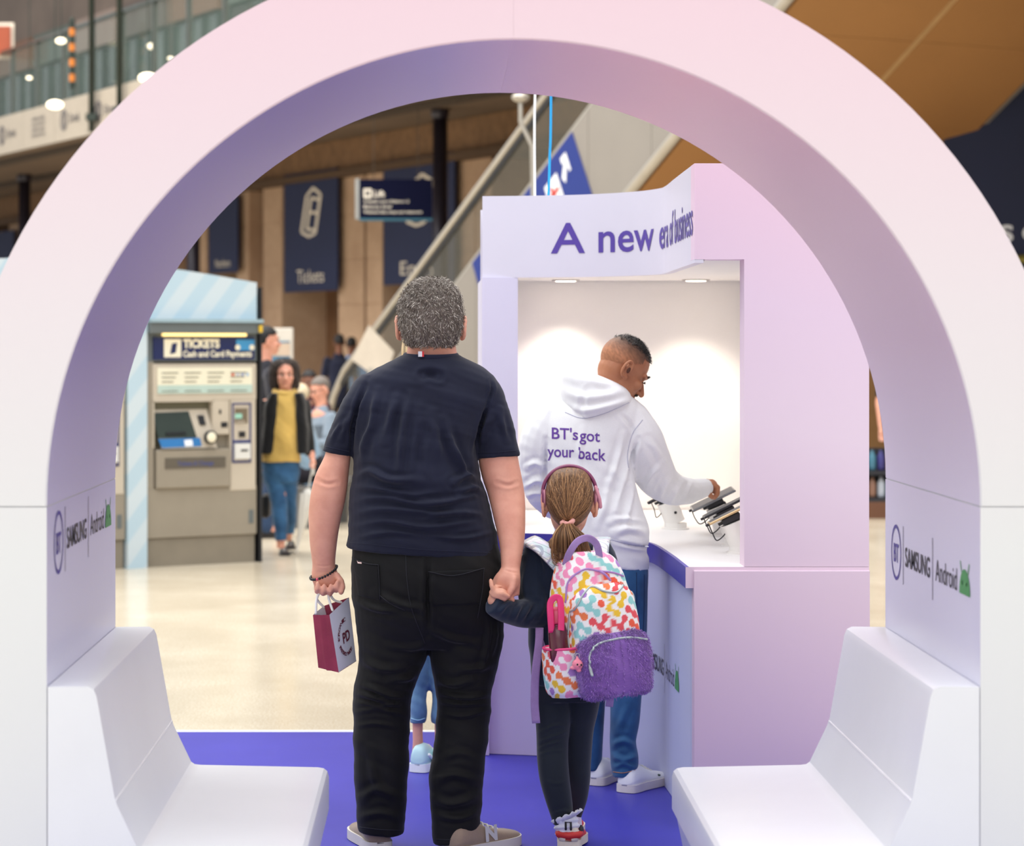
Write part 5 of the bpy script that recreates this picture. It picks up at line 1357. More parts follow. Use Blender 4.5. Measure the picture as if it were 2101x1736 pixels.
# ================================================================== schoolgirl with the backpack
GD = 7.874
SKG = skin('skin_girl', (228, 170, 142))
hg = at(1168, 1032, GD)
hp, GM = head_parts(hg, Matrix.Identity(3), (0.98, 0.95, 0.93))
def gv(px, py, dz): return at(px, py, GD + dz)
parts = hp + [rows(GD, [(1055, 1143, 1193, 0.04, -0.01), (1090, 1146, 1190, 0.036, -0.01), (1125, 1138, 1200, 0.045, 0.0)]),
    rows(GD, [(1110, 1125, 1215, 0.05, 0), (1250, 1110, 1225, 0.07, 0), (1400, 1110, 1222, 0.07, 0)], sub=2),
    rows(GD, [(1370, 1105, 1158, 0.05, 0), (1550, 1115, 1155, 0.04, 0), (1690, 1145, 1172, 0.03, 0.0)], sub=2),
    rows(GD, [(1370, 1172, 1222, 0.05, 0), (1550, 1176, 1205, 0.04, 0.1), (1680, 1168, 1188, 0.03, 0.2)], sub=2),
    limb([(1100, 1140, GD, 0.03), (1098, 1235, GD - 0.05, 0.028), (1060, 1252, GD - 0.11, 0.026), (1014, 1232, GD - 0.165, 0.022)]),
    limb([(1232, 1140, GD, 0.03), (1248, 1210, GD, 0.028), (1255, 1290, GD - 0.0, 0.024), (1262, 1330, GD - 0.02, 0.022)]),
    # hand held by the man: palm and fingers
    ell(gv(1022, 1216, -0.185), (0.030, 0.014, 0.016)),
    tube([gv(1014, 1216, -0.19), gv(1009, 1203, -0.192), gv(1007, 1191, -0.186)], [0.0085, 0.008, 0.007], 10),
    tube([gv(1020, 1218, -0.195), gv(1032, 1218, -0.198), gv(1044, 1224, -0.195)], [0.008, 0.0078, 0.007], 10),
    tube([gv(1012, 1222, -0.19), gv(1024, 1225, -0.195), gv(1036, 1230, -0.19)], [0.008, 0.0076, 0.007], 10),
    tube([gv(1010, 1214, -0.17), gv(1018, 1203, -0.165), gv(1030, 1204, -0.16)], [0.008, 0.0075, 0.007], 10),
    tube([gv(1008, 1218, -0.165), gv(1020, 1212, -0.155), gv(1034, 1214, -0.15)], [0.0078, 0.0072, 0.0065], 10),
    # free hand
    ell(gv(1264, 1345, -0.02), (0.018, 0.012, 0.026))] + [tube([gv(1256 + 5 * k, 1354, -0.02), gv(1256 + 5.2 * k, 1366, -0.025), gv(1257 + 5 * k, 1374, -0.035)], [0.0068, 0.0062, 0.0055], 8) for k in range(4)] + [tube([gv(1254, 1340, -0.02), gv(1248, 1352, -0.03), gv(1250, 1362, -0.035)], [0.0075, 0.007, 0.006], 8)]
me = remesh(parts, 0.004, 4)
girl = link_mesh('person', me, SKG, None, True, origin=(at(1168, 706, GD).x, GD, PZ))
props(girl, 'young schoolgirl in navy sweatshirt and dark leggings wearing a colourful backpack', 'person')
face_marks(GM, girl, mat('brow_brown', (110, 78, 52), 0.8), LIPM)
# hair
sc = remesh([rows(GD, [(958, 1156, 1180, 0.03, 0.005), (963, 1141, 1196, 0.06, 0.0), (975, 1129, 1208, 0.08, -0.005), (995, 1121, 1216, 0.09, -0.012), (1018, 1119, 1218, 0.09, -0.025), (1040, 1122, 1215, 0.08, -0.038), (1058, 1130, 1206, 0.066, -0.048), (1072, 1141, 1193, 0.05, -0.056), (1082, 1153, 1178, 0.034, -0.06)])], 0.005, 4)
TP = (1164, 1074)
pal = [(106, 74, 48), (128, 92, 60), (86, 58, 37), (146, 108, 72), (116, 82, 54), (164, 124, 84)]
def strand_mesh(paths, radii, cols, n=4):
    V, Fc, C = [], [], []
    for pts, r, c in zip(paths, radii, cols):
        v, f = tube(pts, [r * (1 - 0.4 * i / len(pts)) for i in range(len(pts))], n, 'flat'); b = len(V)
        V += v; Fc += [tuple(i + b for i in q) for q in f]; C += [c] * len(v)
    m_ = bpy.data.meshes.new('hair_strands'); m_.from_pydata([tuple(x) for x in V], [], Fc); paint(m_, C)
    return m_
cs = getco(sc); 
def hcol(co):
    x, y = proj(co); a = np.arctan2(y - TP[1], x - TP[0]); k = 0.5 + 0.5 * np.sin(a * 46 + 3 * np.sin(a * 13)); r = np.hypot(x - TP[0], y - TP[1])
    k = 0.6 * k + 0.4 * (0.5 + 0.5 * np.sin(a * 97 + r * 0.03))
    c = np.array(pal[2])[None] * (1 - k[:, None]) + np.array(pal[1])[None] * k[:, None]
    return c
setcol(sc, hcol)
hair = link_mesh('hair', sc, HAIRM, girl, True)
sh = Surf([hair])
r_ = np.random.default_rng(12)
paths, rad, cols = [], [], []
for k in range(520):
    a = r_.uniform(-PI - 0.35, 0.35); R0 = r_.uniform(0.35, 0.99)
    sx, sy = 1168.5 + 49 * R0 * math.cos(a), 1015 + 57 * R0 * math.sin(a)
    ex, ey = TP[0] + r_.normal(0, 4), TP[1] - 2 + r_.normal(0, 2)
    L = r_.uniform(0.0006, 0.0035); bow = r_.normal(0, 5)
    pts = []
    for i in range(9):
        t_ = i / 8; px = sx + (ex - sx) * t_ + bow * math.sin(PI * t_) + (1 - t_) * t_ * (sx - 1168) * 0.7; py = sy + (ey - sy) * t_
        pts.append(sh.hit(px, py, L, GD - 0.05))
    paths.append(pts); rad.append(r_.uniform(0.0006, 0.0012)); cols.append(tuple(np.array(pal[r_.integers(6)]) * r_.uniform(0.9, 1.15)))
link_mesh('hair_strands', strand_mesh(paths, rad, cols), HAIRM, girl, True)['kind'] = 'stuff'
# ponytail
pc = remesh([rows(GD, [(1074, 1153, 1176, 0.018, -0.115), (1085, 1144, 1186, 0.03, -0.135), (1105, 1130, 1199, 0.036, -0.155), (1122, 1128, 1208, 0.036, -0.175), (1136, 1136, 1211, 0.032, -0.195), (1150, 1152, 1210, 0.026, -0.21), (1164, 1180, 1206, 0.014, -0.215)])], 0.004, 3)
displace(pc, lambda co, n: 0.003 * np.sin(proj(co)[0] * 0.55 + 0.02 * proj(co)[1]))
def pcol(co):
    x, y = proj(co); k = 0.5 + 0.5 * np.sin((x - 1168) / (12 + (y - 1074) * 0.5) * 26); c = np.array(pal[2])[None] * (1 - k[:, None]) + np.array(pal[3])[None] * k[:, None]
    return c
setcol(pc, pcol)
pony = link_mesh('ponytail', pc, HAIRM, girl, True)
paths, rad, cols = [], [], []
for k in range(420):
    a = r_.uniform(-1, 1); ex = 1172 + a * 40 + (6 if a > 0 else 0); ey = r_.uniform(1124, 1150) + (a + 1) * 12 + r_.normal(0, 5); dz = r_.uniform(-0.235, -0.155)
    p0 = gv(1164 + a * 9, 1073, -0.125 + r_.uniform(-0.012, 0.006)); p1 = gv(1164 + a * 22, 1086, dz * 0.8); p2 = gv(1168 + a * 36, 1106, dz); p3 = gv(ex, ey, dz + 0.004); p4 = gv(ex + r_.normal(6, 4) - a * 10, ey + r_.uniform(3, 12), dz + 0.012)
    paths.append([Vector(q) for q in spline([p0, p1, p2, p3, p4], 3)]); rad.append(r_.uniform(0.0007, 0.0014)); cols.append(tuple(np.array(pal[r_.integers(1, 6)]) * r_.uniform(0.9, 1.2)))
link_mesh('ponytail_strands', strand_mesh(paths, rad, cols), HAIRM, girl, True)['kind'] = 'stuff'
PKS = cloth('scrunchie_pink', (224, 160, 150), 0.08, 9, 400, 0.9, 0.2)
sv = []
for k in range(28):
    a = 2 * PI * k / 28; sv.append(gv(1164.5 + 11 * math.cos(a), 1071 - 2 * math.cos(a) + 3.5 * math.sin(a), -0.118 - 0.018 * math.sin(a)))
mk('scrunchie', tube(sv, [0.0075 + 0.0013 * math.sin(5 * k) for k in range(28)], 10, closed=True), PKS, girl, True)
# headphones
hpn = thing('headphones', tuple(gv(1168, 960, -0.01)), 'pink and plum headphones on the girl\'s head', 'headphones')
PLUM, PNK = mat('band_plum', (128, 58, 96), 0.4), mat('cup_pink', (206, 140, 156), 0.4)
arc = [gv(1168.5 + 55 * math.cos(a), 1012 - 56 * math.sin(a), -0.012) for a in [math.radians(-14 + k * 208 / 30) for k in range(31)]]
mk('headband', tube(arc, 0.0062, 10, flat=1.7), PLUM, hpn, True)
for sd, cx in ((-1, 1116), (1, 1223)):
    mk('ear_cup', ell(gv(cx, 1024, -0.008), (0.011, 0.028, 0.036)), PNK, hpn, True)
    mk('cup_rim', tube([gv(cx + sd * 3, 1024, -0.008) + Vector((0, 0.026 * math.cos(a), 0.033 * math.sin(a))) for a in [2 * PI * k / 20 for k in range(20)]], 0.0035, 8, closed=True), PLUM, hpn, True)
mk('cup_arm', tube([gv(1222, 1000, -0.025), gv(1230, 1024, -0.035), gv(1232, 1040, -0.03)], 0.006, 8), PNK, hpn, True)
# sweatshirt
SWE = cloth('sweat_navy', (34, 44, 62), 0.12, 5, 420, 0.9, 0.25)
st = [rows(GD, [(1106, 1140, 1196, 0.055, 0.0), (1114, 1118, 1218, 0.068, 0), (1128, 1097, 1240, 0.08, 0), (1150, 1086, 1252, 0.09, 0), (1200, 1088, 1250, 0.095, 0), (1280, 1084, 1250, 0.10, 0), (1340, 1086, 1246, 0.104, 0), (1402, 1092, 1241, 0.104, 0)], 36, 2.3),
      limb([(1102, 1138, GD - 0.005, 0.046), (1094, 1185, GD - 0.025, 0.049), (1097, 1230, GD - 0.05, 0.052), (1106, 1256, GD - 0.065, 0.050)]),
      limb([(1106, 1257, GD - 0.065, 0.050), (1065, 1258, GD - 0.11, 0.044), (1030, 1250, GD - 0.155, 0.038), (1008, 1240, GD - 0.18, 0.031)], caps='flat'),
      limb([(1234, 1138, GD - 0.0, 0.046), (1246, 1190, GD, 0.045), (1252, 1250, GD, 0.042), (1258, 1318, GD, 0.036)])]
me = remesh(st, 0.005, 4)
displace(me, folds2(1.3, [([(1052, 1275), (1066, 1245), (1085, 1228)], 4, 0.006), ([(1020, 1262), (1040, 1240), (1062, 1232)], 4, 0.006), ([(1075, 1278), (1090, 1255), (1100, 1235)], 4, -0.007), ([(1080, 1240), (1075, 1200), (1080, 1160)], 5, 0.004), ([(1098, 1270), (1112, 1250), (1120, 1220)], 5, 0.005), ([(1090, 1130), (1105, 1145), (1115, 1180)], 4, -0.004)]))
displace(me, crumple(0.002, 20, 15, 35, 8))
swe = link_mesh('sweatshirt', me, SWE, girl, True)
# leggings
LEG = cloth('leggings_slate', (38, 44, 52), 0.15, 3, 500, 0.8, 0.15)
lt = [rows(GD, [(1385, 1092, 1238, 0.098, 0), (1410, 1094, 1236, 0.096, 0), (1435, 1097, 1230, 0.085, 0)], 30, 2.3),
      rows(GD, [(1410, 1094, 1170, 0.07, 0), (1460, 1097, 1171, 0.066, 0), (1500, 1100, 1168, 0.06, 0.0), (1530, 1101, 1166, 0.056, 0.0), (1560, 1102, 1166, 0.056, -0.01), (1600, 1107, 1169, 0.055, -0.02), (1640, 1118, 1174, 0.046, -0.02), (1670, 1128, 1176, 0.038, -0.015), (1692, 1135, 1178, 0.034, -0.01)]),
      rows(GD, [(1410, 1160, 1236, 0.07, 0.01), (1460, 1160, 1227, 0.064, 0.03), (1500, 1158, 1218, 0.056, 0.06), (1560, 1156, 1213, 0.052, 0.10), (1600, 1158, 1211, 0.05, 0.12), (1640, 1160, 1205, 0.04, 0.15), (1670, 1158, 1195, 0.034, 0.17), (1685, 1156, 1190, 0.032, 0.18)])]
me = remesh(lt, 0.0048, 4)
displace(me, folds2(1.0, [([(1104, 1505), (1135, 1490), (1164, 1488)], 3, 0.004), ([(1102, 1525), (1135, 1512), (1165, 1500)], 3, 0.004), ([(1102, 1538), (1130, 1526), (1160, 1520)], 2.5, 0.004), ([(1103, 1550), (1130, 1542), (1160, 1540)], 2.5, 0.003), ([(1130, 1672), (1155, 1664), (1174, 1668)], 3, 0.003), ([(1110, 1600), (1140, 1608), (1168, 1602)], 3, 0.002)]))
leg = link_mesh('leggings', me, LEG, girl, True)
# socks and shoes
SOK = cloth('sock_white', (232, 232, 240), 0.04, 20, 300, 0.9, 0.2)
me = remesh([rows(GD, [(1670, 1140, 1183, 0.036, -0.012), (1686, 1137, 1187, 0.040, -0.014), (1702, 1138, 1190, 0.041, -0.012), (1718, 1142, 1190, 0.038, 0.0)])], 0.004, 2)
displace(me, lambda co, n: 0.003 * np.sin(proj(co)[1] * 0.5 + 0.05 * proj(co)[0]))
link_mesh('sock', me, SOK, girl, True)
fr = []
V, Fc = [], []
n = 60
for j, (rx, py) in enumerate(((22, 1684), (27, 1678), (31, 1673))):
    for k in range(n):
        a = 2 * PI * k / n; wv = 1 + 0.04 * j * math.sin(13 * a)
        V.append(gv(1163 + rx * wv * math.cos(a), py - 12 * math.cos(a) + 1.2 * j * math.sin(13 * a + 1), -0.01 + rx / 635 * wv * 1.2 * math.sin(a)))
for j in range(2):
    for k in range(n): q = (k + 1) % n; Fc.append((j * n + k, j * n + q, (j + 1) * n + q, (j + 1) * n + k))
o = mk('sock_frill', (V, Fc), SOK, girl, True); sm = o.modifiers.new('thickness', 'SOLIDIFY'); sm.thickness = 0.003
CRM, REDS, BLKS = mat('shoe_cream', (222, 210, 190), 0.6), mat('shoe_red', (204, 48, 40), 0.5), mat('shoe_black', (30, 28, 30), 0.5)
q = at(1166, 1741, GD - 0.05)
s1, M1 = shoe('shoe', (q.x, GD - 0.055, PZ + 0.012), math.radians(8), 0.22, girl, REDS, CRM, 1.15, heel_m=CRM, ws=1.25, tilt=-0.05)
mk('heel_band', xf(tube([(-0.135, 0.16, 0.17), (-0.118, 0.04, 0.165), (0, -0.022, 0.16), (0.118, 0.04, 0.165), (0.135, 0.16, 0.17)], 0.035, 8, flat=1.3), M1), REDS, s1, True)
mk('pull_loop', xf(tube([(-0.03, -0.02, 0.24), (-0.03, -0.04, 0.33), (0.03, -0.04, 0.33), (0.03, -0.02, 0.24)], 0.014, 6), M1), BLKS, s1, True)
mk('side_panel', xf(ell((0.13, 0.22, 0.20), (0.035, 0.12, 0.07)), M1), BLKS, s1, True)
mk('side_panel', xf(ell((-0.13, 0.22, 0.20), (0.035, 0.12, 0.07)), M1), BLKS, s1, True)
q = at(1172, 1705, GD + 0.16)
shoe('shoe', (q.x, GD + 0.14, PZ), math.radians(4), 0.215, girl, REDS, CRM, 1.1, heel_m=CRM, ws=1.1)
mk('sock', rows(GD, [(1668, 1160, 1192, 0.034, 0.17), (1690, 1158, 1194, 0.036, 0.18), (1700, 1158, 1194, 0.036, 0.18)]), SOK, girl, True)

# ================================================================== backpack
TH = math.radians(27)
bp = thing('backpack', tuple(at(1231, 1428, GD - 0.20)), 'school backpack with multicoloured dot print and purple plush pocket', 'backpack', local=True)
BPM = Matrix.Translation(at(1225, 1421, GD - 0.205)) @ Matrix.Rotation(TH, 4, 'Z') @ Matrix.Rotation(-0.06, 4, 'Y') @ Matrix.Rotation(-0.05, 4, 'X')
bp.matrix_world = BPM
def ringloft(levels, nu=120, nz=90, p=3.6, cy=0.0, cx=0.0):
    L = spline(levels, max(1, nz // (len(levels) - 1))); V, Fc, UV = [], [], []
    for z, a, b_ in L:
        per = 0.0; prev = None
        for k in range(nu):
            t_ = 2 * PI * k / nu + PI / 2; c, s = math.cos(t_), math.sin(t_)
            q = (cx + a * math.copysign(abs(c) ** (2 / p), c), cy + b_ * math.copysign(abs(s) ** (2 / p), s))
            if prev: per += math.dist(prev, q)
            prev = q; V.append((q[0], q[1], z)); UV.append((per, z))
        mid_ = UV[-nu + nu // 2][0]; UV[-nu:] = [(a_ - mid_, b2) for a_, b2 in UV[-nu:]]
    m_ = len(L)
    for i in range(m_ - 1):
        for k in range(nu):
            q = (k + 1) % nu; Fc.append((i * nu + k, i * nu + q, (i + 1) * nu + q, (i + 1) * nu + k))
    Fc.append(tuple(range(nu))); Fc.append(tuple((m_ - 1) * nu + k for k in range(nu)))
    return V, Fc, np.array(UV)
DOT = [(236, 98, 72), (240, 196, 60), (244, 150, 186), (150, 210, 206), (170, 128, 196), (232, 88, 96), (240, 130, 80)]
def molecule(uv, seed, g=0.0315):
    """blobs joined into chains on a white ground"""
    r = np.random.default_rng(seed); ca = math.cos(0.6); sa = math.sin(0.6)
    u = (uv[:, 0] * ca - uv[:, 1] * sa) / g; v = (uv[:, 0] * sa + uv[:, 1] * ca) / g
    i0, i1 = int(u.min()) - 2, int(u.max()) + 3; j0, j1 = int(v.min()) - 2, int(v.max()) + 3
    W_, H_ = i1 - i0, j1 - j0; par = list(range(W_ * H_))
    def find(a):
        while par[a] != a: a = par[a]
        return a
    bars = []; size = [1] * (W_ * H_)
    for i in range(W_):
        for j in range(H_):
            for di, dj in ((1, 0), (0, 1)):
                if i + di < W_ and j + dj < H_ and r.random() < 0.55:
                    a, b_ = find(i * H_ + j), find((i + di) * H_ + j + dj)
                    if a != b_ and size[a] + size[b_] <= 4: par[a] = b_; size[b_] += size[a]; bars.append((i, j, i + di, j + dj))
    col = {}
    best = np.full(len(u), 9.0); out = np.tile(np.array((244, 242, 238), float), (len(u), 1))
    def put(d, c):
        k = d < best; best[k] = d[k]; kk = k & (d < 0); out[kk] = c
    for i in range(W_):
        for j in range(H_):
            rt = find(i * H_ + j)
            if rt not in col: col[rt] = DOT[r.integers(len(DOT))]
            x, y = i + i0, j + j0; near = (abs(u - x) < 0.6) & (abs(v - y) < 0.6)
            if near.any():
                d = np.full(len(u), 9.0); d[near] = np.hypot(u[near] - x, v[near] - y) - 0.40; put(d, col[rt])
    for (a, b_, c, d_) in bars:
        cl = col[find(a * H_ + b_)]; x0, y0, x1, y1 = a + i0, b_ + j0, c + i0, d_ + j0
        near = (u > x0 - 0.5) & (u < x1 + 0.5) & (v > y0 - 0.5) & (v < y1 + 0.5)
        if near.any():
            t_ = np.clip((u[near] - x0) * (x1 - x0) + (v[near] - y0) * (y1 - y0), 0, 1); d = np.full(len(u), 9.0)
            d[near] = np.hypot(u[near] - x0 - t_ * (x1 - x0), v[near] - y0 - t_ * (y1 - y0)) - (0.17 + 0.22 * (2 * t_ - 1) ** 2); put(d, cl)
    return out
DOTM = attr_mat('dot_print', 0.75, 0.25, 0.1, 0.15, 400)
def patterned(name, levels, cy, seed, nu, nz, parent, p=3.6, cx=0.0, crum=0.003):
    V, Fc, UV = ringloft(levels, nu, nz, p, cy, cx)
    me = bpy.data.meshes.new(name); me.from_pydata(V, [], Fc)
    bm = bmesh.new(); bm.from_mesh(me); bmesh.ops.recalc_face_normals(bm, faces=bm.faces[:]); bm.to_mesh(me); bm.free()
    paint(me, molecule(UV, seed)); displace(me, crumple(crum, 22, 22, 26, seed))
    return link_mesh(name, me, DOTM, parent, True)
body_o = patterned('main_compartment', [(0.0, 0.112, 0.066), (0.012, 0.128, 0.08), (0.06, 0.134, 0.085), (0.18, 0.134, 0.085), (0.28, 0.128, 0.082), (0.35, 0.116, 0.076), (0.40, 0.098, 0.066), (0.43, 0.074, 0.05), (0.445, 0.045, 0.03)], 0.0, 3, 230, 150, bp)
fp = patterned('front_pocket', [(0.01, 0.098, 0.030), (0.03, 0.116, 0.046), (0.12, 0.119, 0.05), (0.22, 0.116, 0.05), (0.29, 0.106, 0.044), (0.325, 0.086, 0.034), (0.345, 0.05, 0.018)], -0.078, 9, 200, 120, bp, 3.0)
sp = patterned('side_pocket', [(0.004, 0.040, 0.052), (0.03, 0.056, 0.07), (0.10, 0.06, 0.074), (0.145, 0.058, 0.072), (0.158, 0.056, 0.07)], -0.022, 14, 130, 60, bp, 2.6, -0.122, 0.003)
RIM = mat('pocket_rim_pink', (236, 70, 130), 0.5)
mk('pocket_elastic', tube([(-0.122 + 0.058 * math.cos(a), -0.022 + 0.072 * math.sin(a), 0.158) for a in [2 * PI * k / 30 for k in range(30)]], 0.0045, 8, closed=True), RIM, sp, True)
V, Fc, UV = ringloft([(0.0, 0.094, 0.026), (0.018, 0.118, 0.044), (0.09, 0.124, 0.052), (0.145, 0.119, 0.048), (0.178, 0.106, 0.038), (0.196, 0.07, 0.016)], 90, 50, 3.4, -0.122)
me = bpy.data.meshes.new('plush'); me.from_pydata(V, [], Fc)
bm = bmesh.new(); bm.from_mesh(me); bmesh.ops.recalc_face_normals(bm, faces=bm.faces[:]); bm.to_mesh(me); bm.free()
displace(me, crumple(0.005, 24, 20, 30, 5, 1.6))
fur = tufts(me, 12000, 0.0085, 0.0009, lambda p_, n_: (0.3 * math.sin(p_[2] * 60), 0, -1), [(132, 92, 170), (146, 106, 184), (120, 82, 158), (160, 120, 196)], 4, lift=0.6)
pl = link_mesh('plush_pocket', fur, attr_mat('plush', 0.9, 0.1, 0.6), bp, False)
class LSurf:
    def __init__(s, objs):
        V, P = [], []
        for o in objs:
            b_ = len(V); V += [q.co.copy() for q in o.data.vertices]; P += [tuple(p_.vertices[:]) for p_ in o.data.polygons]; P[-len(o.data.polygons):] = [tuple(i + b_ for i in q) for q in P[-len(o.data.polygons):]]
        s.t = BVHTree.FromPolygons(V, P)
    def hit(s, x, z, lift):
        h = s.t.ray_cast(Vector((x, -1, z)), Vector((0, 1, 0)))
        return (h[0] if h[0] is not None else Vector((x, -0.1, z))) - Vector((0, lift, 0))
ls = LSurf([body_o, fp]); lsp = LSurf([pl])
ZG, ZL = mat('zip_silver', (176, 186, 186), 0.35, 0.5), mat('zip_lilac', (170, 130, 190), 0.5)
def zipper(name, S, pts, r, m_, par):
    pp = spline(pts, 8); return mk(name, tube([S.hit(q[0], q[1], 0.001) for q in pp], r, 8), m_, par, True)
zipper('zip', ls, [(-0.122, 0.20), (-0.112, 0.27), (-0.088, 0.315), (-0.045, 0.342), (-0.012, 0.325), (0.03, 0.318), (0.075, 0.335), (0.105, 0.295), (0.117, 0.22)], 0.0035, ZG, fp)
zipper('zip', ls, [(-0.118, 0.30), (-0.10, 0.365), (-0.05, 0.395), (0.0, 0.385), (0.05, 0.375), (0.09, 0.36)], 0.0032, ZL, body_o)
zipper('zip', ls, [(-0.121, 0.02), (-0.122, 0.10), (-0.122, 0.20)], 0.003, ZG, fp)
zipper('zip', lsp, [(-0.112, 0.10), (-0.108, 0.14), (-0.085, 0.168), (-0.03, 0.178), (0.04, 0.178), (0.10, 0.165)], 0.0038, ZG, pl)
zp = ls.hit(0.0, 0.385, 0.006)
mk('zip_pull', tube([zp, zp + Vector((0.012, -0.012, -0.012)), zp + Vector((0.026, -0.014, -0.03))], 0.004, 8), ZL, body_o, True)
zp = lsp.hit(-0.112, 0.10, 0.006)
mk('zip_pull', tube([zp, zp + Vector((0.0, -0.008, -0.02))], 0.005, 8), ZG, pl, True)
# handle, straps
LIL = cloth('webbing_lilac', (170, 140, 190), 0.08, 12, 300, 0.8, 0.2)
inv = BPM.inverted()
def strap(name, pts, wd, m_, par=None, th=0.004, world=True, up=(0, 1, 0)):
    S = [Vector(q) for q in spline(pts, 6)]
    v, f = tube(S, th, 12, 'flat', 1.0)
    # a flat band: two rails along the path
    V, Fc = [], []
    for i, p_ in enumerate(S):
        d = (S[min(i + 1, len(S) - 1)] - S[max(i - 1, 0)]).normalized(); a = d.cross(Vector(up))
        if a.length < 0.15: a = Vector((1, 0, 0))
        a.normalize(); n_ = a.cross(d).normalized()
        for sx, sn in ((-1, -1), (-0.6, -1.25), (0.6, -1.25), (1, -1), (1, 1), (0.6, 1.25), (-0.6, 1.25), (-1, 1)): V.append(p_ + a * sx * wd / 2 + n_ * sn * th / 2)
    m = 8
    for i in range(len(S) - 1):
        for k in range(m): q = (k + 1) % m; Fc.append((i * m + k, i * m + q, (i + 1) * m + q, (i + 1) * m + k))
    Fc += [tuple(range(m)), tuple((len(S) - 1) * m + k for k in range(m))]
    if world: V = [inv @ q for q in V]
    return mk(name, (V, Fc), m_, bp if par is None else par, True)
strap('handle', [gv(1160, 1160, -0.245), gv(1168, 1136, -0.26), gv(1184, 1112, -0.265), gv(1205, 1104, -0.26), gv(1222, 1114, -0.25), gv(1229, 1135, -0.24), gv(1229, 1152, -0.22)], 0.022, LIL, up=(0.2, 1, 0.1))
m, t = custom('holographic', 0.3)
x, y, z = t.xyz()
hue = t.math('FRACT', t.math('MULTIPLY', t.math('ADD', t.math('ADD', x, z), t.noise(9, 2)), 6.0))
gr = t.node('ShaderNodeTexBrick', {'Scale': 26.0, 'Mortar Size': 0.03, 'Color1': (1, 1, 1, 1), 'Color2': (1, 1, 1, 1), 'Mortar': (0.55, 0.55, 0.62, 1)}); t.l.new(t.mapping((1, 1, 1), (1.2, 0.4, 0.7)), gr.inputs['Vector'])
t.base(t.mix(1.0, t.ramp(hue, [(0.0, (226, 228, 236)), (0.3, (210, 232, 232)), (0.55, (236, 226, 240)), (0.8, (240, 240, 226)), (1.0, (226, 228, 236))]), gr.outputs[0], 'MULTIPLY'))
HOL = MATS['holographic']
strap('shoulder_strap', [gv(1158, 1172, -0.135), gv(1136, 1148, -0.125), gv(1112, 1124, -0.095), gv(1090, 1111, -0.045), gv(1082, 1112, 0.02), gv(1084, 1140, 0.085), gv(1100, 1220, 0.10)], 0.05, HOL, th=0.011, up=(0.3, 0.55, -0.8))
strap('shoulder_strap', [gv(1228, 1160, -0.12), gv(1232, 1135, -0.115), gv(1234, 1116, -0.085), gv(1236, 1106, -0.03), gv(1238, 1112, 0.04), gv(1240, 1150, 0.10), gv(1232, 1220, 0.11)], 0.05, HOL, th=0.011, up=(0.1, 0.9, -0.5))
mk('strap_edge', ([inv @ q for q in tube([gv(1077, 1116, -0.05), gv(1068, 1130, -0.02), gv(1066, 1160, 0.02), gv(1070, 1170, 0.05)], 0.006, 8)[0]], tube([gv(1077, 1116, -0.05), gv(1068, 1130, -0.02), gv(1066, 1160, 0.02), gv(1070, 1170, 0.05)], 0.006, 8)[1]), HOL, bp, True)
strap('tail_strap', [gv(1107, 1288, -0.115), gv(1106, 1320, -0.13), gv(1099, 1380, -0.135), gv(1097, 1440, -0.13), gv(1100, 1484, -0.125)], 0.026, LIL, th=0.003, up=(0.1, 1, 0))
strap('tail_strap', [gv(1104, 1290, -0.112), gv(1114, 1320, -0.12), gv(1122, 1345, -0.14)], 0.010, LIL, th=0.003)
strap('tail_strap', [gv(1250, 1405, -0.14), gv(1252, 1430, -0.145), gv(1250, 1450, -0.14)], 0.024, LIL, th=0.003)
# pink charm on the zip
ch = thing('bag_charm', tuple(gv(1185, 1375, -0.36)), 'small pink rubber charm with two dark eyes on the plush pocket', 'charm')
CP = mat('charm_pink', (244, 140, 160), 0.4); CE = mat('charm_eye', (24, 24, 28), 0.2)
cc = gv(1185, 1364, -0.385)
me = remesh([ell(cc, (0.017, 0.013, 0.017)), ell(cc + Vector((-0.014, 0, -0.010)), (0.010, 0.008, 0.006)), ell(cc + Vector((0.004, 0, -0.017)), (0.008, 0.008, 0.007)), tube([cc + Vector((0.0, 0, 0.012)), cc + Vector((-0.002, 0, 0.026))], [0.009, 0.002], 10)], 0.0018, 3)
link_mesh('charm_body', me, CP, ch, True)
for dx, dz in ((-0.001, 0.002), (0.011, 0.001)):
    mk('charm_eye', ell(cc + Vector((dx, -0.0125, dz)), (0.0028, 0.0018, 0.0033)), CE, ch, True)
mk('charm_smile', tube([cc + Vector((0.003, -0.0128, -0.004)), cc + Vector((0.006, -0.013, -0.0055)), cc + Vector((0.009, -0.0125, -0.004))], 0.0008, 6), CE, ch, True)
mk('charm_ring', tube([cc + Vector((0.006 * math.cos(a), 0, 0.028 + 0.006 * math.sin(a))) for a in [2 * PI * k / 16 for k in range(16)]], 0.0012, 6, closed=True), ZG, ch, True)
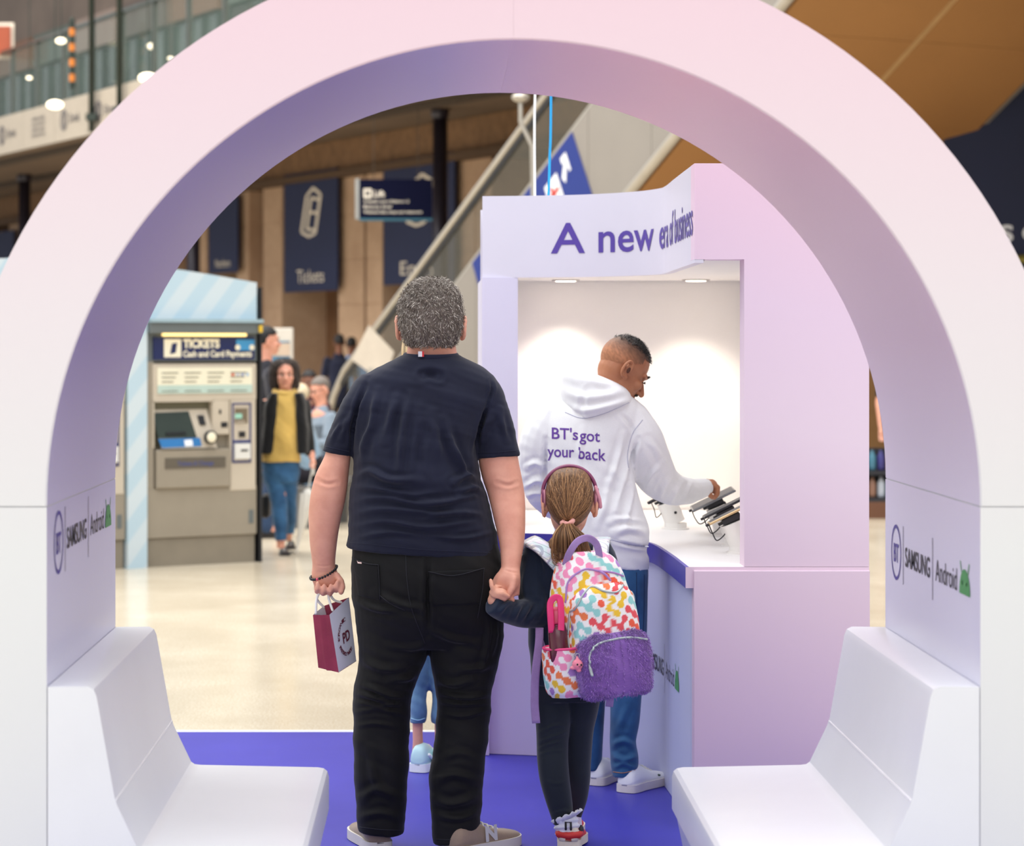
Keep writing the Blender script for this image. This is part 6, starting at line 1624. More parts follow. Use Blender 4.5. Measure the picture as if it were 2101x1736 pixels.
# water bottle in the side pocket
bl = thing('water_bottle', (0, 0, 0), 'maroon water bottle with a hot pink carry loop in the bag pocket', 'bottle', local=True)
bl.matrix_world = BPM @ Matrix.Translation((-0.150, -0.045, 0.112))
m = mat('bottle_maroon', (120, 46, 66), 0.2, var=0.15, vscale=12, trans=0.35)
mk('body', lathe([(0.026, 0.0), (0.030, 0.008), (0.030, 0.10), (0.026, 0.118), (0.022, 0.125)], 26), m, bl, True)
mk('cap', lathe([(0.024, 0.125), (0.025, 0.13), (0.025, 0.165), (0.021, 0.175)], 26), mat('bottle_cap', (206, 66, 96), 0.35), bl, True)
HP = mat('hot_pink', (240, 50, 120), 0.4)
S = [(-0.028, -0.012, 0.10), (-0.030, -0.016, 0.15), (-0.026, -0.014, 0.19), (-0.012, -0.018, 0.207), (0.004, -0.022, 0.20), (0.002, -0.027, 0.16), (-0.002, -0.0275, 0.115), (-0.004, -0.028, 0.105)]
inv_keep = inv; inv = Matrix.Identity(4)
strap('carry_loop', S, 0.02, HP, bl, 0.004, False, up=(0.2, 1, 0))
inv = inv_keep
mk('straw', tube([(0.006, 0, 0.02), (0.004, 0, 0.12)], 0.004, 8), CE, bl)

# ================================================================== man in the white hoodie
HD = 8.917
SKB = skin('skin_brown', (176, 118, 84))
fy = Vector((0.94 * math.cos(0.62), 0.34 * math.cos(0.62), -math.sin(0.62))); fz_ = Vector((0.94 * math.sin(0.62), 0.34 * math.sin(0.62), math.cos(0.62))); fx = fy.cross(fz_)
RH = Matrix((fx, fy, fz_)).transposed()
hc = at(1279, 757, HD)
hp, BM = head_parts(hc, RH, (0.98, 0.98, 0.98), 1.0, 1.15)
def bv(px, py, d): return at(px, py, d)
hd_ = 9.36
parts = hp + [limb([(1245, 830, HD - 0.02, 0.062), (1250, 800, HD - 0.01, 0.060), (1262, 770, HD, 0.058)]),
    rows(HD, [(830, 1160, 1280, 0.08, 0), (1000, 1150, 1290, 0.09, 0), (1200, 1195, 1315, 0.09, 0)], sub=2),
    rows(HD, [(1180, 1255, 1318, 0.07, 0), (1590, 1265, 1298, 0.04, 0)], sub=2), rows(HD, [(1180, 1195, 1250, 0.07, 0.05), (1590, 1200, 1230, 0.04, 0.15)], sub=2),
    limb([(1300, 870, HD, 0.045), (1352, 985, HD + 0.12, 0.038), (1400, 1008, HD + 0.28, 0.032), (1450, 1000, hd_, 0.026)]),
    limb([(1128, 850, HD, 0.045), (1098, 985, HD + 0.02, 0.038), (1130, 1040, HD + 0.2, 0.03), (1150, 1046, HD + 0.33, 0.026)]),
    # right hand resting on the tablet
    ell(bv(1459, 998, hd_), (0.026, 0.032, 0.028)), ell(bv(1450, 996, hd_), (0.024, 0.024, 0.026))]
for k in range(4):
    y0 = hd_ - 0.03 + k * 0.02
    parts.append(tube([bv(1462, 992, y0), bv(1473, 1000 + k, y0), bv(1472, 1014, y0), bv(1466, 1021, y0 + 0.003)], [0.0108, 0.0104, 0.0098, 0.009], 10))
parts.append(tube([bv(1450, 1004, hd_ - 0.03), bv(1455, 1014, hd_ - 0.042), bv(1461, 1020, hd_ - 0.04)], [0.012, 0.011, 0.0095], 10))
parts += [ell(bv(1158, 1046, HD + 0.37), (0.022, 0.035, 0.02))] + [tube([bv(1152 + 5 * k, 1046, HD + 0.39), bv(1154 + 5 * k, 1050, HD + 0.43), bv(1155 + 5 * k, 1056, HD + 0.45)], 0.008, 8) for k in range(4)]
me = remesh(parts, 0.0036, 3)
hm_ = link_mesh('person', me, SKB, None, True, origin=(at(1250, 706, HD).x, HD, PZ))
props(hm_, 'man in white hoodie and blue jeans leaning over the kiosk counter', 'person')
DKH = mat('hair_black', (26, 24, 24), 0.6)
face_marks(BM, hm_, DKH, mat('lip_brown', (130, 80, 66), 0.5), True)
mk('moustache', xf(tube([(-0.026, 0.088, -0.062), (-0.012, 0.0985, -0.053), (0.012, 0.0985, -0.053), (0.026, 0.088, -0.062)], [0.0025, 0.0048, 0.0048, 0.0025], 8), BM), DKH, hm_, True)
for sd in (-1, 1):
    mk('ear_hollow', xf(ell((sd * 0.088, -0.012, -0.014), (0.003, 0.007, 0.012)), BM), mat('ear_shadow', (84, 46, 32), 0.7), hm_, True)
# cropped hair with a fade
v, f = ell((0, -0.012, 0.03), (0.0762, 0.0982, 0.0886), None, 72, 54)
keep = [i for i, q in enumerate(v) if (q.z > 0.052 + max(0, q.y) * 0.28) or (q.y < 0.03 and q.z > -0.01 + (q.y + 0.05) * 0.6)]
ks = set(keep); f2 = [q for q in f if all(i in ks for i in q)]; used = sorted({i for q in f2 for i in q}); ix = {k: i for i, k in enumerate(used)}
lv = np.array([tuple(v[i]) for i in used])
me = bpy.data.meshes.new('crop'); me.from_pydata([tuple(BM @ Vector(q)) for q in lv], [], [tuple(ix[i] for i in q) for q in f2]); me.update()
kf = np.clip((lv[:, 2] - 0.012 + 0.12 * (lv[:, 1])) / 0.10, 0, 1)[:, None] ** 1.1
rs = np.random.default_rng(3)
bc = np.array((172, 116, 84)) * (1 - kf) + np.array((30, 27, 27)) * kf
bc = bc * rs.uniform(0.9, 1.1, (len(bc), 1))
Mi = BM.inverted()
def kp(co, n): return np.array([(Mi @ Vector(q)).z > 0.078 + 0.04 * math.sin(q[0] * 300) * 0.2 for q in co])
hh = tufts(me, 2600, 0.012, 0.0009, lambda p_, n_: tuple(fy), [(26, 24, 24), (44, 40, 38), (34, 30, 30)], 6, keep=kp, lift=0.5, base_cols=[tuple(q) for q in bc])
link_mesh('hair', hh, HAIRM, hm_, True)
# hoodie
HOO = cloth('hoodie_white', (252, 252, 255), 0.01, 6, 420, 0.85, 0.3, 0.06)
st = [rows(HD, [(806, 1165, 1285, 0.08, 0.0), (822, 1135, 1305, 0.105, 0), (845, 1115, 1315, 0.125, 0), (880, 1110, 1312, 0.135, 0), (920, 1113, 1302, 0.138, 0), (960, 1118, 1300, 0.138, 0), (1000, 1122, 1304, 0.14, 0), (1040, 1128, 1316, 0.145, 0), (1075, 1135, 1330, 0.15, 0), (1100, 1142, 1334, 0.15, 0, 6), (1122, 1150, 1326, 0.14, 0, 14), (1138, 1154, 1330, 0.138, 0, 18), (1160, 1160, 1331, 0.132, 0, 20)], 40, 2.3),
      limb([(1140, 845, HD, 0.078), (1112, 900, HD, 0.078), (1103, 960, HD + 0.02, 0.068), (1108, 1005, HD + 0.06, 0.06), (1130, 1035, HD + 0.18, 0.052), (1148, 1045, HD + 0.31, 0.044)]),
      limb([(1285, 862, HD, 0.085), (1312, 905, HD - 0.0, 0.088), (1332, 950, HD + 0.04, 0.084), (1352, 985, HD + 0.10, 0.074), (1382, 1005, HD + 0.20, 0.060), (1415, 1007, HD + 0.32, 0.050)]),
      limb([(1405, 1008, HD + 0.29, 0.047), (1432, 1004, HD + 0.38, 0.042), (1449, 1000, HD + 0.43, 0.036)], caps='flat')]
me = remesh(st, 0.0055, 4)
displace(me, folds2(1.7, [([(1245, 1010), (1265, 950), (1280, 890)], 5, 0.006), ([(1262, 1060), (1275, 1000), (1290, 940)], 5, 0.006), ([(1280, 1090), (1292, 1040), (1300, 980)], 5, 0.006), ([(1225, 1080), (1240, 1040), (1250, 990)], 6, 0.004),
    ([(1310, 900), (1296, 940), (1292, 985)], 4, -0.010), ([(1325, 1000), (1340, 970), (1362, 950)], 5, 0.006), ([(1350, 1030), (1362, 1000), (1382, 975)], 5, 0.006), ([(1375, 1032), (1388, 1008), (1402, 985)], 4, 0.006), ([(1402, 1030), (1410, 1008), (1420, 988)], 3, 0.004), ([(1330, 905), (1345, 920), (1358, 945)], 5, 0.004),
    ([(1080, 1000), (1100, 985), (1118, 990)], 5, 0.007), ([(1075, 1020), (1098, 1010), (1120, 1015)], 5, 0.006), ([(1080, 960), (1098, 950), (1115, 960)], 5, 0.005), ([(1112, 1010), (1118, 960), (1120, 900)], 4, -0.008), ([(1265, 1112), (1290, 1118), (1328, 1124)], 3, -0.006), ([(1260, 1095), (1285, 1085), (1325, 1090)], 6, 0.007), ([(1250, 1070), (1280, 1065), (1318, 1072)], 5, 0.005), ([(1195, 880), (1190, 920), (1192, 960)], 5, 0.003), ([(1270, 845), (1290, 868), (1305, 900)], 4, -0.004)]))
displace(me, crumple(0.0025, 18, 14, 28, 31, 1.2))
hood_o = link_mesh('hoodie', me, HOO, hm_, True)
hr_ = [rows(HD, [(761, 1158, 1190, 0.05, -0.03), (768, 1150, 1222, 0.085, -0.02), (780, 1147, 1258, 0.108, -0.015), (795, 1146, 1284, 0.118, -0.015), (812, 1147, 1295, 0.124, -0.02), (828, 1152, 1294, 0.126, -0.025), (841, 1164, 1272, 0.12, -0.03), (851, 1176, 1240, 0.108, -0.035), (857, 1188, 1214, 0.095, -0.04)], 36, 2.2)]
me = remesh(hr_, 0.005, 3)
displace(me, folds2(1.3, [([(1155, 800), (1195, 815), (1240, 812), (1285, 800)], 7, 0.007), ([(1162, 835), (1200, 842), (1250, 832), (1290, 822)], 5, 0.006), ([(1180, 775), (1230, 785), (1275, 800)], 6, 0.004), ([(1190, 850), (1196, 825), (1205, 800)], 5, -0.005)]))
hood = link_mesh('hood', me, HOO, hood_o, True)
shd = Surf([hood_o, hood])
SEAM = cloth('hoodie_seam', (206, 206, 222), 0.02, 6, 420, 0.9, 0.1)
drape_line('hem_seam', shd, [(1250, 1106), (1290, 1116), (1330, 1122)], 0.0022, SEAM, hood_o, 0.0)
drape_line('sleeve_seam', shd, [(1318, 862), (1298, 890), (1288, 930), (1290, 965)], 0.0018, SEAM, hood_o, 0.0)
drape_line('hood_seam', shd, [(1160, 846), (1195, 858), (1240, 848), (1290, 826)], 0.002, SEAM, hood_o, 0.0)
# printing on the back
VIO = mat('print_violet', (104, 62, 160), 0.6, var=0)
def on_back(u, v): return shd.hit(u, v, 0.0015, HD - 0.14)
def print_word(tx, x0, x1, yb, h, tilt, bold=0.012):
    v, f = place2d(text2d(tx, bold), x0, 0, x1, -h); v = [(a, yb + b + (a - x0) * tilt) for a, b in v]
    wrap('back_print', (v, f), on_back, VIO, hood_o, list(np.linspace(x0, x1, 24)[1:-1]))
print_word("BT's", 1132, 1186, 900, 24, 0.05); print_word('got', 1189, 1231, 904, 24, 0.06)
print_word('your', 1123, 1178, 937, 24, 0.03); print_word('back', 1187, 1243, 941, 25, 0.09)
# jeans
DEN = cloth('denim_blue', (46, 92, 142), 0.22, 6, 500, 0.8, 0.15, 0.15, (66, 116, 164))
jt = [rows(HD, [(1135, 1168, 1326, 0.12, 0), (1165, 1176, 1330, 0.125, 0), (1210, 1182, 1329, 0.125, 0), (1250, 1190, 1328, 0.11, 0)], 34, 2.3),
      rows(HD, [(1220, 1246, 1329, 0.10, 0), (1300, 1248, 1327, 0.09, 0), (1370, 1250, 1322, 0.082, 0), (1420, 1252, 1317, 0.076, 0), (1480, 1252, 1312, 0.07, 0), (1520, 1251, 1305, 0.068, 0), (1545, 1252, 1309, 0.07, 0), (1568, 1253, 1310, 0.07, 0), (1590, 1257, 1304, 0.066, 0, -6)]),
      rows(HD, [(1220, 1184, 1258, 0.10, 0.02), (1300, 1186, 1250, 0.09, 0.05), (1400, 1190, 1244, 0.078, 0.09), (1500, 1194, 1238, 0.068, 0.12), (1578, 1196, 1234, 0.064, 0.14)])]
me = remesh(jt, 0.0055, 4)
displace(me, folds2(1.4, [([(1255, 1530), (1280, 1520), (1302, 1532)], 5, 0.007), ([(1256, 1552), (1282, 1560), (1308, 1548)], 5, 0.008), ([(1258, 1574), (1280, 1568), (1306, 1576)], 4, 0.007), ([(1262, 1500), (1275, 1480), (1290, 1440)], 6, 0.004), ([(1260, 1300), (1290, 1320), (1320, 1330)], 5, 0.004)]))
dj = link_mesh('jeans', me, DEN, hm_, True)
sd_ = Surf([dj])
ORS = mat('stitch_orange', (176, 120, 80), 0.8); DKS = mat('stitch_navy', (26, 52, 88), 0.8)
drape_line('hem_stitch', sd_, [(1258, 1584), (1280, 1586), (1303, 1580)], 0.0014, ORS, dj)
drape_line('side_seam', sd_, [(1306, 1175), (1306, 1260), (1300, 1360)], 0.0016, DKS, dj)
drape_line('side_seam', sd_, [(1322, 1180), (1321, 1260), (1316, 1360)], 0.0016, DKS, dj)
WSH, WSO = mat('sneaker_white', (236, 236, 240), 0.45), mat('sneaker_sole', (214, 206, 206), 0.6)
q = at(1278, 1620, HD)
s1, M1 = shoe('shoe', (q.x, HD - 0.065, PZ), math.radians(33), 0.285, hm_, WSH, WSO, 1.0, ws=1.1)
mk('side_emblem', xf(ell((0.135, 0.64, 0.145), (0.03, 0.03, 0.014)), M1), mat('emblem_green', (40, 70, 50), 0.5), s1, True)
q = at(1216, 1600, HD + 0.14)
shoe('shoe', (q.x, HD + 0.08, PZ), math.radians(25), 0.285, hm_, WSH, WSO, 1.0, ws=1.1)

# ================================================================== companion standing beyond the man
CD = 9.33
hp, CM = head_parts(at(876, 722, CD), Matrix.Identity(3), (0.95, 0.95, 0.95))
parts = hp + [rows(CD, [(760, 855, 897, 0.045, 0), (800, 850, 902, 0.05, 0)]), rows(CD, [(795, 835, 918, 0.06, 0), (1000, 838, 915, 0.08, 0), (1150, 830, 922, 0.08, 0)], sub=2),
    rows(CD, [(1140, 842, 878, 0.06, 0), (1400, 848, 874, 0.045, 0), (1480, 846, 868, 0.035, 0.0), (1520, 847, 868, 0.032, 0), (1545, 845, 872, 0.035, 0.01)], sub=2), rows(CD, [(1140, 882, 915, 0.06, 0), (1400, 890, 915, 0.045, 0), (1540, 892, 914, 0.032, 0)], sub=2)]
for sd, x in ((-1, 820), (1, 932)): 
    parts += [limb([(850 if sd < 0 else 902, 815, CD, 0.036), (838 if sd < 0 else 914, 920, CD + 0.02, 0.032), (846 if sd < 0 else 906, 1000, CD + 0.14, 0.026), (862 if sd < 0 else 890, 985, CD + 0.24, 0.022)])]
    parts += [ell(at(866 if sd < 0 else 886, 982, CD + 0.27), (0.02, 0.03, 0.018))] + [tube([at(860 + 4 * k if sd < 0 else 880 + 4 * k, 982, CD + 0.29), at(860 + 4 * k if sd < 0 else 880 + 4 * k, 986, CD + 0.33)], 0.0075, 8) for k in range(4)]
me = remesh(parts, 0.006, 3)
comp = link_mesh('person', me, SKA, None, True, origin=(at(876, 706, CD).x, CD, PZ))
props(comp, 'fair haired person in light jeans and pale sneakers, mostly hidden beyond the navy T-shirt', 'person')
face_marks(CM, comp, mat('brow_blond', (160, 130, 96), 0.8), LIPM)
me = remesh([rows(CD, [(668, 862, 890, 0.03, 0), (676, 842, 910, 0.075, -0.01), (695, 828, 924, 0.09, -0.02), (720, 822, 930, 0.09, -0.035), (745, 824, 928, 0.075, -0.05), (765, 834, 918, 0.055, -0.06)])], 0.007, 3)
displace(me, crumple(0.0015, 60, 40, 12, 4)); setcol(me, lambda co: np.array((206, 178, 136)) * (0.85 + 0.2 * np.sin(co[:, 0] * 400)[:, None]))
link_mesh('hair', me, HAIRM, comp, True)
me = remesh([rows(CD, [(790, 840, 912, 0.075, 0), (805, 828, 924, 0.09, 0), (850, 834, 918, 0.1, 0), (1000, 832, 922, 0.11, 0), (1120, 826, 928, 0.11, 0)]), limb([(846, 815, CD, 0.05), (836, 920, CD + 0.02, 0.044)]), limb([(906, 815, CD, 0.05), (916, 920, CD + 0.02, 0.044)])], 0.008, 3)
link_mesh('blouse', me, cloth('blouse_cream', (222, 214, 204), 0.05), comp, True)
me = remesh([rows(CD, [(1110, 828, 926, 0.11, 0), (1180, 826, 930, 0.115, 0), (1240, 830, 926, 0.1, 0)]), rows(CD, [(1200, 828, 880, 0.085, 0), (1330, 838, 880, 0.07, 0), (1400, 842, 880, 0.062, 0), (1440, 841, 876, 0.056, 0), (1482, 840, 874, 0.052, 0)]), rows(CD, [(1200, 876, 930, 0.085, 0), (1330, 882, 926, 0.07, 0), (1482, 886, 922, 0.055, 0)])], 0.006, 3)
displace(me, crumple(0.004, 25, 10, 40, 7))
cj = link_mesh('jeans', me, cloth('denim_pale', (92, 134, 172), 0.25, 8, 500, 0.8, 0.15, 0.15, (120, 160, 192)), comp, True)
drape_line('hem_stitch', Surf([cj]), [(842, 1474), (858, 1478), (872, 1474)], 0.0025, mat('stitch_pale', (140, 176, 206), 0.8), cj)
SKB2, SKW = mat('sneaker_mint', (186, 220, 226), 0.5), mat('sneaker_clean', (236, 238, 240), 0.5)
q = at(858, 1580, CD)
s1, M1 = shoe('shoe', (q.x - 0.004, CD - 0.06, PZ), math.radians(20), 0.25, comp, SKB2, SKW, 1.25, ws=1.12)
mk('side_stripe', xf(tube([(0.125, 0.15, 0.20), (0.14, 0.3, 0.13), (0.13, 0.5, 0.20)], 0.025, 8), M1), SKW, s1, True)
q = at(903, 1580, CD)
shoe('shoe', (q.x, CD - 0.04, PZ), math.radians(10), 0.25, comp, SKB2, SKW, 1.25, ws=1.12)

# ================================================================== woman in the black cardigan
WD = 19.4
RB = Matrix.Rotation(PI, 3, 'Z')
hp, WM = head_parts(at(585, 768, WD), Matrix.Rotation(0.12, 3, 'Z') @ RB, (0.98, 0.98, 0.98))
def wv(px, py, dz=0.0): return at(px, py, WD + dz)
parts = hp + [rows(WD, [(785, 574, 596, 0.045, 0), (808, 572, 600, 0.05, 0)]), rows(WD, [(806, 560, 612, 0.06, 0), (940, 552, 610, 0.08, 0)], sub=2),
    rows(WD, [(930, 548, 578, 0.06, 0), (1030, 562, 588, 0.05, -0.03), (1125, 568, 584, 0.035, -0.05)], sub=2), rows(WD, [(930, 582, 612, 0.06, 0), (1030, 588, 608, 0.05, 0.1), (1110, 584, 598, 0.035, 0.3)], sub=2),
    limb([(622, 830, WD, 0.045), (632, 890, WD, 0.036), (640, 938, WD - 0.06, 0.028)]), limb([(546, 830, WD, 0.045), (540, 890, WD, 0.036), (538, 945, WD + 0.05, 0.028)]),
    ell(wv(642, 950, -0.08), (0.024, 0.03, 0.035)), ell(wv(538, 956, 0.05), (0.024, 0.03, 0.035))]
for k in range(4): parts.append(tube([wv(636 + 2.2 * k, 952, -0.09), wv(637 + 2.2 * k, 958, -0.11), wv(641 + 1.5 * k, 961, -0.10)], 0.009, 8)); parts.append(tube([wv(534 + 2.4 * k, 958, 0.05), wv(534 + 2.4 * k, 968, 0.04)], 0.009, 8))
me = remesh(parts, 0.007, 2)
wom = link_mesh('person', me, SKA, None, True, origin=(wv(585, 706).x, WD, 0.0))
props(wom, 'woman in black cardigan and mustard top walking beside the ticket machine', 'person')
face_marks(WM, wom, mat('brow_dark', (70, 56, 50), 0.8), LIPM)
sc = remesh([rows(WD, [(737, 572, 596, 0.04, 0.02), (742, 562, 606, 0.085, 0.03), (752, 556, 612, 0.1, 0.04), (770, 553, 614, 0.09, 0.055), (790, 555, 613, 0.075, 0.065), (800, 560, 608, 0.06, 0.07)]), limb([(562, 755, WD + 0.0, 0.024), (559, 775, WD + 0.01, 0.026), (561, 795, WD + 0.02, 0.022)]), limb([(607, 755, WD + 0.0, 0.024), (609, 775, WD + 0.01, 0.026), (607, 793, WD + 0.02, 0.022)])], 0.008, 2)
hh = tufts(sc, 3500, 0.022, 0.0025, lambda p_, n_: (0, 0, -1), [(58, 48, 44), (76, 64, 58), (92, 82, 76)], 8, lift=0.3)
link_mesh('hair', hh, HAIRM, wom, False)
me = remesh([rows(WD, [(800, 568, 604, 0.07, -0.01), (812, 556, 616, 0.10, -0.02), (850, 550, 620, 0.125, -0.025), (900, 544, 618, 0.13, -0.03), (947, 534, 617, 0.135, -0.02)])], 0.009, 3)
displace(me, crumple(0.006, 20, 10, 15, 2)); link_mesh('top', me, cloth('mustard', (210, 174, 96), 0.1), wom, True)
mk('scarf_collar', tube([wv(584 + 20 * math.cos(a), 806 + 6 * math.cos(a) * 0 + 5 * (math.sin(a) < 0) - 3, -0.01 + 0.085 * math.sin(a)) for a in [2 * PI * k / 24 for k in range(24)]], 0.024, 10, closed=True), MATS['mustard'], wom, True)
CAR = cloth('cardigan_black', (26, 26, 28), 0.2)
card = []
for xs in (((806, 556, 572), (830, 544, 575), (880, 540, 574), (930, 533, 568)), ((806, 604, 622), (830, 606, 630), (880, 606, 634), (930, 611, 636))):
    card.append(rows(WD, [(y, a, b_, 0.162, 0.0) for y, a, b_ in xs], 20, 3.0))
card += [rows(WD, [(806, 560, 614, 0.06, 0.07), (850, 545, 628, 0.07, 0.09), (930, 535, 634, 0.08, 0.09)], 24), limb([(620, 822, WD, 0.06), (630, 880, WD, 0.052), (637, 935, WD - 0.04, 0.042)], caps='flat'), limb([(548, 822, WD, 0.06), (541, 880, WD, 0.052), (538, 940, WD + 0.04, 0.042)], caps='flat')]
me = remesh(card, 0.009, 3); displace(me, crumple(0.004, 20, 14, 20, 3)); link_mesh('cardigan', me, CAR, wom, True)
me = remesh([rows(WD, [(930, 536, 616, 0.12, 0), (970, 538, 615, 0.12, 0), (990, 542, 613, 0.1, 0)]), rows(WD, [(960, 537, 580, 0.1, 0), (1010, 550, 586, 0.08, -0.02), (1060, 560, 592, 0.07, -0.04), (1108, 565, 588, 0.06, -0.05)]), rows(WD, [(960, 575, 615, 0.1, 0), (1010, 582, 610, 0.08, 0.06), (1060, 586, 608, 0.065, 0.16), (1095, 584, 604, 0.055, 0.26)])], 0.009, 2)
displace(me, crumple(0.006, 20, 10, 30, 5)); wj = link_mesh('jeans', me, cloth('denim_mid', (54, 98, 146), 0.25, 6, 500, 0.8, 0.1, 0.15, (74, 122, 166)), wom, True)
q = wv(578, 1139)
shoe('shoe', (q.x, WD + 0.16, 0.0), math.radians(180 - 8), 0.25, wom, mat('shoe_flat_black', (28, 26, 28), 0.4), MATS['shoe_flat_black'], 0.7)
shoe('shoe', (wv(592, 1110).x, WD + 0.38, 0.03), math.radians(180), 0.25, wom, MATS['shoe_flat_black'], MATS['shoe_flat_black'], 0.7)
# umbrella
um = thing('umbrella', tuple(wv(608, 1136)), 'folded white umbrella with a curved handle in the woman\'s hand', 'umbrella')
UMB = mat('umbrella_white', (216, 212, 204), 0.5, var=0.05)
a_, b_ = wv(641, 962, -0.10), wv(608, 1134, -0.05)
ax = [a_.lerp(b_, k / 10) for k in range(11)]
mk('shaft', tube([a_ + Vector((0.004, 0, 0.04)), b_], 0.006, 8), UMB, um, True)
mk('folded_canopy', tube(ax[3:], [0.045, 0.05, 0.042, 0.034, 0.026, 0.018, 0.012, 0.008], 10), UMB, um, True)
for k in range(5):
    o_ = Vector((0.05 * math.cos(k * 1.3), 0.04 * math.sin(k * 1.3), 0)); mk('canopy_fold', tube([ax[3] + o_ * 1.3, ax[5] + o_ * 0.9, ax[8] + o_ * 0.3], [0.008, 0.012, 0.006], 8), UMB, um, True)
mk('grip', tube([a_ + Vector((0.004, 0, 0.03)), a_ + Vector((0.004, 0, -0.04))], 0.012, 10), UMB, um, True)
# handbag
hb = thing('handbag', tuple(wv(540, 1068, 0.35)), 'black handbag hanging behind the edge of the ticket machine', 'bag')
mk('pouch', box(wv(531, 0).x, wv(549, 0).x, WD + 0.2, WD + 0.42, wv(0, 1068).z, wv(0, 1018).z, 0.03, 3), mat('bag_black', (22, 22, 24), 0.5), hb, True)
mk('strap', tube([wv(535, 1020, 0.3), wv(537, 960, 0.15), wv(545, 900, 0.12), wv(550, 830, 0.1)], 0.012, 8), MATS['bag_black'], hb, True)

# ================================================================== people farther back
def far_person(label, x, y, heading, H, shirt, trou, skn, hair_c, sit=False, z0=0.0, voxel=0.012, longsleeve=False, lean=0.0, glasses=False):
    S = H / 1.75; M = Matrix.Translation((x, y, z0)) @ Matrix.Rotation(heading, 4, 'Z') @ Matrix.Scale(S, 4)
    hip = 0.50 if sit else 0.92; sh = hip + 0.50; hy = lean * 0.5
    X = lambda q: xf(q, M)
    hp, LM = head_parts(Vector((0, hy + 0.02, sh + 0.24)), Matrix.Rotation(-lean * 0.8, 3, 'X'), (0.98, 0.98, 0.98))
    P = hp + [tube([(0, hy, sh - 0.02), (0, hy + 0.0, sh + 0.17)], [0.06, 0.052], 14), tube([(0, 0, hip), (0, hy * 0.5, hip + 0.25), (0, hy, sh - 0.06)], [0.12, 0.12, 0.12], 16, flat=0.7)]
    sl, tr = [], []
    for s in (-1, 1):
        shp = Vector((s * 0.18, hy, sh - 0.04))
        if sit: el = Vector((s * 0.24, hy + 0.10, sh - 0.30)); wr = Vector((s * 0.10, hy + 0.30, sh - 0.26)); kn = Vector((s * 0.11, 0.44, hip + 0.03)); an = Vector((s * 0.12, 0.46, 0.08))
        else: el = Vector((s * 0.25, hy, sh - 0.33)); wr = Vector((s * 0.24, hy + 0.09, sh - 0.58)); kn = Vector((s * 0.10, 0.02, 0.50)); an = Vector((s * 0.11, -0.03, 0.09))
        P += [tube([shp, el, wr], [0.045, 0.036, 0.027], 12), tube([Vector((s * 0.09, 0, hip)), kn, an], [0.07, 0.055, 0.04], 12), tube([an, an + Vector((0, 0.14, -0.05))], [0.04, 0.03], 10)]
        d = (wr - el).normalized(); P.append(ell(wr + d * 0.05, (0.03, 0.03, 0.045)))
        for k in range(4): P.append(tube([wr + d * 0.07 + Vector(((k - 1.5) * 0.016, 0, 0)), wr + d * 0.13 + Vector(((k - 1.5) * 0.017, 0.01, -0.01))], 0.008, 6))
        P.append(tube([wr + d * 0.04, wr + d * 0.07 + Vector((-s * 0.03, 0.02, 0))], 0.009, 6))
        sl.append(tube([shp, shp.lerp(el, 0.7)] + ([el, wr.lerp(el, 0.12)] if longsleeve else []), [0.066, 0.058] + ([0.05, 0.042] if longsleeve else []), 14))
        tr.append(tube([Vector((s * 0.09, 0, hip - 0.02)), kn, an + Vector((0, 0, 0.0))], [0.10, 0.078, 0.06], 14))
    o = link_mesh('person', remesh([X(q) for q in P], voxel * 0.8, 2), skn, None, True, origin=(x, y, z0)); props(o, label, 'person', 'people farther back in the station')
    link_mesh('shirt', remesh([X(q) for q in sl + [tube([(0, 0, hip - 0.08), (0, hy * 0.5, hip + 0.25), (0, hy, sh - 0.08), (0, hy, sh)], [0.165, 0.165, 0.18, 0.10], 20, flat=0.72)]], voxel, 3), shirt, o, True)
    link_mesh('trousers', remesh([X(q) for q in tr + [tube([(0, 0, hip - 0.06), (0, 0, hip + 0.05)], [0.15, 0.155], 18, flat=0.75)]], voxel, 3), trou, o, True)
    HM_ = M @ LM
    v, f = ell((0, -0.018, 0.036), (0.084, 0.106, 0.096), None, 28, 18); v2 = [HM_ @ q for q in v]; ks = {i for i, q in enumerate(v) if q.z > 0.035 + q.y * 0.3 or (q.y < 0.0 and q.z > -0.05)}
    f2 = [q for q in f if all(i in ks for i in q)]; us = sorted({i for q in f2 for i in q}); ix = {k: i for i, k in enumerate(us)}
    h = mk('hair', ([v2[i] for i in us], [tuple(ix[i] for i in q) for q in f2]), hair_c, o, True)
    sm = h.modifiers.new('thickness', 'SOLIDIFY'); sm.thickness = 0.01
    face_marks(HM_, o, hair_c, LIPM)
    if glasses:
        for s in (-1, 1): mk('glasses_lens_rim', xf(tube([(s * 0.032 + 0.02 * math.cos(a), 0.102, -0.002 + 0.016 * math.sin(a)) for a in [2 * PI * k / 14 for k in range(14)]], 0.0022, 6, closed=True), HM_), CE, o, True)
        mk('glasses_bridge', xf(tube([(-0.084, 0.0, 0.004), (-0.054, 0.10, 0.002)], 0.002, 6), HM_), CE, o, True)
    for s in (-1, 1):
        a = (Vector((s * 0.12, 0.42, 0)) if sit else Vector((s * 0.11, -0.09, 0)))
        shoe('shoe', tuple(M @ a), -heading, 0.27 * S, o, mat('far_shoe', (40, 36, 36), 0.5), MATS['far_shoe'])
    return o
def fp_at(px, d): return (px - VX) / F * d
HG, HB, HW = mat('far_hair_grey', (112, 104, 98), 0.7), mat('far_hair_black', (24, 22, 24), 0.7), mat('far_hair_white', (206, 190, 160), 0.7)
C_ = lambda n, c: cloth('far_' + n, c, 0.15)
NAVT, DRK, BLU_, PNKS, GRYS = C_('navy', (28, 32, 52)), C_('dark', (36, 32, 40)), C_('lightblue', (150, 176, 196)), C_('pink', (206, 140, 176)), C_('checked', (130, 144, 158))
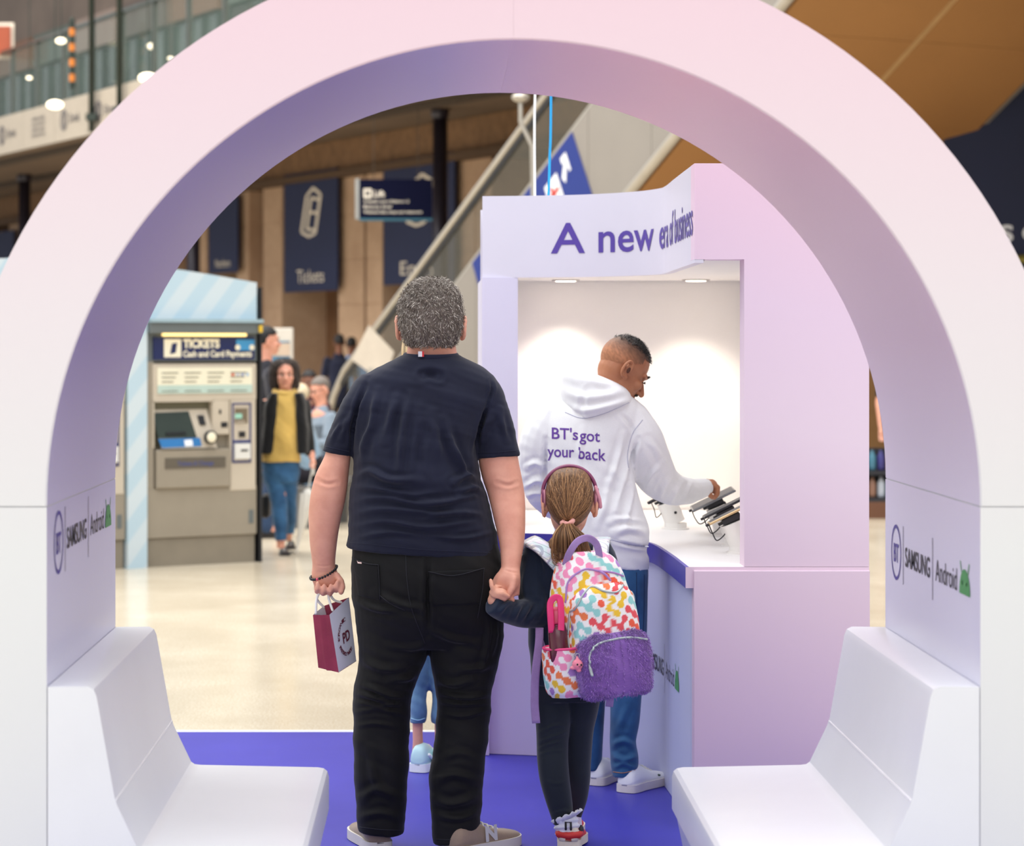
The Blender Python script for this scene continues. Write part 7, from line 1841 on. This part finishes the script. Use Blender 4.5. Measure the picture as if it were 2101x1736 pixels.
JNS = C_('jeans', (52, 72, 104))
SKD = skin('skin_dark', (120, 78, 58))
far_person('seated white haired person in pale blue beside the woman', fp_at(646, 22.6), 22.6, math.radians(75), 1.68, BLU_, DRK, SKA, HW, True, longsleeve=True, lean=0.3)
far_person('seated grey haired man with glasses looking down near the navy sleeve', fp_at(690, 24.2), 24.2, math.radians(125), 1.74, GRYS, JNS, SKA, HG, True, lean=0.35, longsleeve=True, glasses=True)
far_person('seated dark haired person in maroon behind the white haired one', fp_at(632, 27.5), 27.5, math.radians(-170), 1.78, C_('maroon', (58, 26, 40)), DRK, SKD, HB, True, lean=0.2)
far_person('standing dark haired person in navy seen from behind near the doorway', fp_at(696, 38.0), 38.0, 0.1, 1.80, NAVT, DRK, SKD, HB)
far_person('standing dark haired person in light blue shirt by the escalator foot', fp_at(721, 39.0), 39.0, -0.2, 1.76, C_('skyblue', (96, 140, 190)), DRK, SKD, HB)
far_person('dark haired man in charcoal T-shirt standing behind the ticket machine', fp_at(545, 21.2), 21.2, math.radians(-70), 1.80, C_('charcoal', (52, 52, 60)), JNS, SKA, HB)
far_person('person in black standing behind the low shop shelf right of the kiosk', 4.66, 24.4, math.radians(178), 1.76, C_('black', (22, 22, 26)), DRK, SKA, HB)
# benches for the waiting people
GM_ = mat('bench_metal', (120, 118, 116), 0.4, 0.5)
def waiting_bench(px, y, rz, label):
    e = thing('waiting_bench', (fp_at(px, y), y, 0), label, 'bench', 'metal benches for waiting people', rz, True)
    mk('seat', box(-0.45, 0.45, -0.22, 0.22, 0.345, 0.375), GM_, e)
    mk('backrest', box(-0.45, 0.45, -0.30, -0.27, 0.45, 0.72), GM_, e)
    for x in (-0.4, 0.4):
        mk('leg', box(x - 0.025, x + 0.025, -0.2, 0.2, 0, 0.345), GM_, e)
        mk('backrest_arm', box(x - 0.02, x + 0.02, -0.28, -0.24, 0.345, 0.72), GM_, e)
waiting_bench(690, 24.2, math.radians(125), 'grey metal bench under the man with glasses')
waiting_bench(646, 22.6, math.radians(75), 'grey metal bench under the white haired person')
waiting_bench(632, 27.5, math.radians(-170), 'grey metal bench under the person in maroon')
